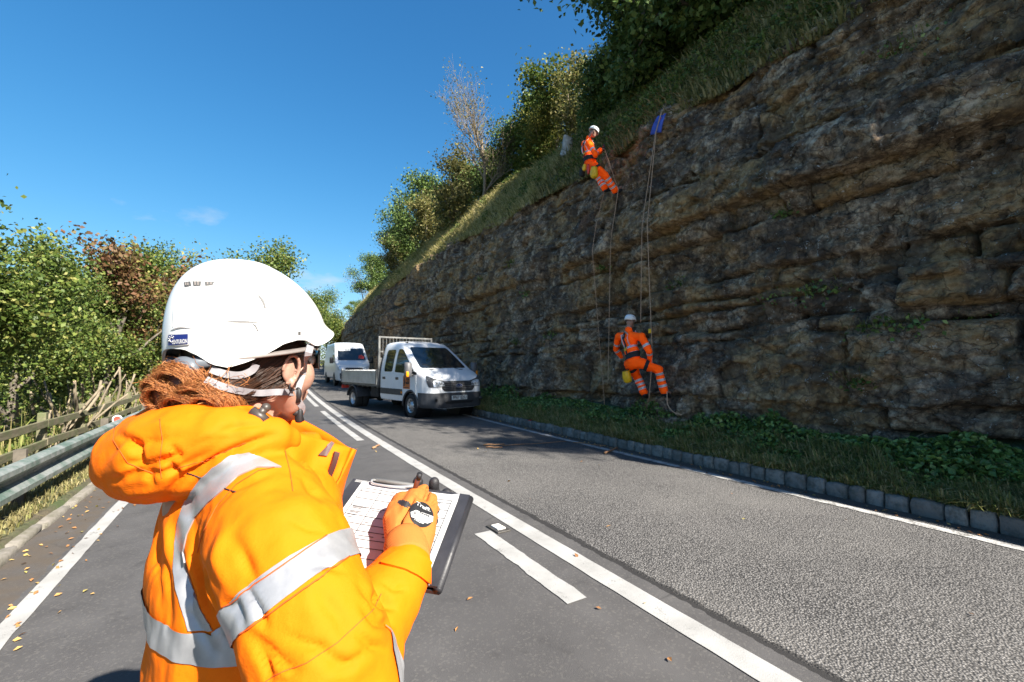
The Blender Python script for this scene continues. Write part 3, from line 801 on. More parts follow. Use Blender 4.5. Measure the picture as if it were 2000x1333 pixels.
proto('bare', 71, 7.0, .11, 'olive', 1500, .10, .25, 4, spread=.62, up=.34, nsplit=(5, 6), fork=.02, ratio=.66, bark='tanbark')
proto('bare2', 76, 3.6, .06, 'rust', 900, .08, .2, 3, spread=.8, up=.1, nsplit=(4, 6), fork=.1, bark='palebark')
def tree(name, key, loc, label, cat='tree', sc=1.0, rz_=0.0, group=None, lean=(0, 0), wide=1.0):
    tm, cm, h = PROTO[key]; r_ = thing(name, label, cat, loc, rz_, group); r_.scale = (sc*wide, sc*wide, sc); r_.rotation_euler = (lean[0], lean[1], rz_)
    add('trunk', tm, None, r_)
    if cm: add('crown', cm, None, r_)
    return r_
def bank_at(px, d):           # where the sight line through photo column px crosses the bank d metres behind the crest
    an = CAM_YAW+math.atan((px-1000)/FPX); Yv = np.arange(.5, 110, .05)
    f = (crest_x(Yv)+d)-np.tan(an)*Yv; i_ = int(np.argmax(f < 0)) if (f < 0).any() else len(Yv)-1
    Y = float(Yv[i_]); x, z = bank_pt(d, Y); return Vector((float(x), Y, float(z)-.06))

# --- trees and bushes on the bank above the rock
top = [
 (708, 1.5, 'bare2', 1.3, 'pale bare bush at the far end of the rock edge', 'bush'),
 (690, 3.2, 'dark', .8, 'dark tree at the far low end of the rock edge, leftmost on the bank', 'tree'),
 (735, 2.8, 'dark2', 1.05, 'dark bushy tree behind the pale bare bush on the far rock edge', 'tree'),
 (768, 1.6, 'olive', 1.15, 'low olive bush just right of the pale bare bush on the bank', 'bush'),
 (792, 2.9, 'dark', 1.02, 'dark tree above the sunlit grass, left of the thin-stemmed olive bushes', 'tree'),
 (832, 1.9, 'olive', 1.35, 'thin-stemmed olive bush above the sunlit grass, the lower of two', 'bush'),
 (846, 3.2, 'dark2', 1.15, 'dark bushy tree behind the lower thin-stemmed olive bush', 'tree'),
 (884, 2.0, 'olive', 1.5, 'thin-stemmed olive bush at the foot of the tall bare tree', 'bush'),
 (905, 4.7, 'dark2', 1.05, 'dark bushy tree filling the gap left of the tall bare tree', 'tree'),
 (944, 2.3, 'bare', 1.12, 'tall nearly leafless tree with pale upswept branches on the bank', 'tree'),
 (962, 4.8, 'bush', .95, 'green bush behind the foot of the tall bare tree', 'bush'),
 (1008, 4.7, 'dark2', .95, 'dark bush between the tall bare tree and the rounded green tree', 'bush'),
 (1050, 4.6, 'bush', 1.15, 'rounded sunlit green tree right of the tall bare tree', 'tree'),
 (1092, 4.8, 'yel', 1.05, 'yellow-green bush right of the rounded green tree', 'bush'),
 (1138, 4.7, 'olive', 1.3, 'small olive bush in the dip left of the big dark trees', 'bush'),
 (1180, 3.5, 'dark2', .70, 'dark green tree at the left of the big dark group above the rock', 'tree'),
 (1236, 3.3, 'bush', .86, 'sunlit green tree in the dark group above the upper climber', 'tree'),
 (1268, 4.0, 'dark', .82, 'dark tree behind the sunlit green one above the upper climber', 'tree'),
 (1315, 2.7, 'dark2', 1.2, 'dark tree above the blue rope protector cloth', 'tree'),
 (1385, 3.1, 'dark', 1.25, 'tall dark tree at the top edge, second from the right', 'tree'),
 (1450, 2.5, 'dark2', 1.2, 'dark bushy tree at the top edge nearest the corner of the rock', 'tree'),
]
for i_, (px, d, key, sc, lab, cat) in enumerate(top):
    tree('bush' if cat == 'bush' else ('bare_tree' if key == 'bare' else 'broadleaf_tree'), key, bank_at(px, d), lab, cat, sc, i_*1.7, 'trees and bushes above the rock')
# trees on the same bank behind the viewer: they throw the dappled shade on the road
rg = random.Random(3)
for Y, d, key, sc in ((-7.6, 2.7, 'bush', 1.15), (-4.2, 2.6, 'dark2', 1.25), (-.8, 3.0, 'dark2', 1.2)):
    x, z = bank_pt(d, Y); tree('broadleaf_tree', key, (float(x), Y, float(z)-.05), 'leafy tree on the bank behind the viewer, shading the road', 'tree', sc, rg.uniform(0, 6), 'trees behind the viewer')

# --- left roadside trees
def LP(px, X, dz=0.0):
    an = CAM_YAW+math.atan((px-1000)/FPX); Y = X/math.tan(an) if abs(an) > .01 else 60
    Y = min(max(Y, 3), 90); return Vector((X, Y, float(ground_z(np.float64(X), np.float64(Y)))+dz))
left = [
 (-100, -4.2, 'syc', .90, 'tall green tree reaching in at the left edge of the picture', 'tree'),
 (25, -4.3, 'syc2', .92, 'green tree with pale leaning stems above the guardrail, far left', 'tree'),
 (95, -4.6, 'syc', .90, 'green tree behind the leftmost leaning stems', 'tree'),
 (150, -4.9, 'syc2', 1.1, 'green tree left of the rust-leaved tree', 'tree'),
 (205, -4.2, 'rust', 1.28, 'thin rust-leaved tree between the green ones on the left', 'tree'),
 (245, -4.0, 'syc', 1.25, 'dark green tree behind the right side of the rust-leaved tree', 'tree'),
 (285, -4.2, 'yel', 1.75, 'yellow-green tree just right of the rust-leaved tree', 'tree'),
 (325, -3.6, 'syc2', 1.85, 'green tree left of the white helmet', 'tree'),
 (362, -3.4, 'yel', 2.15, 'yellow-green tree half hidden behind the white helmet', 'tree'),
 (412, -2.2, 'syc', 2.3, 'tall green tree showing over the white helmet', 'tree'),
 (5, -8.0, 'bush', 1.3, 'dense green tree filling the back row at the far left', 'tree'),
 (120, -8.5, 'bush', 1.45, 'dense green tree in the middle of the back row on the left', 'tree'),
 (215, -7.5, 'bush', 1.6, 'dense green tree in the back row behind the rust-leaved tree', 'tree'),
]
for i_, (px, X, key, sc, lab, cat) in enumerate(left):
    tree('roadside_tree', key, LP(px, X, -.05), lab, cat, sc, i_*2.3, 'trees along the left roadside')
# overhanging twig at the left edge
# far trees where the road bends out of sight
far = [(640, 92, 'yel', 3.0, 'yellow-green tree beyond the rock where the road bends, nearest the helmet'), (664, 104, 'syc', 3.0, 'green tree beyond the bend, right behind the white van'), (622, 84, 'syc2', 3.2, 'green tree beyond the bend peeping past the helmet peak'), (682, 96, 'bush', 1.9, 'small yellow-green tree at the foot of the far rock end')]
for i_, (px, Y, key, sc, lab) in enumerate(far):
    an = CAM_YAW+math.atan((px-1000)/FPX); tree('roadside_tree', key, (math.tan(an)*Y, Y, float(rz(Y))-.2), lab, 'tree', sc, i_*1.3, 'trees beyond the bend')

for i_, (Y, X_, key, sc, lab) in enumerate(((44, -4.4, 'syc', 1.3, 'nearest'), (56, -4.8, 'bush', 1.6, 'second'), (70, -5.0, 'yel', 1.7, 'third'), (88, -4.6, 'syc2', 1.7, 'farthest'))):
    tree('roadside_tree', key, RP(X_, Y, -.3), 'green tree in the far left row along the road, %s of four' % lab, 'tree', sc, i_*2.0, 'far trees along the left roadside')
# --- cut, pale-stemmed shrubs on the left bank
rg = random.Random(12)
cut = [(70, -3.45, 'leaning forked pale stems nearest the left edge'), (108, -3.6, 'short pale cut stems beside the leaning fork'), (160, -3.5, 'cut pale stems in the middle of the left bank'), (200, -3.4, 'tallest crooked pale cut stem on the left bank'), (238, -3.4, 'cluster of pale cut stems left of the helmet'), (270, -3.3, 'splayed pale cut stems touching the helmet edge'), (130, -3.3, 'low pale cut stems behind the fence')]
for i_, (px, X, lab) in enumerate(cut):
    b = LP(px, X, -.05); sh = thing('cut_shrub', lab, 'shrub', b, 0, 'cut shrubs on the left bank')
    for q in range(rg.randint(4, 7)):
        L = rg.uniform(.6, 1.8)*(1.3 if i_ in (0, 3) and q < 2 else 1); a = rg.uniform(0, 6.28); ln = rg.uniform(.1, .75)
        o0 = Vector((rg.uniform(-.35, .35), rg.uniform(-.35, .35), 0)); pts = [o0]; d = Vector((math.cos(a)*ln, math.sin(a)*ln, 1)).normalized(); rad = rg.uniform(.02, .05)
        for s_ in range(5):
            d = (d+Vector((rg.gauss(0, .16), rg.gauss(0, .16), .04))).normalized(); pts.append(pts[-1]+d*L/5)
        mb = MB(); mb.tube(pts, [rad*(1-.09*j) for j in range(6)], 7); st = mb.build('stem', MT['palebark'], sh, True)
        st.data.materials.append(MT['cutwood']); st.data.polygons[len(st.data.polygons)-1].material_index = 1; st.data.polygons[len(st.data.polygons)-1].use_smooth = False
rng = np.random.RandomState(9)
# --- brambles over the left bank
def mound(X, Y): return (.55+.75*sstep(-3.2, -5.0, X))*np.clip(.55+.9*fbm(X*.55, Y*.4, 1.2, o=3), .08, 1.6)
n = 46000; Y = 4+44*rng.rand(n)**1.5; X = -3.05-rng.rand(n)**.8*7
z = ground_z(X, Y)+rz(Y)+mound(X, Y)*(1-rng.rand(n)**2*.8)
V, F = leaf_arrays(np.stack([X+sx(Y), Y, z], 1), .075+.0018*Y, rng, .5)
stuff('bramble', V, F, [LM['green']], 'tangled green brambles covering the left bank behind the fence', 'brambles')
n = 9000; Y = 4+36*rng.rand(n)**1.5; X = -3.0-rng.rand(n)*5
P0 = np.stack([X+sx(Y), Y, ground_z(X, Y)+rz(Y)], 1)
V, F = blade_arrays(P0, .75, rng, .010, .9); stuff('long_grass', V, F, [GM['mix']], 'long rank grass growing through the brambles on the left', 'grass')
# --- grass of the left verge
n = 26000; Y = 1.5+20*rng.rand(n)**1.7; X = -1.78-rng.rand(n)*1.3
P0 = np.stack([X+sx(Y), Y, ground_z(X, Y)+rz(Y)-.005], 1)
V, F = blade_arrays(P0, .10, rng, .006, 1.5); stuff('grass', V, F, [GM['dry']], 'short dry grass on the left verge under the guardrail', 'grass')
# --- grass and ivy at the foot of the rock
n = 60000; Y = 1.2+30*rng.rand(n)**1.8; X = 6.13+rng.rand(n)**1.35*1.0
P0 = np.stack([X+sx(Y), Y, np.maximum(verge_z(X, Y), .09)+rz(Y)-.01], 1)
V, F = blade_arrays(P0, .16*(.6+.8*np.clip(.5+fbm(X*3, Y*2.2, 1., o=2), 0, 1.4)), rng, .008, 1.2, (-.3, 0, 0)); stuff('grass', V, F, [GM['mix']], 'rough grass spilling over the kerb stones at the foot of the rock', 'grass')
n = 30000; Y = 1.0+28*rng.rand(n)**1.7; X = 6.42+rng.rand(n)**.9*1.15
hh_ = np.clip(.16+.42*fbm(X*1.5, Y*.8, 6., o=3), 0, .62)*sstep(6.35, 6.8, X)*(.5+.5*sstep(9, 4, Y)+.6*sstep(9.5, 12, Y))
z = verge_z(X, Y)+rz(Y)+hh_*(1-rng.rand(n)**2)+.01
V, F = leaf_arrays(np.stack([X+sx(Y), Y, z], 1), .060+.035*rng.rand(n)**2, rng, .55, .38); stuff('bramble', V, F, [LM['ivy']], 'dark glossy bramble leaves banked against the foot of the rock', 'brambles')
# --- grass lying down the bank and over the rock edge
nt = 7000; n = nt*13; Y = np.repeat(1.5+58*rng.rand(nt)**1.4, 13)+rng.normal(0, .09, n); d = np.clip(np.repeat(-.05+3.2*rng.rand(nt)**1.2, 13)+rng.normal(0, .07, n), -.2, 3.3)
x, z = bank_pt(d, Y); ok = np.ones(n, bool)
hb = np.repeat(.09+.24*rng.rand(nt)**2.2, 13)+.003*Y
V, F = blade_arrays(np.stack([x, Y, z-.01], 1), hb, rng, .012+.0004*Y.mean(), .9, (-.40, 0, -.12))
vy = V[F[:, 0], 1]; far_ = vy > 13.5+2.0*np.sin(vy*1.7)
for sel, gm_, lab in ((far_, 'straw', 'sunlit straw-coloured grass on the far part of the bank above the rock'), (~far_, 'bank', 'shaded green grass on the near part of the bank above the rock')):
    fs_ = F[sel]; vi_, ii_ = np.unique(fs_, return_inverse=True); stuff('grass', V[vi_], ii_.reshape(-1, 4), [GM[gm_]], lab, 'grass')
n = 60000; Y = 2+44*rng.rand(n)**1.5; d = .1+2.9*rng.rand(n); msk = fbm(d*.9, Y*.5, 4., o=3) > .18-.35*sstep(16, 9, Y); Y, d = Y[msk], d[msk]
x, z = bank_pt(d, Y); V, F = leaf_arrays(np.stack([x, Y, z+.45*rng.rand(len(Y))**1.5], 1), .10, rng, .4); stuff('bramble', V, F, [LM['green']], 'patches of low leafy growth on the bank above the rock', 'brambles')
# --- tufts rooted in the rock
CLB = BVHTree.FromPolygons([tuple(v) for v in V_ROCK], [tuple(f) for f in F_ROCK])
def on_rock(px, py):
    d = ray(px, py).normalized(); hit, nn, ii, dist = CLB.ray_cast(C_O, d); return hit, nn
tufts = [(1322, 556, .30, 'leafy fern tuft right of the hanging ropes'), (1545, 580, .42, 'long grassy tuft on a ledge right of the climbers'), (1610, 566, .30, 'leafy end of the grassy ledge tuft'), (1708, 640, .34, 'dark tuft on a lower ledge at the right'), (1778, 634, .30, 'sparse tuft right of the dark ledge tuft'), (1893, 622, .26, 'small tuft near the right edge of the rock'), (1000, 515, .30, 'upper of two green tufts in the middle of the rock'), (1030, 572, .30, 'lower of two green tufts in the middle of the rock'), (1080, 655, .36, 'wide tuft on a ledge left of the lower climber'), (1010, 668, .26, 'small tuft on a ledge above the truck'), (1182, 522, .2, 'tiny tuft under the upper climber'), (1530, 420, .24, 'small pale tuft high on the rock'), (1672, 742, .28, 'tuft low on the rock at the right'), (940, 545, .26, 'faint tuft on the rock above the truck cab'), (1770, 90, .45, 'hanging grass tuft near the top right corner'), (1400, 168, .3, 'green leafy sprig at the rock edge beside the blue cloth'), (1495, 830, .34, 'bright upright leaves at the foot of the rock')]
for i_, (px, py, s_, lab) in enumerate(tufts):
    hit, nn = on_rock(px, py)
    if hit is None: continue
    tf = thing('rock_plant', lab, 'plant', hit, 0, 'tufts rooted in the rock')
    r2 = np.random.RandomState(100+i_); k_ = 46
    Pn = np.stack([-.02-s_*.45*r2.rand(k_), r2.normal(0, s_*.55, k_), r2.normal(0, s_*.26, k_)-.02], 1)
    V, F = leaf_arrays(Pn, .075 if s_ < .4 else .06, r2, .3); add('foliage', new_mesh('foliage', V, F), LM['ivy' if i_ % 3 else 'green'], tf)['kind'] = 'stuff'
    k_ = 34; P0 = np.stack([np.zeros(k_)+.02, r2.normal(0, s_*.5, k_), r2.normal(0, .05, k_)], 1)
    V, F = blade_arrays(P0, s_*.8, r2, .005, 1.2, (-.6, 0, -.5)); add('grass_blades', new_mesh('grass_blades', V, F), GM['mix'], tf)['kind'] = 'stuff'
# dead hanging bramble under the upper climber
hit, nn = on_rock(1148, 440); tf = thing('dead_bramble', 'dead brown bramble hanging on the rock below the upper climber', 'plant', hit)
rg = random.Random(4)
for q in range(3):
    mb = MB()
    for w in range(14):
        a = Vector((-.03, rg.gauss(0, .10), rg.uniform(.05, .35))); pts = [a]; d = Vector((-.5, rg.gauss(0, .5), -1)).normalized()
        for s_ in range(5): d = (d+Vector((rg.gauss(0, .25), rg.gauss(0, .25), -.15))).normalized(); pts.append(pts[-1]+d*.11)
        mb.tube(pts, .004, 4)
    mb.build('dead_stems', mat('dead stem', (.20, .12, .075), .9), tf)
# grey tree stump on the bank
b = bank_at(1112, 1.45); st = thing('tree_stump', 'pale grey weathered stump on the bank left of the upper climber', 'stump', b)
rings = []
for j, (zz_, rr) in enumerate(((-.2, .30), (.05, .24), (.25, .20), (.5, .19), (.56, .17))):
    rings.append([Vector((math.cos(a)*rr*(1+.12*math.sin(3*a+j)), math.sin(a)*rr*(1+.1*math.cos(5*a)), zz_+.05*math.sin(a*2+1)*(j > 2))) for a in [q*6.2832/14 for q in range(14)]])
mb = MB(); mb.loft(rings, cap=False); sb = mb.build('trunk', mat('weathered wood', (.34, .31, .28), .9, var=.4, vscale=5, bump=.5, bscale=20), st, True)
mb = MB(); mb.mesh([v*1 for v in rings[-1]], [tuple(range(14))]); mb.build('cut_face', MT['cutwood'], st)
# ------------------------------------------------------------------ vehicles
def car_paint(name, col, r_=.28):
    t = NT(name); p = t.co()
    t.set('Base Color', t.mix(t.ramp(t.noise(p, 2.2, 6, .7), [(.45, 0), (.8, .35)]), col, tuple(x*.72 for x in col)))
    t.set('Roughness', t.ramp(t.noise(p, 3.5, 5), [(.3, r_), (.7, r_+.16)])); t.set('Coat Weight', .5).set('Coat Roughness', .12); return t.m
MT['white'] = car_paint('white vehicle paint', (.74, .75, .76))
MT['plastic'] = mat('dark grey plastic', (.045, .047, .052), .55, var=.25, vscale=8)
MT['black'] = mat('black plastic', (.012, .012, .013), .5)
MT['rubber'] = mat('tyre rubber', (.022, .021, .020), .85, var=.3, vscale=12)
MT['glass'] = mat('vehicle glass', (.012, .016, .020), .04, spec=.9)
MT['alu'] = mat('aluminium', (.55, .56, .57), .42, .55, var=.18, vscale=3)
MT['steel'] = mat('grey galvanised steel', (.17, .17, .165), .55, .5, var=.25, vscale=5)
MT['silver'] = mat('wheel silver', (.55, .55, .55), .35, .7, var=.15, vscale=9)
MT['lamp'] = mat('lamp glass', (.62, .66, .70), .12, .3, spec=.9)
MT['orange_lens'] = mat('orange lens', (.85, .28, .01), .25)
MT['plate'] = mat('plate white', (.72, .72, .68), .4)
MT['ink'] = mat('black ink', (.01, .01, .012), .6)
MT['sign_orange'] = mat('sign orange', (.50, .13, .03), .5, var=.15, vscale=9)
MT['badge'] = mat('badge blue', (.01, .03, .12), .25)
MT['chassis'] = mat('chassis black', (.016, .015, .015), .8, var=.4, vscale=10)
MT['yellow'] = mat('yellow paint', (.75, .42, .02), .5, var=.15)
MT['redp'] = mat('red plastic', (.62, .05, .03), .5)

def lathe(prof, n=28, axis='y'):
    V, F = [], []; k = len(prof)
    for (r_, y) in prof:
        for j in range(n):
            a = 2*math.pi*j/n; V.append(Vector((r_*math.cos(a), y, r_*math.sin(a))))
    for i in range(k-1):
        for j in range(n): F.append((i*n+j, i*n+(j+1) % n, (i+1)*n+(j+1) % n, (i+1)*n+j))
    return V, F
def make_wheel(parent, c, side, rad=.345, w=.21, rim=.215, dual=False):
    """side -1: outer face towards -y"""
    wh = empty('wheel', c); wh.parent = parent
    s = side
    prof = [(rim-.01, -w/2), (rim+.03, -w/2-.012), (rad-.05, -w/2-.014), (rad-.012, -w/2+.012), (rad, -w/2+.035)]
    for g in (-.05, 0, .05): prof += [(rad, g-.012), (rad-.010, g-.010), (rad-.010, g+.010), (rad, g+.012)]
    prof += [(rad, w/2-.035), (rad-.012, w/2-.012), (rad-.05, w/2+.014), (rim-.01, w/2)]
    V, F = lathe([(r_, y*-s) for r_, y in prof], 32); obj('tyre', V, F, MT['rubber'], wh, True)
    d = .10 if dual else .02
    prof = [(rim, -w/2+.004), (rim-.015, -w/2+.002), (rim-.03, -w/2+.03+d*.5), (rim-.045, -w/2+.03+d), (.10, -w/2+.015+d*.8), (.085, -w/2-.01+d*.6), (.03, -w/2-.015+d*.6), (.001, -w/2-.015+d*.6)]
    V, F = lathe([(r_, y*-s) for r_, y in prof], 32); rm = obj('rim', V, F, MT['silver'], wh, True)
    for q in range(10):
        a = q*2*math.pi/10; rr = .148; mb = MB()
        M = Matrix.Rotation(-a, 3, 'Y'); V = []
        for j in range(10):
            b = 2*math.pi*j/10; V.append(M @ Vector((rr+.026*math.cos(b), (-w/2+.012+d)*-s, .017*math.sin(b))))
        for j in range(10):
            b = 2*math.pi*j/10; V.append(M @ Vector((rr+.026*math.cos(b), (-w/2+.004+d)*-s, .017*math.sin(b))))
        mb.mesh(V, [tuple(range(10, 20))]+[(j, (j+1) % 10, 10+(j+1) % 10, 10+j) for j in range(10)]); mb.build('vent_hole', MT['ink'], rm)
    return wh
def cab_body(zt, wt, x0, x1, zb0=.42, tum=.20, zw=1.25, hr=.95, nst=46):
    xs = np.concatenate([np.linspace(x1, .3, nst//2), np.linspace(.3, x0, nst//2+14)[1:]])
    rings = []
    for x in xs:
        zz = float(np.interp(x, [p[0] for p in zt], [p[1] for p in zt])); w = float(np.interp(x, [p[0] for p in wt], [p[1] for p in wt]))
        def W(z): return w*(1-tum*max(0, (z-zw)/hr)**1.25)
        zb = zb0-.12*float(sstep(.40, .50, x))
        half = [(0, zb), (w*.8, zb), (w*.97, zb+.03)]
        for f in np.linspace(.08, 1, 12):
            z = zb+f*(zz-.07-zb); half.append((W(z), z))
        wtp = W(zz-.03)
        half += [(wtp-.022, zz-.030), (wtp-.07, zz-.006), (wtp*.6, zz+.014), (wtp*.25, zz+.022)]
        ring = [Vector((x, y, z)) for y, z in half]+[Vector((x, 0, zz+.024))]+[Vector((x, -y, z)) for y, z in reversed(half[1:])]
        rings.append(ring)
    mb = MB(); mb.loft(rings); return mb
def side_axes(s): return ((1, 0, 0), (0, 0, 1)) if s < 0 else ((-1, 0, 0), (0, 0, 1))
def face_axes(wx, wy):
    W = Vector((wx, wy, 0)).normalized(); return Vector((-W.y, W.x, 0)), Vector((0, 0, 1))

# --- the white double-cab tipper
hd = Vector((.205, -.979, 0)).normalized()
fr = G(806, 815); lf = Vector((-hd.y, hd.x, 0))
org = fr+lf*.90; org.z = float(rz(org.y))-.012*abs(org.x-2.3)
trk = thing('tipper_truck', 'white double-cab tipper truck with grey bumper, parked half on the verge', 'truck', org, math.atan2(hd.y, hd.x))
zt = [(-1.97, 2.12), (-1.93, 2.19), (-1.8, 2.225), (-1.2, 2.245), (-.92, 2.20), (-.70, 2.085), (.26, 1.405), (.45, 1.335), (.72, 1.215), (.88, 1.11), (.96, 1.0), (1.0, .85), (1.015, .7), (1.02, .6)]
wt = [(-1.97, .96), (-1.9, .985), (.35, .985), (.6, .965), (.78, .92), (.9, .85), (.98, .75), (1.02, .66)]
mb = cab_body(zt, wt, -1.97, 1.02); me = new_mesh('body', [list(v) for v in mb.V], mb.F); fix_normals(me)
o = bpy.data.objects.new('tmp', me); COL.objects.link(o)
cut_ = []
for s in (-1, 1):
    c_ = MB(); c_.tube([(0, s*.55, .34), (0, s*1.3, .34)], .43, 32); co_ = c_.build('cut', None); fix_normals(co_.data); b_ = o.modifiers.new('b', 'BOOLEAN'); b_.object = co_; b_.operation = 'DIFFERENCE'; b_.solver = 'EXACT'; cut_.append(co_)
apply_mods(o); bm_ = o.data; COL.objects.unlink(o)
for c_ in cut_: bpy.data.objects.remove(c_)
tb = bvh_of(bm_)
body = add('body', bm_, MT['white'], trk, True); bm_.set_sharp_from_angle(angle=R(35))
# bumper and lower cladding: the lower band of the body, stood proud
def band(name, zlo, zhi, xlo, xhi, off, m, parent, th=.012):
    bm = bmesh.new(); bm.from_mesh(bm_)
    for pc, pn in (((0, 0, zlo), (0, 0, -1)), ((0, 0, zhi), (0, 0, 1)), ((xlo, 0, 0), (-1, 0, 0)), ((xhi, 0, 0), (1, 0, 0))):
        bmesh.ops.bisect_plane(bm, geom=bm.verts[:]+bm.edges[:]+bm.faces[:], plane_co=pc, plane_no=pn, clear_outer=True)
    dead = [f for f in bm.faces if abs(f.normal.z) > .85 or (f.calc_center_median().x < .45 and abs(f.normal.y) < .5)]
    bmesh.ops.delete(bm, geom=dead, context='FACES'); bm.normal_update()
    V = [v.co+v.normal*off for v in bm.verts]; N = [v.normal.copy() for v in bm.verts]; bm.verts.index_update(); F = [tuple(v.index for v in f.verts) for f in bm.faces]; bm.free()
    V2, F2 = shell(V, F, N, th); ob = obj(name, V2, F2, m, parent, True); fix_normals(ob.data); ob.data.set_sharp_from_angle(angle=R(35)); return ob
bumper = band('bumper', .31, .735, .435, 2, .022, MT['plastic'], trk, .03)
for s in (-1, 1):
    U, Vv = side_axes(s); k = -s
    panel('side_cladding', [(-1.9*k, .62), (-.47*k, .62), (-.47*k, .80), (-1.9*k, .80)][::(1 if k > 0 else -1)], (0, 0, 0), U, Vv, tb, .014, .018, .12, MT['plastic'], trk)
    # wheel arch lip
    mb = MB(); pts = [(math.cos(a)*.435, s*(.988 if a < 2.2 else .99), .34+math.sin(a)*.435) for a in np.linspace(-.05, math.pi+.05, 20)]
    mb.tube(pts, .032, 8, flat=.6, up=(0, 1, 0)); mb.build('wheel_arch', MT['plastic'], trk, True)
    c_ = MB(); V, F = lathe([(.425, .50*s), (.425, .985*s)], 28); mb = MB(); mb.mesh([v+Vector((0, 0, .34)) for v in V], F); mb.mesh([v+Vector((0, 0, .34)) for v in V[:28]], [tuple(range(28))]); mb.build('wheel_well', MT['black'], trk)
    # windows
    fw = [(.16, 1.345), (-.60, 1.93), (-.74, 2.00), (-.96, 2.00), (-.965, 1.30), (-.30, 1.275)]
    rw = [(-1.13, 1.31), (-1.13, 1.99), (-1.68, 1.99), (-1.68, 1.31)]
    for nm, poly in (('front_side_window', fw), ('rear_side_window', rw)):
        pl = [(x*k, z) for x, z in poly]; pl = pl[::-1] if k > 0 else pl
        rd = .09 if nm[0] == 'r' else [.02, .05, .08, .05, .05, .08][::(-1 if k > 0 else 1)]
        if nm[0] == 'r': panel('rear_side_window', pl, (0, 0, 0), U, Vv, tb, .006, .012, .1, MT['glass'], trk, rnd=.09)
        else: panel('front_side_window', pl, (0, 0, 0), U, Vv, tb, .006, .012, .1, MT['glass'], trk, rnd=.05)
    pl = [(.34, 1.30), (.17, 1.335), (-.16, 1.275), (-.14, 1.25), (.33, 1.235)]; pl = [(x*k, z) for x, z in pl]; pl = pl[::-1] if k < 0 else pl
    panel('mirror_sail', pl, (0, 0, 0), U, Vv, tb, .008, .014, .08, MT['black'], trk)
    # doors: shut lines and handles
    for nm, xa, xb in (('front_door', .33, -1.02), ('rear_door', -1.055, -1.87)):
        dz = [(xb+.012, .665), (xa-.012, .665), (xa-.012, 1.235), (xb+.012, 1.245)]; dz = [(x_*k, z_) for x_, z_ in dz]; dz = dz[::-1] if k < 0 else dz
        dr = panel(nm, dz, (0, 0, 0), U, Vv, tb, .0055, .008, .10, MT['white'], trk, rnd=.03)
        xh = (-.80 if nm[0] == 'f' else -1.66); mb = MB(); mb.box((xh, s*1.0, 1.11), (.15, .035, .04), bev=.012); mb.box((xh-.01, s*.988, 1.11), (.20, .012, .075), bev=.005); mb.build('handle', MT['black'], dr, True)
    # mirrors
    mi = empty('wing_mirror', (.16, s*1.16, 1.36)); mi.parent = trk
    mb = MB(); rings = []
    for zz_, a, b in ((-.19, .05, .09), (-.17, .075, .115), (0, .085, .12), (.20, .08, .115), (.235, .05, .09)):
        rings.append([Vector((math.cos(q)*a*(1.3 if math.cos(q) > 0 else .7), math.sin(q)*b, zz_)) for q in [i_*6.2832/14 for i_ in range(14)]])
    mb.loft(rings); mb.build('housing', mat('mirror grey', (.09, .09, .095), .5), mi, True)
    mb = MB(); mb.box((.075, s*.055, -.10), (.06, .085, .16), bev=.02); mb.build('indicator', MT['orange_lens'], mi, True)
    mb = MB(); mb.tube([(0, -s*.08, -.14), (-.02, -s*.22, -.12)], .035, 8); mb.build('arm', MT['black'], mi, True)
    # headlamps
    U2, V2_ = face_axes(.80, .62*s)
    c0 = Vector((.86, s*.70, 1.0)); q = [(-.30, -.10), (.16, -.11), (.22, .02), (.26, .22), (.06, .14), (-.26, .06)]
    q = [(x*(1 if s > 0 else -1), z) for x, z in q]; q = q[::-1] if s < 0 else q
    hl = panel('headlamp', q, c0, U2, V2_, tb, .008, .02, .05, MT['plastic'], trk, rnd=.04)
    q = [(-.27, -.085), (.02, -.095), (.05, .08), (-.05, .085), (-.23, .035)]; q = [(x*(1 if s > 0 else -1), z) for x, z in q]; q = q[::-1] if s < 0 else q
    panel('lens', q, c0, U2, V2_, tb, .014, .01, .05, MT['lamp'], hl, rnd=.03)
    for dx, dz, rr in ((-.14, .005, .045), (-.04, .01, .04), (-.10, -.06, .018)):
        hit, nn, i_, d_ = tb.ray_cast(c0+U2*(dx*(1 if s > 0 else -1))+Vector((0, 0, dz))+U2.cross(V2_), -U2.cross(V2_))
        if hit: mb = MB(); mb.ball(hit+nn*.012, rr, 12, 8); mb.build('reflector', MT['silver'], hl, True)
    # fog recess and silver blade on the bumper
    hit, nn, i_, d_ = tb.ray_cast(Vector((2, s*.74, .55)), Vector((-1, 0, 0)))
    if hit: mb = MB(); mb.box(hit+Vector((.025, 0, 0)), (.05, .17, .085), Matrix.Rotation(-s*.6, 3, 'Z'), bev=.02); mb.build('fog_recess', MT['black'], bumper, True)
    make_wheel(trk, (0, s*.87, .345), s)
    for yy in (.93, .68): make_wheel(trk, (-3.95, s*yy, .345), s, dual=(yy > .9))
    mb = MB(); pts = [(-3.95+math.cos(a)*.44, s*.82, .36+math.sin(a)*.44) for a in np.linspace(.15, math.pi-.15, 14)]
    V = []; 
    for p_ in pts: V += [Vector(p_)+Vector((0, s*.24, 0)), Vector(p_)-Vector((0, s*.26, 0))]
    mb.mesh(V, [(2*i_, 2*i_+1, 2*i_+3, 2*i_+2) for i_ in range(13)]); mb.tube([Vector(p_)+Vector((0, s*.24, 0)) for p_ in pts], .02, 6); mb.build('mudguard', MT['plastic'], trk, True)
U, Vv = face_axes(1, 0)
panel('windscreen', [(-.80, 1.425), (.80, 1.425), (.74, 1.75), (.66, 2.06), (-.66, 2.06), (-.74, 1.75)], (0, 0, 0), U, Vv, tb, .006, .012, .08, MT['glass'], trk, rnd=.07)
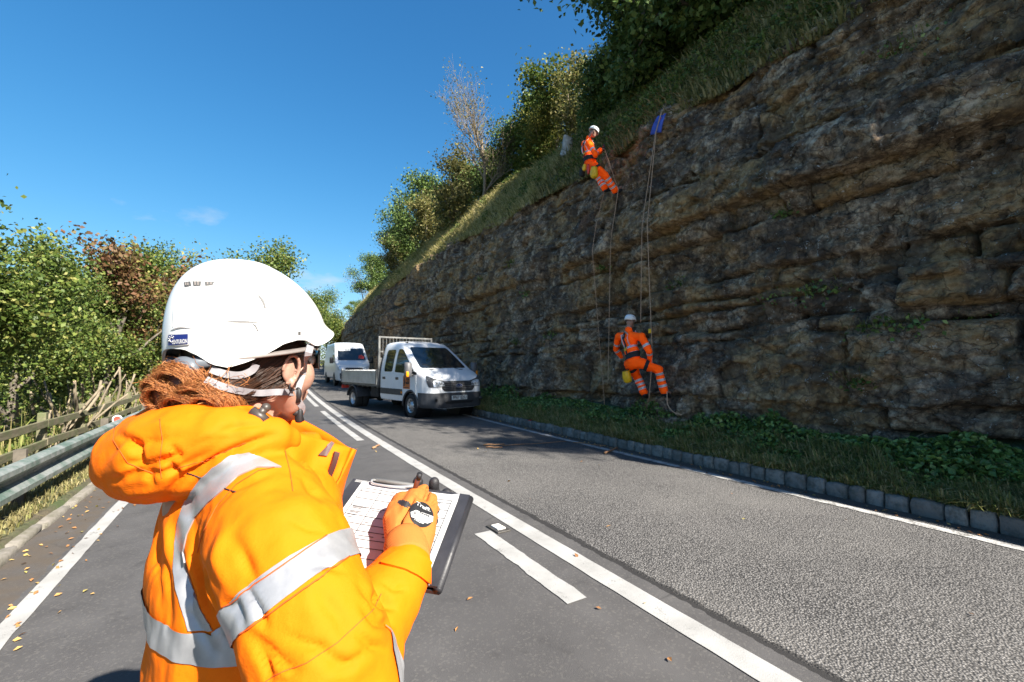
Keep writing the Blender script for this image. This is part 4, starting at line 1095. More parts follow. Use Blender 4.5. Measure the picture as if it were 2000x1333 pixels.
mb = MB()
for y0 in (-.1, .45): mb.tube([(.33, y0, 1.40), (.10, y0-.55, 1.545)], .008, 5)
mb.build('wiper_blades', MT['black'], trk)
gr = panel('grille', [(-.47, .775), (.47, .775), (.56, .86), (.57, .95), (.47, 1.055), (-.47, 1.055), (-.57, .95), (-.56, .86)], (0, 0, 0), U, Vv, tb, .014, .03, .05, MT['black'], trk, rnd=.04)
for z, hw in ((.815, .48), (.865, .53), (.915, .54), (.965, .53), (1.015, .47)):
    panel('slat', [(-hw, z-.011), (hw, z-.011), (hw, z+.011), (-hw, z+.011)], (0, 0, 0), U, Vv, tb, .030, .016, .06, mat('slat grey', (.10, .10, .105), .4), gr)
bd = panel('badge', [(.115*math.cos(a), .925+.048*math.sin(a)) for a in np.linspace(0, 2*math.pi, 21)[:-1]], (0, 0, 0), U, Vv, tb, .046, .02, .04, MT['silver'], gr)
panel('emblem_field', [(.098*math.cos(a), .925+.036*math.sin(a)) for a in np.linspace(0, 2*math.pi, 21)[:-1]], (0, 0, 0), U, Vv, tb, .049, .01, .04, MT['badge'], bd)
lettering('emblem_script', 'Ford', .062, (1.2, 0, .922), U, Vv, MT['silver'], bd, tb, .052, .0, width=.12, maxd=2)
pt = panel('number_plate', [(-.26, .535), (.26, .535), (.26, .650), (-.26, .650)], (0, 0, 0), U, Vv, tb, .040, .02, .1, MT['plate'], trk, rnd=.008)
lettering('plate_lettering', 'FP67 EZU', .115, (1.2, 0, .594), U, Vv, MT['ink'], pt, tb, .043, .0025, width=.46, maxd=2)
panel('air_intake', [(-.44, .43), (.44, .43), (.50, .50), (-.50, .50)], (0, 0, 0), U, Vv, tb, .026, .02, .06, MT['black'], bumper)
for y0 in (-.42, .42):
    mb = MB(); mb.box((.36, y0, 1.375), (.07, .34, .02), Matrix.Rotation(.35, 3, 'Y'), bev=.006); mb.build('bonnet_vent', MT['black'], trk)
for y0 in (-.6, .6):
    mb = MB(); mb.box((-.95, y0, 2.215), (.12, .06, .03), bev=.01); mb.build('roof_mount', MT['black'], trk)
# door sign
U, Vv = side_axes(-1)
sg = panel('door_sign', [(-.42, .82), (-.02, .82), (-.02, 1.02+.0), (-.02, 1.20), (-.42, 1.20)], (0, 0, 0), U, Vv, tb, .010, .004, .08, MT['sign_orange'], trk)
panel('sign_mark', [(-.26, .96), (-.06, .96), (-.06, 1.13), (-.22, 1.13), (-.28, 1.05)], (0, 0, 0), U, Vv, tb, .012, .003, .08, MT['ink'], sg)
panel('sign_horn', [(-.40, .90), (-.33, .90), (-.30, 1.0), (-.33, 1.16), (-.39, 1.16), (-.37, 1.02)], (0, 0, 0), U, Vv, tb, .012, .003, .08, MT['ink'], sg)
lettering('sign_lettering', 'IBEX', .10, (-.165, -1.2, 1.05), U, Vv, MT['sign_orange'], sg, tb, .015, .002, width=.20, maxd=2)
panel('sign_bar', [(-.38, .85), (-.06, .85), (-.06, .87), (-.38, .87)], (0, 0, 0), U, Vv, tb, .012, .003, .08, MT['ink'], sg)
panel('side_marker', [(-.54, .68), (-.46, .68), (-.46, .73), (-.54, .73)], (0, 0, 0), U, Vv, tb, .022, .01, .04, MT['orange_lens'], trk)
# chassis, bed, headboard
mb = MB()
for y in (-.42, .42): mb.box((-3.3, y, .66), (3.3, .08, .18))
for x in (-2.2, -3.2, -3.95, -4.7): mb.box((x, 0, .64), (.10, 1.0, .12))
mb.tube([(-3.95, -.9, .36), (-3.95, .9, .36)], .07, 10); mb.ball((-3.95, 0, .36), .16, 12, 8); mb.box((-2.55, -.72, .62), (.55, .35, .32), bev=.03); mb.build('chassis', MT['chassis'], trk)
mb = MB(); mb.box((-3.55, 0, .86), (2.95, 2.02, .07)); 
for x in np.arange(-4.9, -2.15, .38): mb.box((x, 0, .80), (.05, 1.9, .06))
mb.build('bed_floor', MT['steel'], trk)
for nm, s in (('dropside', -1), ('dropside', 1)):
    mb = MB(); mb.box((-3.55, s*1.02, 1.115), (2.86, .028, .42), bev=.004)
    for z in (.925, 1.00, 1.09, 1.18, 1.30): mb.box((-3.55, s*1.037, z), (2.86, .016, .05), bev=.005)
    mb.build(nm, MT['alu'], trk)
for s in (-1, 1):
    for x in (-2.13, -4.99): mb = MB(); mb.box((x, s*1.02, 1.12), (.07, .06, .50), bev=.008); mb.build('bed_post', MT['steel'], trk)
mb = MB(); mb.box((-5.0, 0, 1.115), (.028, 1.95, .42), bev=.004); mb.build('tailgate', MT['alu'], trk)
hb = empty('headboard', (-2.08, 0, .9)); hb.parent = trk
for s in (-1, 1): mb = MB(); mb.box((0, s*.97, .76), (.07, .07, 1.58), bev=.01); mb.build('upright', MT['steel'], hb)
mb = MB(); mb.box((.0, 0, 1.52), (.055, 2.0, .05), bev=.008); mb.box((0, 0, 1.05), (.045, 1.9, .04)); mb.build('crossbar', MT['steel'], hb)
mb = MB(); mb.box((.0, 0, .42), (.03, 1.88, .86)); mb.build('board', MT['steel'], hb)
mb = MB()
for y in np.linspace(-.85, .85, 15): mb.box((.02, y, 1.16), (.012, .012, .70))
mb.build('mesh_bars', MT['steel'], hb)
mb = MB(); mb.box((-3.45, .88, 1.17), (2.5, .05, .44), bev=.01); mb.build('side_liner', MT['yellow'], trk)
mb = MB(); mb.box((-5.08, -.85, .72), (.05, .28, .12), bev=.01); mb.build('tail_lamp', MT['redp'], trk)

# --- the white van behind it
hd2 = Vector((-.01, -1, 0)).normalized(); vo = P(662, 745, 27.5); vo = RP(0, vo.y)+Vector((vo.x-float(sx(vo.y)), 0, 0)); vo.x += .70
van = thing('panel_van', 'white panel van parked behind the tipper truck', 'van', vo, math.atan2(hd2.y, hd2.x))
zt2 = [(-4.6, 2.50), (-4.55, 2.58), (-1.4, 2.62), (-.95, 2.55), (-.62, 2.30), (.30, 1.45), (.55, 1.36), (.82, 1.20), (.93, 1.05), (.99, .85), (1.01, .6)]
wt2 = [(-4.6, .97), (-4.5, .99), (.35, .99), (.6, .965), (.8, .91), (.93, .82), (1.01, .68)]
mb = cab_body(zt2, wt2, -4.6, 1.01, zb0=.40, tum=.16, zw=1.3, hr=1.3); me = new_mesh('body', [list(v) for v in mb.V], mb.F); fix_normals(me); vb = bvh_of(me)
add('body', me, MT['white'], van, True); me.set_sharp_from_angle(angle=R(40)); tb_save = tb; U, Vv = face_axes(1, 0)
ws = panel('windscreen', [(-.82, 1.50), (.82, 1.50), (.74, 2.24), (-.74, 2.24)], (0, 0, 0), U, Vv, vb, .006, .012, .1, MT['glass'], van, rnd=.08)
panel('sun_visor', [(-.70, 2.08), (.0, 2.08), (.0, 2.20), (-.69, 2.20)], (0, 0, 0), U, Vv, vb, .012, .006, .1, MT['plate'], ws)
panel('red_dash_item', [(.38, 1.62), (.72, 1.60), (.74, 1.72), (.60, 1.84), (.44, 1.80)], (0, 0, 0), U, Vv, vb, .012, .006, .08, MT['redp'], ws, rnd=.04)
panel('grille', [(-.5, .80), (.5, .80), (.5, 1.05), (-.5, 1.05)], (0, 0, 0), U, Vv, vb, .01, .02, .1, MT['black'], van, rnd=.05)
panel('bumper', [(-.78, .40), (.78, .40), (.80, .74), (-.80, .74)], (0, 0, 0), U, Vv, vb, .02, .03, .1, MT['plastic'], van, rnd=.04)
for s in (-1, 1):
    U2, V2_ = face_axes(.8, .62*s); q = [(-.2, -.1), (.16, -.1), (.22, .2), (-.16, .08)]; q = [(x*(1 if s > 0 else -1), z) for x, z in q]; q = q[::-1] if s < 0 else q
    panel('headlamp', q, (.86, s*.72, 1.0), U2, V2_, vb, .008, .02, .08, MT['lamp'], van, rnd=.03)
    U3, V3 = side_axes(s); k = -s; pl = [(.18*k, 1.40), (-.55*k, 2.10), (-1.0*k, 2.12), (-1.0*k, 1.36)]; pl = pl[::-1] if k > 0 else pl
    panel('side_window', pl, (0, 0, 0), U3, V3, vb, .006, .012, .12, MT['glass'], van, rnd=.05)
    mi = empty('wing_mirror', (.2, s*1.17, 1.5)); mi.parent = van; mb = MB(); mb.box((0, 0, 0), (.12, .22, .36), bev=.05); mb.build('housing', MT['black'], mi, True); mb = MB(); mb.tube([(0, -s*.08, -.1), (-.02, -s*.22, -.1)], .03, 8); mb.build('arm', MT['black'], mi)
    for x in (0, -3.6):
        make_wheel(van, (x, s*.88, .345), s); mb = MB(); V, F = lathe([(.43, (.90)*s), (.43, .995*s), (.36, 1.0*s)], 28); mb.mesh([v+Vector((x, 0, .345)) for v in V], F); mb.mesh([v+Vector((x, .0, .345)) for v in [Vector((q.x, .994*s, q.z)) for q in V[:28]]], [tuple(range(28))]); mb.build('wheel_arch', MT['black'], van)
        mb = None
# --- guardrail on the left
MT['galv'] = mat('weathered galvanised', (.34, .35, .34), .6, .4, var=.3, vscale=6, col2=(.16, .15, .13))
t = NT('mossy guardrail'); p = t.pos()
t.set('Base Color', t.mix(t.ramp(t.noise(p, 4, 6, .7), [(.40, 0), (.60, .8)]), (.26, .275, .265), (.06, .115, .088))); t.set('Roughness', .6).set('Metallic', .25); t.bump(t.noise(p, 25, 4), .2, .005); MT['rail'] = t.m
GRX = -1.98; gl = thing('guardrail', 'green-stained steel crash barrier along the left verge', 'guardrail', RP(GRX, 2))
def rel(v): return v-gl.location
prof = [(.0, .555), (.045, .545), (.078, .52), (.08, .47), (.03, .425), (.0, .40), (.0, .365), (.03, .34), (.08, .295), (.078, .245), (.045, .22), (.0, .21)]
y = -6.0
while y < 44:
    L = 3.2; seg = np.linspace(y, y+L+.12, 5); V = []
    for yy in seg:
        for x_, z_ in prof: V.append(rel(RP(GRX+x_+.002*((yy-y)/L), yy, z_)))
    k_ = len(prof); F = [(i_*k_+j, i_*k_+j+1, (i_+1)*k_+j+1, (i_+1)*k_+j) for i_ in range(4) for j in range(k_-1)]
    N = [Vector((1, 0, 0))]*len(V); V2, F2 = shell(V, F, N, .004); ob = obj('beam', V2, F2, MT['rail'], gl, True); fix_normals(ob.data); ob.data.set_sharp_from_angle(angle=R(50))
    for q in range(4):
        mb = MB(); c_ = rel(RP(GRX+.004, y+.04+.02*q, .415-.02*(q % 2)*2)); mb.ball(c_, (.008, .014, .014), 8, 5); mb.build('bolt', MT['galv'], ob)
    mb = MB(); b_ = rel(RP(GRX-.12, y+.1, -.05)); mb.box(b_+Vector((0, 0, .30)), (.10, .06, .72)); mb.box(b_+Vector((.07, 0, .44)), (.10, .10, .16)); mb.build('post', MT['chassis'] if False else mat('rail post', (.10, .085, .065), .8, var=.4, vscale=8), gl)
    y += L
# red-and-white reflector on the rail
rf = thing('reflector', 'round red reflector fixed on top of the guardrail beside the hood', 'reflector', P(229, 819, 8.6))
mb = MB(); mb.tube([(0, -.01, 0), (0, .012, 0)], .075, 20); mb.build('backing', MT['plate'], rf); mb = MB(); mb.tube([(0, -.016, 0), (0, -.009, 0)], .055, 20); mb.build('lens', MT['redp'], rf); mb = MB(); mb.box((0, .02, -.14), (.03, .012, .26)); mb.build('bracket', MT['galv'], rf)
# --- post-and-rail fence behind it
t = NT('fence timber'); p = t.co((1, .12, 1)); t.set('Base Color', t.mix(t.ramp(t.noise(t.pos(), 5, 5), [(.4, 0), (.65, .75)]), t.ramp(t.noise(p, 25, 6, .7), [(.3, (.085, .075, .045)), (.7, (.19, .165, .11))]), (.075, .10, .032))); t.set('Roughness', .9); t.bump(t.noise(p, 60, 5), .4, .005); MT['timber'] = t.m
fn = thing('timber_fence', 'weathered low post and rail fence half buried in brambles', 'fence', RP(-2.95, 4)); rg = random.Random(2); y = -1.0
while y < 26:
    b_ = RP(-2.95, y, -.1)-fn.location; mb = MB(); mb.box(b_+Vector((0, 0, .36)), (.11, .11, .92), Matrix.Rotation(rg.uniform(-.05, .05), 3, 'X'), bev=.008); mb.build('post', MT['timber'], fn)
    for z in (.24, .55):
        a = RP(-2.88+rg.uniform(-.01, .01), y-.08, z-.02+rg.uniform(-.03, .03))-fn.location; c_ = RP(-2.88, y+2.0, z-.02+rg.uniform(-.03, .03))-fn.location; d_ = c_-a; M = d_.to_track_quat('Y', 'Z').to_matrix()
        mb = MB(); mb.box((a+c_)/2, (.045, d_.length, .12), M, bev=.008); mb.build('rail', MT['timber'], fn)
    y += 1.9
# ------------------------------------------------------------------ the two climbers
def hivis(name, col=(2.0, .165, .006), rough=.75, bs=900):
    t = NT(name); p = t.co()
    n = t.noise(p, 6, 5, .6); t.set('Base Color', t.ramp(n, [(.3, tuple(x*.86 for x in col)), (.7, col)]))
    t.set('Roughness', rough).set('Specular IOR Level', .12)
    w1 = t.node('ShaderNodeTexWave', {'Vector': t.co((1, 1, 1)), 'Scale': bs*.35, 'Distortion': .4, 'Detail': 1.0}, bands_direction='DIAGONAL').outputs['Fac']
    t.bump(t.math('ADD', t.math('MULTIPLY', w1, .07), t.math('MULTIPLY', t.noise(p, 42, 6, .68), 1.0)), .40, .004); return t.m
MT['hv'] = hivis('orange hi-vis cloth')
t = NT('reflective tape'); p = t.co(); n = t.noise(p, 30, 5, .6)
t.set('Base Color', t.ramp(n, [(.3, (.44, .45, .47)), (.7, (.60, .61, .63))])).set('Metallic', .25).set('Roughness', .42); t.bump(t.math('ADD', n, t.math('MULTIPLY', t.noise(p, 400, 2), .2)), .15, .002); MT['tape'] = t.m
t = NT('skin'); p = t.co(); t.set('Base Color', t.ramp(t.noise(p, 26, 5, .6), [(.3, (.26, .145, .105)), (.7, (.36, .215, .16))])).set('Roughness', .5).set('Subsurface Weight', .12).set('Subsurface Radius', (.01, .004, .002)).set('Subsurface Scale', .5); t.bump(t.noise(p, 300, 3), .10, .001); MT['skin'] = t.m
MT['hel'] = mat('helmet white', (.75, .75, .74), .32, coat=.2)
MT['web'] = mat('black webbing', (.014, .014, .015), .8, bump=.3, bscale=300)
MT['boot'] = mat('black boot', (.018, .018, .02), .6, var=.3, vscale=20)
MT['bag'] = mat('yellow bag', (.80, .46, .01), .45, var=.2, vscale=14, bump=.4, bscale=18, bdist=.01)
MT['rope'] = mat('tan rope', (.48, .31, .20), .9, var=.3, vscale=40, bump=.6, bscale=200)
def basis(fwd, up):
    f = Vector(fwd).normalized(); u = Vector(up); u = (u-f*u.dot(f)).normalized(); r_ = f.cross(u); return r_, u, f
def bmat(r_, u, f): return Matrix((r_, f, u)).transposed()      # local x=right, y=forward, z=up
def ribbon(name, pts, ups, w, th, m, parent, sub=4):
    """flat strap along pts; ups = outward normals"""
    pts = [Vector(p) for p in pts]; ups = [Vector(u).normalized() for u in ups]
    P2, U2 = [], []; k = len(pts)
    for i in range(k-1):
        p0, p1, p2, p3 = pts[max(0, i-1)], pts[i], pts[i+1], pts[min(k-1, i+2)]
        for q in range(sub):
            t_ = q/sub; P2.append(.5*((2*p1)+(-p0+p2)*t_+(2*p0-5*p1+4*p2-p3)*t_*t_+(-p0+3*p1-3*p2+p3)*t_**3)); U2.append((ups[i]*(1-t_)+ups[i+1]*t_).normalized())
    P2.append(pts[-1]); U2.append(ups[-1]); mb = MB(); rings = []
    for i, p in enumerate(P2):
        t_ = (P2[min(i+1, len(P2)-1)]-P2[max(0, i-1)]).normalized(); s = t_.cross(U2[i]).normalized(); n = s.cross(t_)
        rings.append([p+s*w/2+n*th/2, p-s*w/2+n*th/2, p-s*w/2-n*th/2, p+s*w/2-n*th/2])
    mb.loft(rings); o = mb.build(name, m, parent, True); o.data.set_sharp_from_angle(angle=R(40)); return o
def spline(pts, sub=6):
    pts = [Vector(p) for p in pts]; out = []; k = len(pts)
    for i in range(k-1):
        p0, p1, p2, p3 = pts[max(0, i-1)], pts[i], pts[i+1], pts[min(k-1, i+2)]
        for q in range(sub):
            t_ = q/sub; out.append(.5*((2*p1)+(-p0+p2)*t_+(2*p0-5*p1+4*p2-p3)*t_*t_+(-p0+3*p1-3*p2+p3)*t_**3))
    out.append(pts[-1]); return out
def loc_mesh(me, loc): me.transform(Matrix.Translation(-Vector(loc))); return me
def climber(J, fwd_head, fwd_chest, name_label, loc):
    """J: joints in world space"""
    root = thing('person', name_label, 'person', loc)
    L = lambda v: Vector(v)-Vector(loc)
    J = {k: L(v) for k, v in J.items()}
    up_t = (J['neck']-J['pelvis']).normalized(); r_, u, f = basis(fwd_chest, up_t); f = u.cross(r_); M = bmat(r_, u, f)
    hr, hu, hf = basis(fwd_head, (0, 0, 1)); HM = bmat(hr, hu, hf)
    # continuous body under the clothes
    mb = MB(); mid = (J['chest']+J['pelvis'])/2
    mb.ball(J['chest'], (.155, .10, .17), 14, 10, M); mb.ball(mid, (.135, .10, .17), 14, 10, M); mb.ball(J['pelvis'], (.15, .11, .12), 14, 10, M)
    mb.caps([J['chest'], J['neck'], J['head']], [.07, .055, .06], 12)
    mb.ball(J['head']+hf*.005, (.074, .092, .11), 16, 12, HM); mb.ball(J['head']+hf*.05-hu*.065, (.05, .045, .05), 12, 8, HM)
    mb.ball(J['head']+hf*.098-hu*.015, (.014, .020, .024), 8, 6, HM)
    for s in (-1, 1):
        mb.ball(J['head']+hr*s*.078-hu*.01-hf*.01, (.012, .024, .034), 8, 6, HM)
        k = 'r' if s > 0 else 'l'
        mb.caps([J['chest']+u*.10, J['sh_'+k], J['el_'+k], J['wr_'+k]], [.06, .05, .04, .03], 10)
        mb.caps([J['pelvis'], J['hip_'+k], J['kn_'+k], J['an_'+k], J['toe_'+k]], [.10, .085, .058, .042, .035], 10)
        hd_ = J.get('hd_'+k); d = (hd_-J['wr_'+k]).normalized(); sd = d.cross(Vector((0, 0, 1))); sd = sd.normalized() if sd.length > .1 else r_
        mb.caps([J['wr_'+k], J['wr_'+k]+d*.06], [.032, .036], 8)
        nrm = sd.cross(d)
        for q, (o_, ln) in enumerate(((-.030, .070), (-.010, .080), (.010, .076), (.030, .062))):
            b_ = J['wr_'+k]+d*.075+sd*o_; mb.caps([b_, b_+d*ln*.5-nrm*.006, b_+d*ln*.7-nrm*.035, b_+d*ln*.45-nrm*.055], [.0105, .010, .0095, .009], 6)
        b_ = J['wr_'+k]+d*.03+sd*.034; mb.caps([b_, b_+d*.03+sd*.022-nrm*.012, b_+d*.055+sd*.012-nrm*.035], [.012, .011, .010], 6)
    me = remesh(mb, .011, 3); body = add('body', me, [MT['skin']], root, True)
    # jacket
    mb = MB(); mb.ball(J['chest']+u*.02, (.19, .135, .20), 18, 12, M); mb.ball(mid+f*.0, (.175, .135, .19), 18, 12, M); mb.ball(J['pelvis']+u*.07, (.175, .14, .10), 18, 10, M)
    mb.caps([J['sh_l'], J['chest']+u*.12, J['sh_r']], [.075, .10, .075], 12); mb.caps([J['chest']+u*.1, J['neck']+u*.01], [.09, .07], 12)
    for k in 'lr':
        m2 = (J['sh_'+k]+J['el_'+k])/2; m3 = (J['el_'+k]+J['wr_'+k])/2
        mb.caps([J['sh_'+k], m2, J['el_'+k], m3, J['wr_'+k]], [.080, .072, .064, .058, .048], 12)
    jm = remesh(mb, .011, 5)
    A = get_co(jm); Nn = get_no(jm); A += Nn*(.010*fbm(A[:, 0]*9, A[:, 1]*9, A[:, 2]*13, o=3))[:, None]; set_co(jm, A)
    jk = add('jacket', jm, MT['hv'], root, True)
    # trousers
    mb = MB(); mb.ball(J['pelvis'], (.175, .145, .14), 18, 12, M)
    for k in 'lr':
        kn = (J['hip_'+k]+J['kn_'+k])/2; sh = (J['kn_'+k]+J['an_'+k])/2
        mb.caps([J['pelvis']*.5+J['hip_'+k]*.5, J['hip_'+k], kn, J['kn_'+k], sh, J['an_'+k]], [.125, .112, .100, .086, .082, .082], 14)
    tm = remesh(mb, .012, 4); A = get_co(tm); Nn = get_no(tm); A += Nn*(.014*fbm(A[:, 0]*8+3, A[:, 1]*8, A[:, 2]*11, o=3))[:, None]; set_co(tm, A)
    tr = add('trousers', tm, MT['hv'], root, True)
    # boots
    for k in 'lr':
        mb = MB(); d = (J['toe_'+k]-J['an_'+k]).normalized(); sh = (J['kn_'+k]-J['an_'+k]).normalized()
        mb.caps([J['an_'+k]+sh*.09, J['an_'+k]-sh*.02, J['an_'+k]-sh*.05+d*.03], [.062, .060, .055], 12); mb.caps([J['an_'+k]-sh*.06-d*.02, J['an_'+k]-sh*.065+d*.10, J['an_'+k]-sh*.07+d*.17], [.052, .054, .044], 12)
        add('boot', remesh(mb, .01, 3), MT['boot'], root, True)
    # reflective bands
    def limb(o_me, a, b, t0, w, rad, par):
        a, b = Vector(a), Vector(b); d = (b-a).normalized(); c = a+(b-a)*t0
        return slab('reflective_band', o_me, c-d*w/2, d, c+d*w/2, d, c, rad, .003, MT['tape'], par)
    for k in 'lr':
        limb(jm, J['sh_'+k], J['el_'+k], .62, .05, .13, jk); limb(jm, J['el_'+k], J['wr_'+k], .22, .05, .12, jk)
        for t0 in (.18, .46, .74): limb(tm, J['kn_'+k], J['an_'+k], t0, .05, .15, tr)
    limb(jm, mid-u*.06, mid+u*.06, .1, .05, .24, jk); limb(jm, mid+u*.04, mid+u*.16, .4, .05, .215, jk)
    jb = bvh_of(jm)
    def on(bv, p, d, off=.004):
        hit, n, i_, dd_ = bv.ray_cast(p-d*1.0, d, 2.0); return (hit-d*off, -d) if hit else (p-d*.13, -d)
    for s in (-1, 1):
        pts = []; ups = []
        for q in (.205, .14, .06, -.02, -.10):
            a = on(jb, J['chest']+u*q+r_*s*.10, f); pts.append(a[0]); ups.append(a[1])
        ribbon('back_band', pts, ups, .045, .004, MT['tape'], jk)
        pts = []; ups = []
        for q in (.20, .10, 0, -.12):
            a = on(jb, J['chest']+u*q+r_*s*.10, -f); pts.append(a[0]); ups.append(a[1])
        ribbon('front_band', pts, ups, .045, .004, MT['tape'], jk)
    # harness
    hn = empty('harness', J['pelvis']); hn.parent = root; z0 = Matrix.Translation(-J['pelvis'])
    c = J['pelvis']+u*.13; b_ = slab('waist_belt', jm, c-u*.06, u, c+u*.06, u, c, .26, .012, MT['web'], hn); b_.data.transform(z0)
    for k in 'lr':
        d = (J['kn_'+k]-J['hip_'+k]).normalized(); c = J['hip_'+k]+d*.12; b_ = slab('leg_loop', tm, c-d*.035, d, c+d*.035, d, c, .16, .012, MT['web'], hn); b_.data.transform(z0)
    pts = []; ups = []
    for q in (.22, .15, .05, -.05, -.15, -.24):
        a = on(jb, J['chest']+u*q, f, .010); pts.append(a[0]-J['pelvis']); ups.append(a[1])
    ribbon('back_strap', pts, ups, .045, .008, MT['web'], hn); ribbon('back_plate', [pts[0]+u*.0, pts[1], pts[2]*.7+pts[1]*.3], ups[:3], .10, .014, MT['web'], hn)
    pp = pts[-2]; ribbon('yellow_yoke', [pp-r_*.045+u*.03, pp-u*.02-f*.012, pp+r_*.045+u*.03], [-f, -f, -f], .03, .008, MT['bag'], hn)
    mb = MB(); q0 = pts[1]-f*.02; mb.tube([q0+r_*.022*math.cos(a)+u*.022*math.sin(a) for a in np.linspace(0, 6.283, 13)], .005, 6, cap=False); mb.build('d_ring', MT['silver'], hn, True)
    # helmet
    hp = J['head']+hu*.035-hf*.008; hm = empty('helmet', hp); hm.parent = root; rings = []
    for tq in np.linspace(0, 1, 9):
        a = tq*math.pi/2; zz_ = .115*math.sin(a)**.9; rr = math.cos(a)**.62 if tq < 1 else .02
        rings.append([hr*(math.cos(q)*.108*rr)+hf*(math.sin(q)*.132*rr+(.014 if math.sin(q) > .3 and tq == 0 else 0))+hu*(zz_-.012*math.sin(q)*(tq == 0)-(.028 if math.sin(q) < -.2 and tq == 0 else 0)) for q in [i_*6.2832/24 for i_ in range(24)]])
    inner = [[p*.93 for p in rg_] for rg_ in rings]
    mb = MB(); mb.loft(inner[:1]+rings, cap=False); mb.mesh(rings[-1], [tuple(range(24))]); sh_ = mb.build('shell', MT['hel'], hm, True)
    for s in (-1, 1):
        for q in range(2):
            mb = MB(); c = hr*s*.088+hf*(-.02+.035*q)+hu*.055; mb.ball(c, (.016, .014, .008), 10, 6, HM); mb.build('vent', MT['ink'], sh_, True)
        mb = MB(); mb.tube(spline([hr*s*.088-hf*.02-hu*.01, hr*s*.082+hf*.015-hu*.07, hf*.055-hu*.135]), .006, 6); mb.build('chin_strap', MT['web'], hm)
    return root, J
def taut(A_, B_, k=60):
    """a taut rope between two points, resting on whatever rock stands out between them"""
    A_, B_ = Vector(A_), Vector(B_); pts = [A_.lerp(B_, i_/k) for i_ in range(k+1)]
    lim = [min(p.x, cliff_x(p.y, p.z)-.05) if .7 < p.z < float(crest_z(p.y))-.25 else p.x for p in pts]; lim[0], lim[-1] = A_.x, B_.x
    hull = []
    for i_ in range(k+1):
        while len(hull) > 1 and (lim[hull[-1]]-lim[hull[-2]])*(i_-hull[-2]) >= (lim[i_]-lim[hull[-2]])*(hull[-1]-hull[-2]): hull.pop()
        hull.append(i_)
    xs_ = np.interp(range(k+1), hull, [lim[h_] for h_ in hull]); return [Vector((x_, p.y, p.z)) for x_, p in zip(xs_, pts)]
def rope_thing(pts, label, r_=.0075, m='rope', name='rope', hang=True):
    P3 = []
    for i_ in range(len(pts)-1): P3 += (taut(pts[i_], pts[i_+1]) if hang else spline(pts, 8) if i_ == 0 else [])[:None if i_ == len(pts)-2 or not hang else -1]
    o0 = P3[0]; mb = MB(); mb.tube([p-o0 for p in P3], r_, 6); o = mb.build(name, MT[m], None, True); o.location = o0; return tag(o, label, 'rope')
def sack(name, top, axis, L, rad, label, m='bag', lean=None):
    ax = Vector(axis).normalized(); a = ax.cross(Vector((.3, .8, .1))).normalized(); b = ax.cross(a); root = thing(name, label, 'bag', top)
    rings = []
    for i_, (t_, q) in enumerate(((0, .78), (.06, .86), (.3, 1.0), (.6, 1.05), (.85, .95), (.97, .7), (1.0, .3))):
        rings.append([ax*L*t_+(a*math.cos(w)+b*math.sin(w))*rad*q*(1+.10*math.sin(3*w+i_*1.3)) for w in [j*6.2832/18 for j in range(18)]])
    mb = MB(); mb.loft([[p*.97 for p in rings[1]]]+rings, cap=False); mb.mesh(rings[-1], [tuple(range(18))]); mb.build('body', MT[m], root, True)
    mb = MB(); mb.tube([(p)*1.0 for p in rings[0]]+[rings[0][0]], rad*.07, 6, cap=False); mb.build('rim', MT['web'], root, True)
    mb = MB(); mb.tube(spline([rings[0][0], -ax*L*.35+a*rad*.3, rings[0][9]]), rad*.055, 6); mb.build('strap', MT['web'], root, True)
    return root
# --- lower climber, back to us
hit, nn = on_rock(1300, 768); XF = hit.x
q = lambda px, py, dx: PX(px, py, XF-dx)
J1 = dict(pelvis=q(1238, 708, .62), chest=q(1231, 668, .60), neck=q(1228, 645, .56), head=q(1231, 629, .52),
          sh_l=q(1209, 657, .58), sh_r=q(1253, 658, .60), el_l=q(1203, 682, .48), wr_l=q(1213, 697, .32), hd_l=q(1220, 695, .22),
          el_r=q(1268, 686, .56), wr_r=q(1270, 706, .42), hd_r=q(1268, 708, .3),
          hip_l=q(1229, 712, .60), hip_r=q(1251, 710, .60), kn_l=q(1246, 738, .36), an_l=q(1257, 766, .30), toe_l=q(1262, 770, .12),
          kn_r=q(1286, 723, .36), an_r=q(1297, 764, .26), toe_r=q(1308, 768, .06))
c1, JJ1 = climber(J1, (.75, .05, -.12), (.97, -.22, .12), 'climber in orange suit and white helmet hanging low on the rock, back turned', q(1238, 712, .62))
b1 = sack('tool_bag', q(1222, 724, .72), (.25, -.05, -1), .26, .085, 'yellow tool bag hanging behind the lower climber')
# --- upper climber, side on
hit, nn = on_rock(1216, 372); XF = hit.x
J2 = dict(pelvis=q(1153, 322, .72), chest=q(1148, 291, .74), neck=q(1150, 271, .74), head=q(1159, 259, .70),
          sh_l=q(1150, 279, .90), sh_r=q(1141, 281, .58), el_l=q(1163, 303, .93), wr_l=q(1173, 293, .62), hd_l=q(1180, 291, .5),
          el_r=q(1152, 304, .44), wr_r=q(1173, 297, .48), hd_r=q(1180, 294, .42),
          hip_l=q(1160, 325, .78), hip_r=q(1151, 325, .60), kn_l=q(1183, 345, .62), an_l=q(1201, 372, .30), toe_l=q(1213, 366, .10),
          kn_r=q(1168, 346, .42), an_r=q(1181, 368, .30), toe_r=q(1190, 366, .12))
J2 = {k: v for k, v in J2.items()}
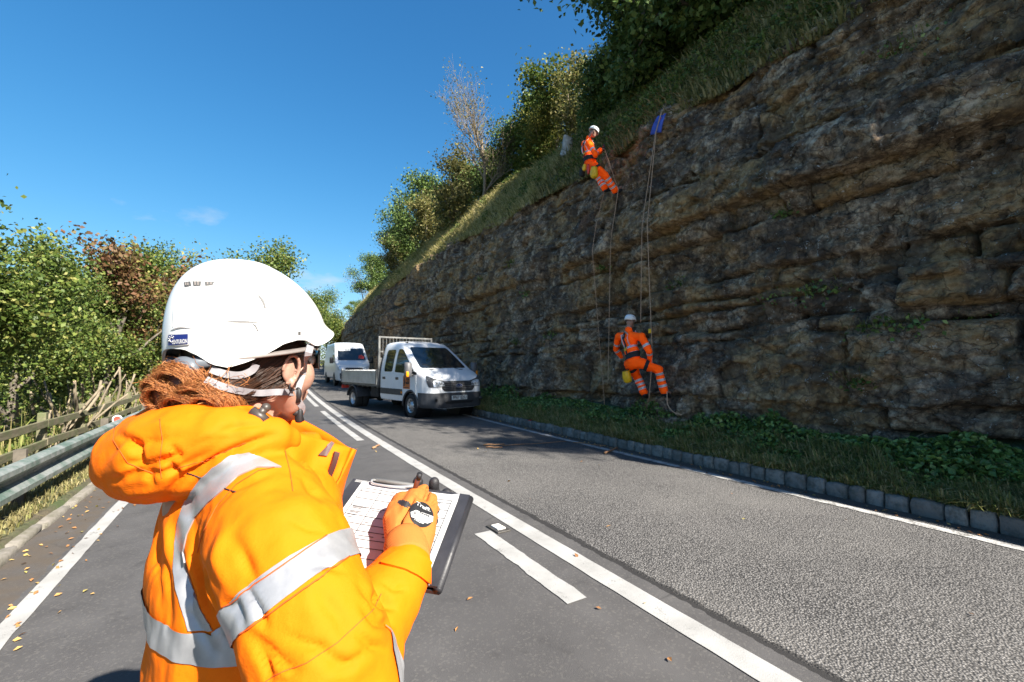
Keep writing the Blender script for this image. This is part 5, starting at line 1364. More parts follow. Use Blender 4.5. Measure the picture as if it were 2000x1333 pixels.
# keep left/right consistent with the way he faces (towards the rock, his right side to us)
sw_ = {}
for k, v in J2.items():
    sw_[k[:-2]+('_r' if k.endswith('_l') else '_l') if k.endswith(('_l', '_r')) else k] = v
c2, JJ2 = climber(sw_, (.86, -.30, -.50), (.98, -.1, -.05), 'climber in orange suit and white helmet high on the rock, side on', q(1153, 325, .72))
b2 = sack('tool_bag', q(1160, 327, .95), (.05, 0, -1), .27, .09, 'yellow tool bag on the hip of the upper climber')
b3 = sack('tool_pouch', q(1142, 322, .95), (-.1, 0, -1), .16, .05, 'small yellow pouch on the belt of the upper climber')
b4 = sack('rope_pouch', q(1149, 322, .98), (.02, 0, -1), .24, .035, 'narrow red pouch between the yellow bags of the upper climber', m='redp')
b5 = sack('kit_bag', q(1137, 330, .85), (.1, .1, -1), .2, .07, 'black kit bag behind the upper climber', m='web')
# --- ropes
pc = P(1285, 245, 11.0)
hit, nn = on_rock(1285, 244); PR = hit+Vector((-.03, 0, 0))
pads = thing('rope_protector', 'blue cloth rope protector folded over the rock edge', 'rope protector', PR)
mb = MB(); V = []; N_ = []
c4 = [P(1285, 227, 1), P(1301, 221, 1), P(1289, 259, 1), P(1271, 265, 1)]
def planeX(px, py, X): return PX(px, py, X)
G4 = [planeX(1284, 228, PR.x-.10), planeX(1301, 222, PR.x-.06), planeX(1290, 258, PR.x-.16), planeX(1271, 264, PR.x-.18)]
nu, nv = 7, 9
for i_ in range(nv):
    for j in range(nu):
        a, b = j/(nu-1), i_/(nv-1); p = (G4[0]*(1-a)+G4[1]*a)*(1-b)+(G4[3]*(1-a)+G4[2]*a)*b
        V.append(p-PR+Vector((-.02*math.sin(a*9+b*2)-.025*math.sin(b*3.14), 0, 0)))
F = [(i_*nu+j, i_*nu+j+1, (i_+1)*nu+j+1, (i_+1)*nu+j) for i_ in range(nv-1) for j in range(nu-1)]
V2, F2 = shell(V, F, [Vector((-1, 0, 0))]*len(V), .012); o = obj('cloth', V2, F2, mat('blue cloth', (.045, .09, .42), .7, var=.25, vscale=12, bump=.5, bscale=60), pads, True); fix_normals(o.data)
ribbon('red_mark', [V[10]+Vector((-.006, 0, 0)), V[17]+Vector((-.006, 0, 0)), V[24]+Vector((-.006, 0, 0))], [(-1, 0, 0)]*3, .05, .003, MT['redp'], pads)
def out(px, py, dx=.06):
    h_, n_ = on_rock(px, py); return Vector((h_.x-dx, h_.y, h_.z)) if h_ is not None else planeX(px, py, PR.x-.1)
topA = bank_at(1313, .75)+Vector((0, 0, .04)); padT = G4[0].lerp(G4[1], .5)+Vector((-.04, 0, 0)); padB = G4[2].lerp(G4[3], .35)+Vector((-.05, 0, 0))
hd1 = c1.location+JJ1['head']+Vector((.30, .0, .0))
rope_thing([topA, padT, padB, hd1], 'tan rope running from the blue cloth down to the lower climber')
rope_thing([topA+Vector((.03, -.08, 0)), padT+Vector((-.012, -.03, 0)), padB+Vector((-.012, -.03, 0)), planeX(1274, 700, c1.location.x+.15), planeX(1268, 775, c1.location.x+.10), out(1255, 835, .35)], 'tan rope hanging from the blue cloth past the lower climber to the verge')
topB = bank_at(1222, 1.0)+Vector((0, 0, .05))
rope_thing([topB, out(1201, 330, .16), out(1199, 790, .30)], 'thin brown rope hanging right of the upper climber down the rock', .006)
rope_thing([c2.location+JJ2['hd_r']+Vector((0, 0, .02)), c2.location+JJ2['an_r']+Vector((.02, -.10, -.02)), out(1206, 745, .30)], 'tan working rope hanging from the feet of the upper climber', .0075)
rope_thing([planeX(1303, 765, c1.location.x+.25), planeX(1304, 790, c1.location.x+.18), planeX(1315, 805, c1.location.x+.2), planeX(1332, 811, c1.location.x+.25)], 'loose rope tail curling below the boots of the lower climber', .010, hang=False)
dv = thing('rope_device', 'black rope clamp in the hands of the upper climber', 'rope clamp', c2.location+JJ2['hd_r'])
mb = MB(); mb.box((0, 0, .03), (.05, .05, .16), bev=.012); mb.build('body', MT['web'], dv, True); mb = MB(); mb.tube([(0, 0, .10), (.03, .05, .14), (.05, .1, .10)], .01, 6); mb.build('lever', MT['redp'], dv, True)
dv = thing('rope_device', 'small yellow rope clamp beside the shoulder of the lower climber', 'rope clamp', planeX(1269, 647, c1.location.x+.05))
mb = MB(); mb.box((0, 0, 0), (.04, .05, .09), bev=.012); mb.build('body', MT['bag'], dv, True); mb = MB(); mb.tube([(0, 0, -.03), (-.02, -.03, -.09)], .012, 6); mb.build('lever', MT['web'], dv, True)
# ------------------------------------------------------------------ the surveyor in front of us
FH = Vector((C_F.x, C_F.y, 0)).normalized()
def CW(x, Zw, z): q = C_R*x+FH*z; return Vector((q.x, q.y, Zw))       # camera-side metres: right, height, ahead
def mixd(a, b): return (C_R*a+FH*b).normalized()
WL = CW(-.44, 0, .75)
woman = thing('person', 'surveyor in orange hi-vis jacket and white helmet, writing on a clipboard', 'person', WL)
def put(name, me, m, parent=None, sm=True, ploc=None):
    me.transform(Matrix.Translation(-(Vector(ploc) if ploc is not None else WL))); return add(name, me, m, parent or woman, sm)
BF, BR_ = mixd(.70, .71), mixd(.71, -.70)          # the way her body faces, and her right
UPV = Vector((0, 0, 1))

# ---- jacket volume
jb_ = MB(); rings = []
for Zw, x, z, a, b in ((.70, -.405, .75, .205, .165), (.86, -.405, .75, .195, .155), (.98, -.410, .75, .180, .142), (1.10, -.415, .75, .176, .134), (1.22, -.42, .755, .174, .130), (1.31, -.42, .762, .165, .114), (1.355, -.415, .77, .13, .090), (1.395, -.41, .78, .075, .070)):
    c = CW(x, Zw, z); rings.append([c+BR_*(a*math.copysign(abs(math.cos(t_))**.86, math.cos(t_)))+BF*(b*math.copysign(abs(math.sin(t_))**.86, math.sin(t_))) for t_ in [i_*6.2832/40 for i_ in range(40)]])
jb_.loft(rings)
ARM = [(500, 972, .680, .066), (522, 1012, .630, .076), (552, 1090, .570, .078), (590, 1182, .535, .076), (628, 1275, .515, .074), (650, 1355, .515, .073), (662, 1350, .530, .068), (684, 1292, .560, .062), (718, 1220, .602, .056), (764, 1154, .650, .049), (790, 1116, .676, .044)]
ap = [P(a, b, c) for a, b, c, r_ in ARM]; ar_ = [r_ for *_x, r_ in ARM]
jb_.caps(ap[:6], ar_[:6], 20); jb_.caps(ap[5:], ar_[5:], 20)
jb_.caps([CW(-.415, 1.32, .762), P(498, 965, .675), P(520, 992, .64)], [.085, .074, .074], 18)
# left arm, round behind the board
la = [CW(-.535, 1.29, .86), CW(-.55, 1.20, .93), CW(-.51, 1.11, 1.0), CW(-.42, 1.13, 1.02), CW(-.30, 1.17, 1.00)]
jb_.caps([CW(-.415, 1.31, .765)]+la[:3], [.085, .074, .072, .066], 18); jb_.caps(la[2:], [.068, .060, .050], 18)
# chest under the open collar
jb_.caps([CW(-.42, 1.30, .80), P(585, 920, .75), P(612, 958, .77)], [.09, .050, .036], 16)
# hood bunched behind the neck
hood = [((240, 908, .705), .040), ((274, 894, .690), .056), ((326, 886, .668), .066), ((382, 876, .655), .064), ((436, 866, .650), .052), ((486, 858, .655), .039), ((528, 856, .668), .029), ((562, 860, .690), .020)]
jb_.caps([P(*a) for a, r_ in hood], [r_ for a, r_ in hood], 18)
jb_.caps([P(270, 848, .70), P(310, 838, .70), P(360, 834, .69), P(415, 832, .675), P(455, 826, .672)], [.026, .033, .036, .033, .022], 14)
jb_.caps([P(228, 915, .715), P(252, 935, .69), P(298, 938, .665), P(330, 926, .655)], [.024, .032, .034, .028], 14)
jm = remesh(jb_, .0044, 5, .5)
A = get_co(jm); N = get_no(jm)
cO, cR, cF, cU = [np.array(q_) for q_ in (C_O, C_R, C_F, C_U)]
def proj(A):
    d = A-cO; z = d@cF; return 1000+FPX*(d@cR)/z, 666.5-FPX*(d@cU)/z, z
def sculpt(A, N, poly, depth, width, taper=True):
    """press (depth>0) or raise a fold along a line measured on the photo, on the side facing us"""
    px, py, z = proj(A); face = ((cO-A)*N).sum(1) > 0
    best = np.full(len(A), 1e9); tt_ = np.zeros(len(A)); n = len(poly)-1
    for i_ in range(n):
        a, b = np.array(poly[i_][:2], float), np.array(poly[i_+1][:2], float); ab = b-a; L2 = (ab**2).sum()
        t_ = np.clip(((px-a[0])*ab[0]+(py-a[1])*ab[1])/L2, 0, 1); d = np.hypot(px-a[0]-t_*ab[0], py-a[1]-t_*ab[1]); m_ = d < best; best = np.where(m_, d, best); tt_ = np.where(m_, (i_+t_)/n, tt_)
    w = np.exp(-(best/width)**2)*face*(np.sin(np.pi*np.clip(tt_*.9+.05, 0, 1)) if taper else 1)
    return A-N*(depth*w)[:, None]
# cloth unrest, then the folds one can see
f1 = fbm(A[:, 0]*6, A[:, 1]*6, A[:, 2]*4, o=3); f2 = fbm(A[:, 0]*15+5, A[:, 1]*15, A[:, 2]*9, o=2)
f3 = .5-np.abs(fbm(A[:, 0]*11+2, A[:, 1]*11, A[:, 2]*7+4, o=3)); f4 = fbm(A[:, 0]*38, A[:, 1]*38, A[:, 2]*26, o=2)
A = A+N*(.0055*f1+.0030*f2+.0045*f3+.0008*f4)[:, None]; 
folds = [([(190, 945), (260, 930), (330, 925), (420, 885), (520, 850)], .006, 10), ([(232, 850), (262, 868), (268, 900), (240, 912)], .014, 10), ([(250, 925), (300, 905), (345, 890), (330, 870)], .010, 9), ([(330, 968), (345, 930), (322, 900)], .010, 9), ([(345, 905), (420, 870), (500, 838)], .006, 14),
 ([(430, 1190), (460, 1180), (480, 1230)], .006, 12), ([(475, 1140), (505, 1190), (520, 1235)], .007, 11), ([(455, 1045), (480, 1105), (500, 1150)], .006, 16), ([(445, 1020), (425, 1090), (440, 1150)], -.006, 14), ([(300, 1010), (318, 1120), (330, 1230)], .007, 12), ([(338, 1010), (346, 1100), (372, 1200), (420, 1270)], .008, 12), ([(480, 1235), (540, 1290), (590, 1333)], .007, 16), ([(620, 1160), (660, 1200), (690, 1260)], .005, 18), ([(735, 1150), (755, 1180), (775, 1190)], .007, 9), ([(705, 1180), (740, 1215), (770, 1222)], .008, 10), ([(690, 1230), (730, 1262), (760, 1270)], .006, 10), ([(600, 1250), (650, 1290), (700, 1300)], .006, 14), ([(560, 880), (600, 905), (640, 925)], .006, 10), ([(590, 930), (610, 960), (640, 980)], .006, 9),
 ([(560, 960), (600, 990), (640, 1060)], -.004, 22), ([(520, 1270), (560, 1310), (600, 1340)], -.006, 14), ([(390, 1030), (375, 1090), (385, 1160), (440, 1250)], .010, 9), ([(400, 1010), (450, 955), (540, 920)], .005, 8)]
for poly, dp, wd in folds: A = sculpt(A, N, poly, dp*1.15, wd*.9)
more = [([(332, 962), (365, 932), (420, 897), (480, 870), (540, 848)], .014, 7), ([(205, 955), (250, 965), (300, 958), (330, 950)], -.004, 8), ([(262, 868), (300, 862), (350, 852)], .005, 6), ([(420, 845), (470, 830), (520, 828)], .006, 7), ([(560, 1010), (600, 1030), (640, 1040)], .004, 7), ([(500, 960), (540, 950), (590, 965)], .003, 9), ([(600, 1110), (640, 1105), (680, 1120)], .004, 7), ([(500, 1260), (520, 1300), (530, 1340)], .006, 8), ([(560, 1240), (600, 1262), (640, 1262)], .005, 8), ([(640, 1310), (680, 1300), (720, 1270)], .006, 8), ([(700, 1140), (730, 1170), (745, 1210)], .007, 8), ([(740, 1130), (770, 1150), (800, 1150)], .005, 6), ([(310, 1060), (305, 1130), (312, 1190)], .005, 7), ([(322, 1000), (330, 1060), (326, 1130)], -.005, 8), ([(420, 1190), (400, 1150), (392, 1100)], .006, 7), ([(205, 900), (225, 870), (250, 850)], .005, 8), ([(360, 880), (400, 860), (450, 850)], .004, 7), ([(270, 840), (310, 830), (360, 828)], -.004, 9), ([(300, 955), (290, 930), (300, 915)], .006, 6), ([(380, 900), (360, 930), (352, 950)], .005, 7)]
for poly, dp, wd in more: A = sculpt(A, N, poly, dp, wd)
set_co(jm, A); jm.update()
JB = bvh_of(jm)
MT['hvw'] = hivis('orange hi-vis jacket', (.80, .150, .002), .72, 1500)
jacket = put('jacket', jm.copy(), MT['hvw'])
jw = jm       # kept in world space for fitting trims
def hit_cam(px, py, bv, off=0.0):
    d = ray(px, py).normalized(); h, n, i_, dd_ = bv.ray_cast(C_O, d)
    if h is None: return None, None
    if n.dot(d) > 0: n = -n
    return h+n*off, n
def shift(o, ploc=None): o.data.transform(Matrix.Translation(-(Vector(ploc) if ploc is not None else WL))); return o
MT['stitch'] = mat('stitching', (.50, .075, .003), .8)
def seam(pts, m=None, r_=.0005, bv=None, parent=None, name='seam', off=.0006):
    P2 = []
    for i_ in range(len(pts)-1):
        a, b = Vector(pts[i_]), Vector(pts[i_+1]); k = max(2, int((b-a).length/6))
        for q_ in range(k): P2.append(a+(b-a)*(q_/k))
    P2.append(Vector(pts[-1])); W3 = [hit_cam(p.x, p.y, bv or JB, off)[0] for p in P2]; W3 = [w for w in W3 if w is not None]
    if len(W3) < 3: return None
    mb = MB(); mb.tube(W3, r_, 5); return shift(mb.build(name, m or MT['stitch'], parent or jacket, True))
# ---- reflective tape
t = NT('silver tape'); p = t.co(); n = t.noise(p, 22, 5, .62)
t.set('Base Color', t.ramp(n, [(.3, (.24, .242, .255)), (.7, (.35, .352, .365))])).set('Metallic', .35).set('Roughness', .38); t.bump(t.math('ADD', n, t.math('MULTIPLY', t.noise(p, 900, 2), .15)), .25, .0025); MT['tape2'] = t.m
def ring_band(name, e1, e2, axis, cen, rad, parent, off=.0022):
    """e1, e2: photo lines (two points each) marking the band's edges; wraps right round the limb"""
    pl = []
    for e in (e1, e2):
        a, _n = hit_cam(*e[0], JB); b, _n = hit_cam(*e[1], JB); d = (b-a).normalized(); nn = (axis-d*axis.dot(d)).normalized(); nc2 = (a-C_O).cross(b-C_O).normalized(); nc2 = nc2 if nc2.dot(nn) > 0 else -nc2; nn = (nn*.3+nc2*.7).normalized(); pl.append(((a+b)/2, nn))
    return shift(slab(name, jw, pl[0][0], pl[0][1], pl[1][0], pl[1][1], cen, rad, off, MT['tape2'], parent))
up_ax = (ap[4]-ap[1]).normalized()
ring_band('sleeve_band', ((437, 1187), (636, 1048)), ((470, 1240), (680, 1090)), up_ax, ap[3], .15, jacket)
fo_ax = (ap[7]-ap[9]).normalized()
cam_panel_ = lambda name, poly, off=.0022, th=.002, h=7, m=None, par=None, rnd=0, bv=None: shift(cam_panel(name, poly, bv or JB, off, th, h, m or MT['tape2'], par or jacket, rnd))
cam_panel_('shoulder_band', [(486, 884), (450, 891), (416, 914), (390, 936), (371, 962), (358, 992), (349, 1022), (343, 1060), (340, 1112), (345, 1150), (356, 1188), (369, 1232), (416, 1232), (391, 1188), (373, 1135), (365, 1112), (359, 1079), (366, 1045), (382, 1011), (405, 985), (435, 959), (465, 931), (502, 914), (549, 914), (518, 899)])
def forearm_band():
    d = fo_ax; c_ = ap[7]+(ap[8]-ap[7])*.05; bm = bmesh.new(); bm.from_mesh(jw)
    bmesh.ops.bisect_plane(bm, geom=bm.verts[:]+bm.edges[:]+bm.faces[:], plane_co=c_-d*.012, plane_no=d, clear_inner=True)
    bmesh.ops.bisect_plane(bm, geom=bm.verts[:]+bm.edges[:]+bm.faces[:], plane_co=c_+d*.040, plane_no=d, clear_outer=True)
    up_ = ap[5]-ap[2]; t2 = max(0, min(1, (c_-ap[2]).dot(up_)/up_.length_squared)); q2 = ap[2]+up_*t2; nb2 = (c_-q2).normalized()
    bmesh.ops.bisect_plane(bm, geom=bm.verts[:]+bm.edges[:]+bm.faces[:], plane_co=c_*.52+q2*.48, plane_no=nb2, clear_inner=True)
    seg = (ap[9]-ap[6]); dead = []
    for f_ in bm.faces:
        q_ = f_.calc_center_median(); t_ = max(0, min(1, (q_-ap[6]).dot(seg)/seg.length_squared)); d1 = (q_-ap[6]-seg*t_).length
        up_ = ap[5]-ap[2]; t2 = max(0, min(1, (q_-ap[2]).dot(up_)/up_.length_squared)); d2 = (q_-ap[2]-up_*t2).length
        if d1 > .095: dead.append(f_)
    bmesh.ops.delete(bm, geom=dead, context='FACES'); bm.normal_update()
    for v_ in bm.verts: v_.co += v_.normal*.0022
    m2 = bpy.data.meshes.new('forearm_band'); bm.to_mesh(m2); bm.free(); shift(add('forearm_band', m2, MT['tape2'], jacket, True))
forearm_band()
cz = CW(-.43, 1.0, .75)
a1, _n = hit_cam(330, 1232, JB); a2, _n = hit_cam(365, 1292, JB)
shift(slab('waist_band', jw, (0, 0, a2.z-.002), (0, 0, 1), (0, 0, a1.z+.006), (0, 0, 1), CW(-.41, (a1.z+a2.z)/2, .75), .21, .0026, MT['tape2'], jacket))
# seams
seam([(290, 993), (300, 985)], None); seam([(366, 925), (398, 935), (440, 955), (460, 962)], MT['ink'], .0009)
seam([(500, 1345), (540, 1318), (600, 1295), (660, 1255), (730, 1190), (745, 1160)]); seam([(545, 912), (505, 920), (462, 946), (425, 988), (398, 1040), (385, 1080)], off=.001)
seam([(312, 820), (318, 860), (312, 900), (316, 935)]); seam([(225, 830), (222, 860), (250, 905), (300, 925)]); seam([(330, 900), (345, 915), (400, 900), (480, 865)]); seam([(556, 880), (566, 920), (572, 960)])
for e in (((437, 1187), (636, 1048)), ((470, 1240), (680, 1090))): seam([e[0], e[1]], MT['stitch'], .0008, off=.003)
# ---- raised collar with zip, open at the front
def collar_sheet():
    top = [(392, 806, .70), (430, 800, .678), (470, 793, .668), (505, 797, .672), (545, 822, .690), (590, 846, .715), (640, 862, .745), (688, 876, .775)]
    bot = [(392, 850, .672), (432, 858, .655), (475, 868, .645), (520, 882, .648), (560, 905, .665), (596, 928, .688), (622, 950, .712), (640, 972, .742)]
    V, nu, nv = [], 40, 12
    T, B = spline([P(*q_) for q_ in top], 6), spline([P(*q_) for q_ in bot], 6)
    T = [T[int(round(i_*(len(T)-1)/(nu-1)))] for i_ in range(nu)]; B = [B[int(round(i_*(len(B)-1)/(nu-1)))] for i_ in range(nu)]
    for i_ in range(nu):
        for j in range(nv):
            s_ = j/(nv-1); p = T[i_].lerp(B[i_], s_); out = -ray(*to_px(p)[:2]).normalized()
            p = p+out*(.018*math.sin(math.pi*s_)*(.5+.5*math.sin(i_*.35))+.004*math.sin(i_*.9+s_*5)); V.append(p)
    F = [(i_*nv+j, (i_+1)*nv+j, (i_+1)*nv+j+1, i_*nv+j+1) for i_ in range(nu-1) for j in range(nv-1)]
    return V, F, T, B
V, F, CT, CB = collar_sheet(); mtmp = new_mesh('c', [list(v) for v in V], F); Nc = [v.normal.copy() for v in mtmp.vertices]
if sum((n_.dot(C_O-v)) > 0 for n_, v in zip(Nc, V)) < len(V)/2: Nc = [-n_ for n_ in Nc]
V2, F2 = shell(V, F, Nc, .006); cm_ = new_mesh('collar', [list(v) for v in V2], F2); fix_normals(cm_); CBV = bvh_of(cm_)
collar = put('collar', cm_, MT['hvw'], jacket); collar.parent = jacket
# far side of the collar
far_t = [CT[-1], P(690, 878, .80), P(672, 872, .86), P(640, 850, .90), P(590, 822, .92), P(545, 800, .90)]
far_b = [CB[-1], P(655, 985, .78), P(662, 965, .86), P(630, 930, .91), P(585, 900, .93), P(540, 870, .91)]
T, B = spline(far_t, 5), spline(far_b, 5); V = []
for a, b in zip(T, B):
    for j in range(6): V.append(a.lerp(b, j/5))
F = [(i_*6+j, (i_+1)*6+j, (i_+1)*6+j+1, i_*6+j+1) for i_ in range(len(T)-1) for j in range(5)]
mt_ = new_mesh('c', [list(v) for v in V], F); Nc = [v.normal.copy() for v in mt_.vertices]; V2, F2 = shell(V, F, Nc, .005); mt_ = new_mesh('collar_flap', [list(v) for v in V2], F2); fix_normals(mt_); put('collar_flap', mt_, MT['hvw'], jacket)
# zip and patch
MT['zip'] = mat('dark zip', (.05, .018, .015), .5)
def on_c(px, py, off): 
    h, n = hit_cam(px, py, CBV, off); return (h, n) if h is not None else hit_cam(px, py, JB, off)
zp = [on_c(*q_, .005) for q_ in ((660, 866), (655, 885), (648, 905), (640, 925), (630, 943), (624, 955))]
zp = [q_ for q_ in zp if q_[0] is not None]
if len(zp) > 2: shift(ribbon('zip_tape', [q_[0] for q_ in zp], [q_[1] for q_ in zp], .009, .004, MT['zip'], jacket))
shift(cam_panel('velcro_patch', [(622, 888), (645, 864), (652, 868), (638, 893), (620, 891)], CBV, .004, .003, 5, MT['zip'], jacket))
# toggle and cord on the hood
tg = empty('cord_toggle', P(505, 812, .655)-WL); tg.parent = woman
tl = P(505, 812, .655); ax_ = (P(520, 824, .655)-P(493, 805, .655)).normalized(); mb = MB(); mb.tube([-ax_*.012, ax_*.013], [.0075, .0068], 12); s2 = ax_.cross((C_O-tl).normalized()).normalized(); mb.tube([ax_*0, -s2*.013 if s2.z < 0 else s2*.013], [.006, .006], 10); mb.ball((-s2 if s2.z < 0 else s2)*.014, .0068, 10, 7); mb.build('stopper', mat('toggle', (.045, .036, .03), .45), tg, True)
mb = MB(); mb.tube([q_-tl for q_ in spline([tl+ax_*.01, P(498, 826, .65), P(512, 832, .648), P(522, 838, .65)])], .0022, 6); mb.build('cord', mat('cord', (.17, .13, .11), .8), tg, True)
# cuff tab
cam_panel_('cuff_tab', [(742, 1102), (778, 1078), (832, 1090), (852, 1116), (838, 1142), (818, 1128), (790, 1114)], .004, .005, 6, MT['hvw'], jacket, 6)
cam_panel_('tab_tongue', [(836, 1128), (850, 1116), (862, 1130), (852, 1152), (834, 1146)], .003, .0015, 6, mat('grey tab', (.28, .26, .25), .6), jacket, 4)

# ---- head
HC = P(506, 702, .81); hf = mixd(.376, .926); hf = (hf+UPV*.02).normalized(); hr = hf.cross(UPV).normalized(); hu = hr.cross(hf); HM = bmat(hr, hu, hf)
def HP(x, y, z): return HC+hr*x+hf*y+hu*z
hb = MB()
hb.ball(HP(0, -.018, .028), (.074, .094, .092), 28, 20, HM)                # skull
hb.ball(HP(0, .028, -.030), (.060, .060, .078), 24, 16, HM)                # face
hb.ball(HP(0, .052, -.088), (.036, .034, .030), 18, 12, HM)                # chin
for s in (-1, 1):
    hb.ball(HP(s*.040, .050, -.030), (.026, .030, .034), 16, 10, HM)       # cheeks
    hb.caps([HP(s*.060, -.002, -.055), HP(s*.052, .020, -.080), HP(s*.025, .055, -.095)], [.020, .019, .020], 12)   # jaw
    hb.ball(HP(s*.031, .078, .012), (.020, .014, .008), 12, 8, HM)         # brow
hb.caps([HP(0, .088, .005), HP(0, .102, -.022), HP(0, .112, -.036)], [.009, .011, .013], 10)     # nose
for s in (-1, 1): hb.ball(HP(s*.011, .100, -.040), .009, 10, 7)
hb.ball(HP(0, .088, -.064), (.024, .012, .007), 12, 8, HM); hb.ball(HP(0, .086, -.075), (.021, .012, .007), 12, 8, HM)
hb.caps([HP(0, -.030, -.040), HP(0, -.035, -.10), HP(-.005, -.05, -.165), HP(0, -.07, -.23)], [.058, .054, .056, .075], 18)
for s in (-1, 1): hb.caps([HP(s*.045, -.035, -.03), HP(s*.035, -.01, -.10), HP(s*.012, .01, -.16)], [.018, .016, .014], 10)
# arms and trunk inside the clothes keep the figure whole
hb.caps([CW(-.43, 1.36, .78), CW(-.44, 1.15, .76), CW(-.43, .92, .75)], [.07, .105, .115], 14)
for s in (-1, 1): hb.caps([CW(-.43, .92, .75)+BR_*s*.08, CW(-.42, .48, .75)+BR_*s*.09, CW(-.43, .08, .72)+BR_*s*.10], [.085, .062, .045], 12)
body_me = remesh(hb, .0045, 3, .45)
body = put('body', body_me.copy(), MT['skin']); HB = bvh_of(body_me)
for s in (-1, 1):
    mb = MB(); mb.ball(HP(s*.031, .084, -.002), .0115, 12, 9); shift(mb.build('eye', mat('eye', (.75, .73, .70), .15), body, True))
    # ear: rim, lobe, bowl
    ec = HP(s*.0755, -.006, -.018); er, ef, eu = hr*s, hf, hu; mb = MB()
    rim = [ec+ef*(.0135*math.cos(a))*1.0+eu*(.024*math.sin(a))+er*(.008+.006*math.sin(a+.6)) for a in np.linspace(-2.0, 3.2, 18)]
    mb.tube(rim, [.0024+.0008*math.sin(i_*.18) for i_ in range(18)], 8)
    inn = [ec+ef*(.007*math.cos(a)-.001)+eu*(.013*math.sin(a)+.002)+er*.007 for a in np.linspace(-1.2, 2.6, 12)]; mb.tube(inn, .0018, 8)
    mb.ball(ec-eu*.023+ef*.004+er*.006, (.006, .007, .009), 10, 8, HM); mb.ball(ec-ef*.001+er*.002, (.007, .0125, .022), 14, 10, HM); er_ = remesh(mb, .0018, 3); put('ear', er_, MT['skin'], body)
    mb = MB(); c_ = ec-eu*.029+ef*.003+er*.008; mb.tube([c_+ef*.006*math.cos(a)+eu*.007*math.sin(a) for a in np.linspace(0, 5.4, 14)], .0014, 6); shift(mb.build('earring', MT['ink'], woman, True))
# dark safety glasses under the peak
gl_ = empty('glasses', HP(0, .09, .0)-WL); gl_.parent = woman; g0 = HP(0, .09, .0)
for s in (-1, 1):
    V = [];
    for i_ in range(9):
        a = s*(.10+i_*.115); 
        for z_ in (.016, .006, -.008, -.020): V.append(HP(math.sin(a)*.080, .030+math.cos(a)*.078, z_+.0)-g0)
    F = [(i_*4+j, i_*4+j+1, (i_+1)*4+j+1, (i_+1)*4+j) for i_ in range(8) for j in range(3)]; V2, F2 = shell(V, F, [((g0+v)-HP(0, .03, 0)).normalized() for v in V], .002); o = obj('lens', V2, F2, mat('dark lens', (.015, .014, .014), .08, spec=.7), gl_, True); fix_normals(o.data)
    mb = MB(); mb.tube([q_-g0 for q_ in spline([HP(s*.079, .05, .010), HP(s*.083, .01, .010), HP(s*.080, -.02, .004)])], .0028, 6); mb.build('temple_arm', MT['ink'], gl_, True)

# ---- helmet
RIM = [(0, .062), (15, .056), (28, .046), (40, .036), (50, .028), (62, .022), (75, .032), (85, .032), (100, .025), (115, .009), (130, -.004), (142, -.012), (152, -.007), (160, .006), (170, .016), (180, .017)]
def rimz(ph): return float(np.interp(abs(math.degrees(ph)), [q_[0] for q_ in RIM], [q_[1] for q_ in RIM]))
def helm(ph, s, grow=1.0):
    """ph azimuth from the front (towards her right), s 0 rim .. 1 crown"""
    c = math.cos(ph); k = .5+.5*c                       # 1 front, 0 back
    pw, qw = 2.75-1.0*k, 2.55-.75*k
    A_, B_ = (.141 if c > 0 else .128), .102
    rr = 1/math.sqrt((c/A_)**2+(math.sin(ph)/B_)**2)*grow
    g = max(0, 1-s**pw)**(1/qw)
    flare = .020*max(0, c)**2.2*max(0, 1-s*5)**2
    z0 = rimz(ph); zt_ = .170*grow; z = z0+(zt_-z0)*s
    off = -.018-.006*s
    rad = rr*g+flare
    return Vector((math.sin(ph)*rad, math.cos(ph)*rad+off, z))
NP_, NS_ = 96, 30; rings = []
SS = [1-(1-i_/(NS_-1))**1.35 for i_ in range(NS_)]
for s_ in SS: rings.append([HP(*helm(-math.pi+2*math.pi*j/NP_, min(s_, .9995))) for j in range(NP_)])
mb = MB(); mb.loft(rings, cap=False); mb.mesh(rings[-1], [tuple(range(NP_))]); helm_out = new_mesh('h', [list(v) for v in mb.V], mb.F); fix_normals(helm_out); HBV = bvh_of(helm_out)
inner = [[HP(*helm(-math.pi+2*math.pi*j/NP_, min(s_, .9995), .965)) for j in range(NP_)] for s_ in SS]
mb = MB(); mb.loft(list(reversed(inner))+rings, cap=False); mb.mesh(rings[-1], [tuple(range(NP_))]); hm_ = new_mesh('shell', [list(v) for v in mb.V], mb.F)
fix_normals(hm_)
MT['helw'] = mat('glossy white helmet', (.54, .54, .53), .30, coat=.25)
HE = HP(0, 0, .05); helmet = empty('helmet', HE-WL); helmet.parent = woman
shell_o = put('shell', hm_, MT['helw'], helmet, True, HE); hm_.set_sharp_from_angle(angle=R(60))
MT['vent'] = mat('vent dark', (.06, .06, .06), .6); MT['lining'] = mat('helmet lining', (.16, .14, .13), .7, var=.2, vscale=20)
hp_ = lambda name, poly, off, th, m, par, rnd=0, h=5: shift(cam_panel(name, poly, HBV, off, th, h, m, par, rnd), HE)
for k_, q_ in enumerate(([(359, 552), (372, 550), (374, 559), (361, 562)], [(376, 550), (393, 550), (392, 559), (378, 560)], [(399, 551), (419, 551), (415, 558), (401, 559)])):
    vt = hp_('vent', q_, .0006, .0012, MT['vent'], shell_o)
    for j in range(2):
        xx_ = q_[0][0]+(q_[1][0]-q_[0][0])*(j+1)/3; hp_('vent_bar', [(xx_-1, q_[0][1]+1), (xx_+1, q_[0][1]+1), (xx_+1, q_[2][1]-1), (xx_-1, q_[2][1]-1)], .0014, .001, MT['lining'], vt)
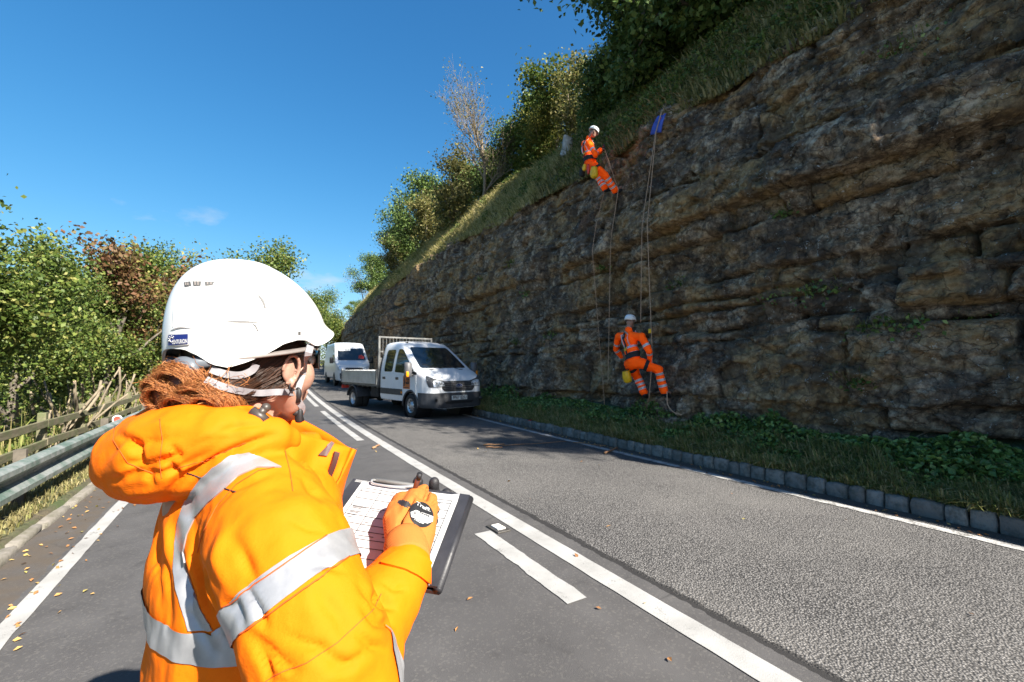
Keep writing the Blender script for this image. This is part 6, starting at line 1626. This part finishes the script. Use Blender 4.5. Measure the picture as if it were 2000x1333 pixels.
def ridge(pts, wid, hgt, name='moulded_ridge'):
    W3 = [hit_cam(*q_, HBV) for q_ in spline2(pts)]; W3 = [w for w in W3 if w[0] is not None]; n_ = len(W3)
    mb = MB(); mb.tube([w[0]+w[1]*(hgt*.15) for w in W3], [max(.0004, hgt*math.sin(math.pi*(i_+.15)/(n_-.7))) for i_ in range(n_)], 6); shift(mb.build(name, MT['helw'], shell_o, True), HE)
def spline2(pts, sub=6): return [(v.x, v.y) for v in spline([(a, b, 0) for a, b in pts], sub)]
ridge([(352, 566), (342, 600), (338, 640)], 3, .0016); ridge([(334, 646), (352, 639), (376, 641)], 3, .0022)
GRV_SHADE = mat('groove shade grey', (.10, .10, .10), .6)  # flat dark panels: the shade of shallow moulded grooves put into the colour
hp_('painted_groove_shade', [(502, 576), (509, 580), (516, 589), (519, 602), (516, 602), (512, 591), (507, 583)], .0014, .001, GRV_SHADE, shell_o, 0, 3)
hp_('painted_groove_shade', [(436, 629), (470, 626), (505, 630), (470, 630)], .0014, .001, GRV_SHADE, shell_o, 0, 3)
hp_('painted_groove_shade', [(493, 632), (500, 636), (505, 649), (502, 646), (498, 638)], .0014, .001, GRV_SHADE, shell_o, 0, 3)
hp_('clip_hole', [(582, 648), (587, 648), (587, 655), (582, 655)], .0005, .001, MT['vent'], shell_o)
bdg = hp_('maker_badge', [(331, 653), (371, 651), (371, 674), (331, 677)], .0022, .002, mat('badge white', (.4, .4, .4), .4), shell_o, 2)
bf = hp_('badge_field', [(333, 655), (369, 653), (369, 672), (333, 675)], .0030, .001, mat('badge royal blue', (.006, .014, .11), .3), bdg, 1)
WHT = mat('badge print', (.45, .45, .45), .5)
pa, na = hit_cam(341, 669, HBV); pb, nb_ = hit_cam(367, 667, HBV); pc_, nc_ = hit_cam(354, 668, HBV)
Ub = (pb-pa).normalized(); Vb = nc_.cross(Ub).normalized()
shift(lettering('badge_lettering', 'CENTURION', .0085, pc_, Ub, Vb, WHT, bdg, HBV, .0038, .0002, width=.026, maxd=.05), HE)
pq, nq = hit_cam(340, 664, HBV); mb = MB(); rr = .0034
mb.tube([pq+nq*.0035+Ub*rr*math.cos(a)+Vb*rr*math.sin(a) for a in np.linspace(.7, 5.4, 14)], .0006, 5); shift(mb.build('badge_ring', WHT, bdg, True), HE)
for q_ in range(5):
    a = .9+q_*.62; mb = MB(); mb.ball(pq+nq*.0035+Ub*.0056*math.cos(a)+Vb*.0056*math.sin(a), .0007, 7, 5); shift(mb.build('badge_ray', WHT, bdg, True), HE)
# inner harness, rear ratchet
mb = MB(); pts = [HP(math.sin(a)*.096, math.cos(a)*.112-.02, .012+.014*math.cos(a)) for a in np.linspace(0, 6.283, 40)]; mb.tube(pts, .010, 8, cap=False, flat=.35, up=(0, 0, 1)); shift(mb.build('headband', MT['lining'], helmet, True), HE)
mb = MB(); mb.ball(HP(.012, -.135, -.012), (.028, .014, .018), 14, 10, HM); mb.tube([HP(-.05, -.115, 0), HP(0, -.14, -.012), HP(.05, -.118, 0)], .010, 8); shift(mb.build('ratchet', mat('ratchet grey', (.10, .115, .135), .4), helmet, True), HE)
# straps
allb = MB(); 
HAIRB = MB(); HAIRB.ball(HP(0, -.022, .024), (.081, .100, .094), 28, 20, HM); HAIRB.ball(HP(0, -.062, -.024), (.064, .058, .050), 22, 14, HM)
HAIRB.caps([HP(.02, -.085, -.05), HP(.03, -.115, -.075)], [.05, .035], 14)
hcap = remesh(HAIRB, .005, 3)
# hair does not cover the face or the ears: keep what lies behind a slanting hairline
bm = bmesh.new(); bm.from_mesh(hcap)
bmesh.ops.bisect_plane(bm, geom=bm.verts[:]+bm.edges[:]+bm.faces[:], plane_co=HP(0, .030, 0), plane_no=(hf*.86-hu*.5), clear_outer=True)
bm.to_mesh(hcap); bm.free(); HAB = bvh_of(hcap)
def hair_mat(name, stops):
    t = NT(name); g = t.node('ShaderNodeNewGeometry'); c = t.ramp(g.outputs['Random Per Island'], stops); t.set('Base Color', c).set('Roughness', .5).set('Specular IOR Level', .4); return t.m
MT['hair'] = hair_mat('dark auburn hair', [(0, (.014, .007, .004)), (.5, (.036, .015, .008)), (1, (.085, .034, .015))])
MT['hairr'] = hair_mat('ginger hair', [(0, (.10, .030, .008)), (.5, (.34, .115, .030)), (1, (.56, .25, .09))])
put('hair', hcap.copy(), mat('hair under', (.022, .010, .006), .5), body)
rng = np.random.RandomState(77); br = []
def both(px, py, off):
    h, n = hit_cam(px, py, HAB, off); h2, n2 = hit_cam(px, py, HB, off)
    if h is None: return h2
    if h2 is None: return h
    return h if (h-C_O).length < (h2-C_O).length else h2
lanes = [[(592, 664), (560, 690), (520, 726), (470, 756), (420, 776)], [(575, 668), (540, 700), (500, 730), (455, 758), (410, 770)], [(560, 735), (528, 752), (490, 770), (450, 780), (415, 785)], [(545, 690), (510, 712), (470, 738), (430, 755), (400, 760)], [(500, 700), (465, 722), (430, 742), (400, 752), (380, 757)]]
for lane in lanes:
    for q_ in range(220):
        jx, jy = rng.normal(0, 7), rng.normal(0, 9); pts = []
        ph = rng.uniform(0, 6.28); of = .0015+abs(rng.normal(0, .0018))
        for i_, (x_, y_) in enumerate(spline2(lane, 3)):
            h = both(x_+jx*(1-.03*i_)+2*math.sin(i_*.7+ph), y_+jy*(1-.03*i_)+2*math.cos(i_*.6+ph), of)
            if h is not None: pts.append(np.array(h))
        if len(pts) > 4:
            dd_ = [np.linalg.norm(pts[i_+1]-pts[i_]) for i_ in range(len(pts)-1)]
            if max(dd_) < .035: br.append((pts, [.0005]*(len(pts)-1)+[.0002]))
V, F = tube_arrays(br, 4, .0003); me = new_mesh('hair_strands', V, F); o = put('hair_strands', me, MT['hair'], body)
o['kind'] = 'stuff'
# the knot of ginger curls at the nape
BC = P(372, 768, .690); br = []
bu, bv_, bw = C_R, UPV, -FH
lobes = [((368, 752), .036, .032), ((410, 778), .036, .027), ((346, 778), .032, .027), ((432, 790), .026, .020), ((380, 793), .036, .023), ((334, 762), .020, .022)]
core = MB()
for (cx, cy), a, b in lobes:
    c = P(cx, cy, .692); core.ball(c, (a*.86, .034, b*.86), 16, 12, bmat(C_R, UPV, FH))
    for q_ in range(1500):
        tw = rng.uniform(0, 6.28); th0 = rng.uniform(0, 6.28); span = rng.uniform(1.6, 3.6); k_ = 12; lat = rng.uniform(-.85, .85); pts = []
        tilt = rng.normal(0, .35); rr0 = 1+abs(rng.normal(0, .07))
        for i_ in range(k_):
            an = th0+span*i_/(k_-1); w_ = math.sqrt(max(.05, 1-lat*lat)); fz = rr0*(1+.06*math.sin(i_*1.2+tw)+.05*math.sin(i_*2.3+2*tw)+.02*rng.normal())
            x_ = a*math.cos(an)*w_*fz; y_ = b*math.sin(an)*w_*fz; z_ = .040*lat*fz+.012*math.sin(an+tilt)
            pts.append(np.array(c+bu*(x_*math.cos(tilt)-y_*math.sin(tilt))+bv_*(x_*math.sin(tilt)+y_*math.cos(tilt))+bw*z_))
        br.append((pts, [.00022]*(k_-1)+[.00012]))
for q_ in range(120):      # fly-away ends
    c = P(rng.uniform(320, 450), rng.uniform(735, 795), .675); pts = [np.array(c)]; d = rng.normal(size=3); d[2] = abs(d[2])*.6
    for i_ in range(8): d = d+rng.normal(0, .5, 3); d /= np.linalg.norm(d); pts.append(pts[-1]+d*.006)
    br.append((pts, [.0004]*9))
V, F = tube_arrays(br, 3, .00012); knot = put('hair_knot', remesh(core, .005, 3), mat('ginger under', (.06, .018, .007), .5), body)
o = put('hair_curls', new_mesh('hair_curls', V, F), MT['hairr'], body); o['kind'] = 'stuff'
mb = MB(); mb.tube(spline([P(312, 746, .69), P(302, 754, .69), P(306, 770, .685), P(318, 764, .68)]), .004, 6); shift(mb.build('hair_tie', MT['ink'], woman, True))
MT['strap'] = mat('grey webbing', (.20, .192, .205), .65, var=.15, vscale=40, bump=.5, bscale=500, bdist=.001)
def strap(pts, w, par, name='chin_strap'):
    Q = []
    for px, py, z in pts: Q.append(P(px, py, z))
    ups = [(C_O-q_).normalized()*.8+hr*.5 for q_ in Q]; return shift(ribbon(name, Q, ups, w, .0022, MT['strap'], par, 5), HE)
def zs(px, py, lift=.011):
    h = both(px, py, lift); return to_px(h)[2]-.002 if h is not None else .70
S1 = [(606, 676), (600, 700), (594, 722), (586, 748), (580, 768)]; strap([(x_, y_, zs(min(x_, 600), y_)) for x_, y_ in S1], .0105, helmet)
S2 = [(402, 742), (430, 754), (465, 763), (505, 768), (545, 766), (578, 768)]; strap([(x_, y_, zs(x_, y_, .016)) for x_, y_ in S2], .0105, helmet, 'nape_strap')
S3 = [(412, 722), (440, 731), (470, 733), (492, 724), (500, 712)]; strap([(x_, y_, zs(x_, y_, .016)) for x_, y_ in S3], .011, helmet, 'rear_strap')
z_b = zs(580, 768); mb = MB()
c_ = P(582, 770, z_b-.004); mb.ball(c_, (.007, .005, .012), 12, 8, HM); mb.tube([P(580, 762, z_b-.004), P(581, 786, z_b-.002)], .0055, 10); shift(mb.build('strap_adjuster', MT['ink'], helmet, True), HE)
strap([(582, 784, z_b-.001), (590, 796, z_b+.01), (586, 806, z_b+.012)], .011, helmet)
mb = MB(); mb.box(P(584, 812, z_b+.012), (.014, .010, .026), HM, bev=.004); mb.ball(P(578, 806, z_b+.010), .0065, 10, 8); mb.tube([P(580, 800, z_b+.012), P(588, 824, z_b+.016)], .006, 8); shift(mb.build('buckle', MT['ink'], helmet, True), HE)

# ---- clipboard with form
TR, TL = P(918, 967, .90), P(690, 935, .93); bd_ = (C_R*-.265-UPV*.375-FH*.888).normalized()
bu_ = (TR-TL).normalized(); bd_ = (bd_-bu_*bd_.dot(bu_)).normalized(); bn_ = bu_.cross(-bd_).normalized()
if bn_.z < 0: bn_ = -bn_
WB, LB = (TR-TL).length, .215
cb = thing('clipboard', 'black clipboard folder with a white form, held by the surveyor', 'clipboard', TL)
def BP(x, y, h=0.0): return bu_*(x*WB)+bd_*(y*LB)+bn_*h                    # 0..1 across, 0..1 down, height above
def slabq(name, x0, y0, x1, y1, h0, h1, m, par, nx=1, ny=1, warp=None):
    V = []
    for hh_ in (h0, h1):
        for i_ in range(ny+1):
            for j in range(nx+1):
                x_, y_ = x0+(x1-x0)*j/nx, y0+(y1-y0)*i_/ny; V.append(BP(x_, y_, hh_+(warp(x_, y_) if warp else 0)))
    k_ = nx+1; top_ = (ny+1)*k_; F = []
    for i_ in range(ny):
        for j in range(nx):
            a = i_*k_+j; F.append((a, a+1, a+k_+1, a+k_)); F.append((top_+a, top_+a+k_, top_+a+k_+1, top_+a+1))
    for i_ in range(ny):
        for j in (0, nx): a = i_*k_+j; F.append((a, a+k_, top_+a+k_, top_+a))
    for j in range(nx):
        for i_ in (0, ny): a = i_*k_+j; F.append((a, a+1, top_+a+1, top_+a))
    o = obj(name, V, F, m, par); fix_normals(o.data); return o
MT['folder'] = mat('black folder', (.022, .022, .026), .45, var=.3, vscale=14, bump=.25, bscale=120)
slabq('board', 0, 0, 1, 1, -.004, 0, MT['folder'], cb); slabq('back_cover', .004, .004, 1.012, .998, -.018, -.011, MT['folder'], cb)
mb = MB(); mb.tube([BP(1.0, 0, -.009), BP(1.0, 1, -.009)], .0075, 10); mb.build('spine', MT['folder'], cb, True)
pw_ = lambda x_, y_: .0012*math.sin(x_*7+y_*3)+(.010*max(0, (x_-.86)/.1)*max(0, (.12-y_)/.1) if y_ < .12 and x_ > .86 else 0)+.0015
paper = slabq('paper', .10, .045, .925, .985, .001, .0014, mat('paper', (.40, .40, .405), .8), cb, 24, 24, pw_)
INK = mat('form print', (.03, .03, .035), .9)
mb = MB()
def pl(x0, y0, x1, y1, w_=.0007):
    k_ = 12; V = []; d = (BP(x1, y1)-BP(x0, y0)).normalized(); sd = d.cross(bn_)*w_
    for i_ in range(k_+1):
        x_, y_ = x0+(x1-x0)*i_/k_, y0+(y1-y0)*i_/k_; p = BP(x_, y_, .0020+pw_(x_, y_)); V += [p+sd, p-sd]
    mb.mesh(V, [(2*i_, 2*i_+1, 2*i_+3, 2*i_+2) for i_ in range(k_)])
for y_ in (.13, .17, .26, .36, .46, .55, .62, .70, .78, .88): pl(.14, y_, .88, y_)
for x_, ya, yb_ in ((.30, .13, .95), (.48, .17, .55), (.70, .13, .95), (.88, .13, .95), (.14, .13, .95), (.56, .55, .95)): pl(x_, ya, x_, yb_)
rg = random.Random(6)
for q_ in range(46):
    y_ = rg.uniform(.18, .94); x_ = rg.choice([.16, .32, .50, .58, .72]); pl(x_, y_, x_+rg.uniform(.04, .13), y_+rg.uniform(-.002, .002), .0007)
mb.build('form_lines', INK, paper)
clip = empty('clip', BP(.30, .02, .004)); clip.parent = cb; c0 = BP(.30, .02, .004)
mb = MB(); mb.tube([q_-c0 for q_ in spline([BP(.20, .012, .006), BP(.19, .055, .012), BP(.22, .085, .010), BP(.40, .085, .010), BP(.56, .05, .012), BP(.55, .012, .006)])], .0022, 8); mb.build('wire', MT['silver'], clip, True)
mb = MB(); mb.box(BP(.38, .008, .004)-c0, (.09, .008, .010), Matrix((bu_, bd_, bn_)).transposed(), bev=.003); mb.build('hinge', MT['steel'], clip, True)
mb = MB()
for q_, (x_, w_) in enumerate(((.03, .14), (.03, .10), (.03, .07))): mb.mesh([BP(x_, .012+q_*.012, .0006), BP(x_+w_, .012+q_*.012, .0006), BP(x_+w_, .017+q_*.012, .0006), BP(x_, .017+q_*.012, .0006)], [(3, 2, 1, 0)])
mb.build('cover_print', WHT, cb)
# ---- right glove round the pen
def BQ(px, py, h):
    d = ray(px, py); o_ = TL+bn_*h; t_ = (o_-C_O).dot(bn_)/d.dot(bn_); return C_O+d*t_
t = NT('knitted glove'); p = t.co(); wv = t.node('ShaderNodeTexWave', {'Vector': t.co((1, 1, 1)), 'Scale': 260.0, 'Distortion': .6, 'Detail': 1.0}).outputs['Fac']
t.set('Base Color', t.ramp(wv, [(0, (.34, .112, .018)), (1, (.50, .180, .042))])).set('Roughness', .85).set('Specular IOR Level', .2); t.bump(wv, .5, .0012); MT['glove'] = t.m
MT['palm'] = mat('glove palm coating', (.016, .015, .017), .6, bump=.4, bscale=400, bdist=.001)
gb = MB()
gb.caps([BQ(795, 1092, .050), BQ(790, 1070, .048), BQ(784, 1045, .044), BQ(780, 1015, .040), BQ(786, 985, .040)], [.026, .026, .027, .028, .022], 16)
gb.caps([BQ(812, 1070, .046), BQ(820, 1040, .042), BQ(826, 1010, .038), BQ(834, 985, .034)], [.024, .026, .025, .020], 16)
gb.caps([BQ(800, 1040, .048), BQ(803, 1005, .046), BQ(812, 978, .042)], [.027, .029, .023], 16)
fing = [[(806, 985, .046), (816, 962, .046), (828, 956, .036), (822, 968, .014)], [(822, 985, .040), (838, 972, .038), (845, 974, .026), (836, 984, .010)], [(830, 998, .034), (845, 990, .030), (849, 996, .018), (838, 1002, .008)], [(832, 1015, .028), (845, 1010, .022), (846, 1018, .012), (836, 1022, .007)]]
for f_ in fing: gb.caps([BQ(*q_) for q_ in f_], [.0108, .0102, .0098, .009], 12)
gb.caps([BQ(778, 1040, .046), BQ(765, 1012, .050), BQ(770, 992, .050), BQ(788, 982, .046)], [.017, .0145, .0130, .0115], 12)
gm = remesh(gb, .0024, 3); Ag = get_co(gm); Ng = get_no(gm)
for poly, dp, wd in (([(837, 954), (835, 966), (832, 975)], .007, 3.0), ([(850, 980), (846, 985)], .004, 3.0), ([(776, 1040), (783, 1012), (797, 990), (806, 975)], .008, 3.6), ([(815, 965), (822, 972), (833, 974)], .003, 3.0), ([(770, 1056), (795, 1062), (822, 1052)], .003, 3.0)): Ag = sculpt(Ag, Ng, poly, dp, wd, False)
set_co(gm, Ag); gm.update(); GB = bvh_of(gm); glove = put('glove', gm.copy(), [MT['glove'], MT['palm']])
gme = glove.data
for p_ in gme.polygons:
    c_ = p_.center+WL; n_ = p_.normal; h_ = (c_-TL).dot(bn_); px_, py_, z_ = to_px(c_)
    if n_.dot(bn_) < -.25 or h_ < .020 or (((px_-790)/13)**2+((py_-984-.25*(px_-790))/6.5)**2 < 1 and n_.dot(C_O-c_) > 0): p_.material_index = 1
# ribbed wrist cuff
mb = MB(); wr = [BQ(797, 1100, .052), BQ(796, 1085, .050), BQ(793, 1068, .048), BQ(790, 1055, .046)]; mb.tube([q_ for q_ in spline(wr, 3)], [.0325, .0330, .0335, .0335, .0338, .034, .034, .0335, .032, .030], 24)
shift(mb.build('glove_cuff', MT['glove'], glove, True))
# badge print on the back of the glove
pe = [(823+23*math.cos(a)+3*math.sin(a), 1006+25*math.sin(a)) for a in np.linspace(0, 6.283, 25)[:-1]]
gp = shift(cam_panel('glove_print', pe, GB, .0008, .0008, 4, MT['ink'], glove)); gpw = cam_panel('t', pe, GB, .0008, .0008, 4, MT['ink']); GPB = bvh_of(gpw.data); bpy.data.objects.remove(gpw)
band_ = [(803, 1000), (826, 996), (846, 1016), (842, 1023), (806, 1012)]; shift(cam_panel('print_band', [(802, 1002), (812, 998), (845, 1010), (844, 1020), (834, 1024), (803, 1011)], GB, .0014, .0006, 4, WHT, gp))
def glove_text(s, px, py, ang, wpx, m, sz):
    a_, n_ = hit_cam(px, py, GB); b_, _n = hit_cam(px+10*math.cos(ang), py+10*math.sin(ang), GB)
    if a_ is None or b_ is None: return
    U_ = (b_-a_).normalized(); V_ = n_.cross(U_).normalized(); sc_ = (b_-a_).length/10
    shift(lettering('print_lettering', s, sz, a_, U_, V_, m, gp, GB, .0022, .0002, width=wpx*sc_, maxd=.06))
glove_text('Traffi.', 826, 993, .42, 32, WHT, .0125); glove_text('TG3240', 817, 1020, .42, 22, WHT, .007); glove_text('4X43B', 828, 1007, .42, 22, MT['ink'], .005); glove_text('CE', 808, 1004, .42, 7, MT['ink'], .005)
# pen
pen0, pen1 = BQ(795, 1000, .004), BQ(820, 926, .094); pn = thing('pen', 'brown ballpoint pen held in the orange glove', 'pen', pen0); d_ = pen1-pen0; L_ = d_.length; d_.normalize()
mb = MB(); mb.tube([d_*.012, d_*L_*.9], .0045, 12); mb.build('barrel', mat('amber pen', (.09, .022, .010), .15, spec=.7), pn, True)
mb = MB(); mb.tube([d_*L_*.88, d_*L_], .0049, 12); mb.build('cap', MT['ink'], pn, True); mb = MB(); mb.tube([d_*0, d_*.014], [.0008, .0042], 10); mb.build('tip', MT['silver'], pn, True)
# left hand under the board, dark fingertips over its top edge
lb = MB(); wl_ = la[-1]; pm = TL+BP(.50, .10, -.045); lb.caps([wl_, wl_.lerp(pm, .5), pm], [.030, .034, .034], 14)
for k_, (x_, ln) in enumerate(((.44, -.016), (.54, .004), (.68, .008), (.79, -.018))):
    b_ = TL+BP(x_-.04, .14, -.040); lb.caps([pm.lerp(b_, .6), b_, TL+BP(x_, .02, -.034), TL+BP(x_, -.050, -.014), TL+BP(x_+.01, -.040, .004+ln)], [.020, .0125, .0118, .0115, .011], 10)
lb.caps([pm, TL+BP(.36, .12, -.040), TL+BP(.30, .05, -.030)], [.018, .014, .011], 10)
lm_ = remesh(lb, .0035, 3); put('glove_left', lm_, MT['palm'])
# ------------------------------------------------------------------ litter on the road
rng = np.random.RandomState(31)
LMB = leaf_mat('fallen leaf', [(0, (.16, .075, .03)), (.4, (.36, .17, .06)), (.75, (.45, .30, .10)), (1, (.28, .26, .08))], .1, .8)
def litter(name, n, xf, yf, label, size=.05):
    Y = yf(n); X = xf(n); zz_ = np.array([road_z(x_) for x_ in X])+rz(Y)+.012
    Vv_, Fv_ = leaf_arrays(np.stack([X+sx(Y), Y, zz_], 1), size, rng, 2.2, .30, .10)
    return stuff(name, Vv_, Fv_, [LMB], label, 'leaves')
litter('leaf_litter', 300, lambda n: -1.62+np.abs(rng.normal(0, .30, n)), lambda n: 1.2+14*rng.rand(n)**1.3, 'brown leaf litter gathered along the left road edge', .038)
litter('leaf_litter', 36, lambda n: rng.uniform(-1.0, 5.6, n), lambda n: 1.0+14*rng.rand(n), 'scattered fallen leaves on the road surface', .045)
litter('leaf_litter', 260, lambda n: 5.98-np.abs(rng.normal(0, .12, n)), lambda n: 1.5+16*rng.rand(n), 'leaf litter in the gutter beside the stone kerb', .045)
def twig(px0, py0, px1, py1, label, r_=.012, name='stick'):
    a, b = G(px0, py0), G(px1, py1); a.z = road_z(a.x)+float(rz(a.y))+r_+.004; b.z = road_z(b.x)+float(rz(b.y))+r_+.004
    pts = [a+(b-a)*t_+Vector((.02*math.sin(t_*7), .02*math.cos(t_*5), .006*math.sin(t_*6)**2)) for t_ in np.linspace(0, 1, 7)]
    mb = MB(); mb.tube([p_-a for p_ in pts], [r_*(1-.4*t_) for t_ in np.linspace(0, 1, 7)], 7); o = mb.build(name, MT['stickw'], None, True); o.location = a; return tag(o, label, 'stick')
MT['stickw'] = mat('orange-brown wood', (.30, .16, .08), .85, var=.35, vscale=20)
twig(945, 870, 985, 868, 'short brown stick lying left in front of the truck', .018); twig(950, 874, 980, 874, 'brown stick beside the short one in front of the truck', .015); twig(982, 870, 1105, 860, 'thin long brown twig lying across the shaded road', .008)
twig(1182, 884, 1205, 872, 'brown stick across the right edge line', .020); twig(1120, 862, 1180, 868, 'small twig along the right edge line', .010)
twig(728, 878, 740, 872, 'pale chip of wood beside the centre line', .02)
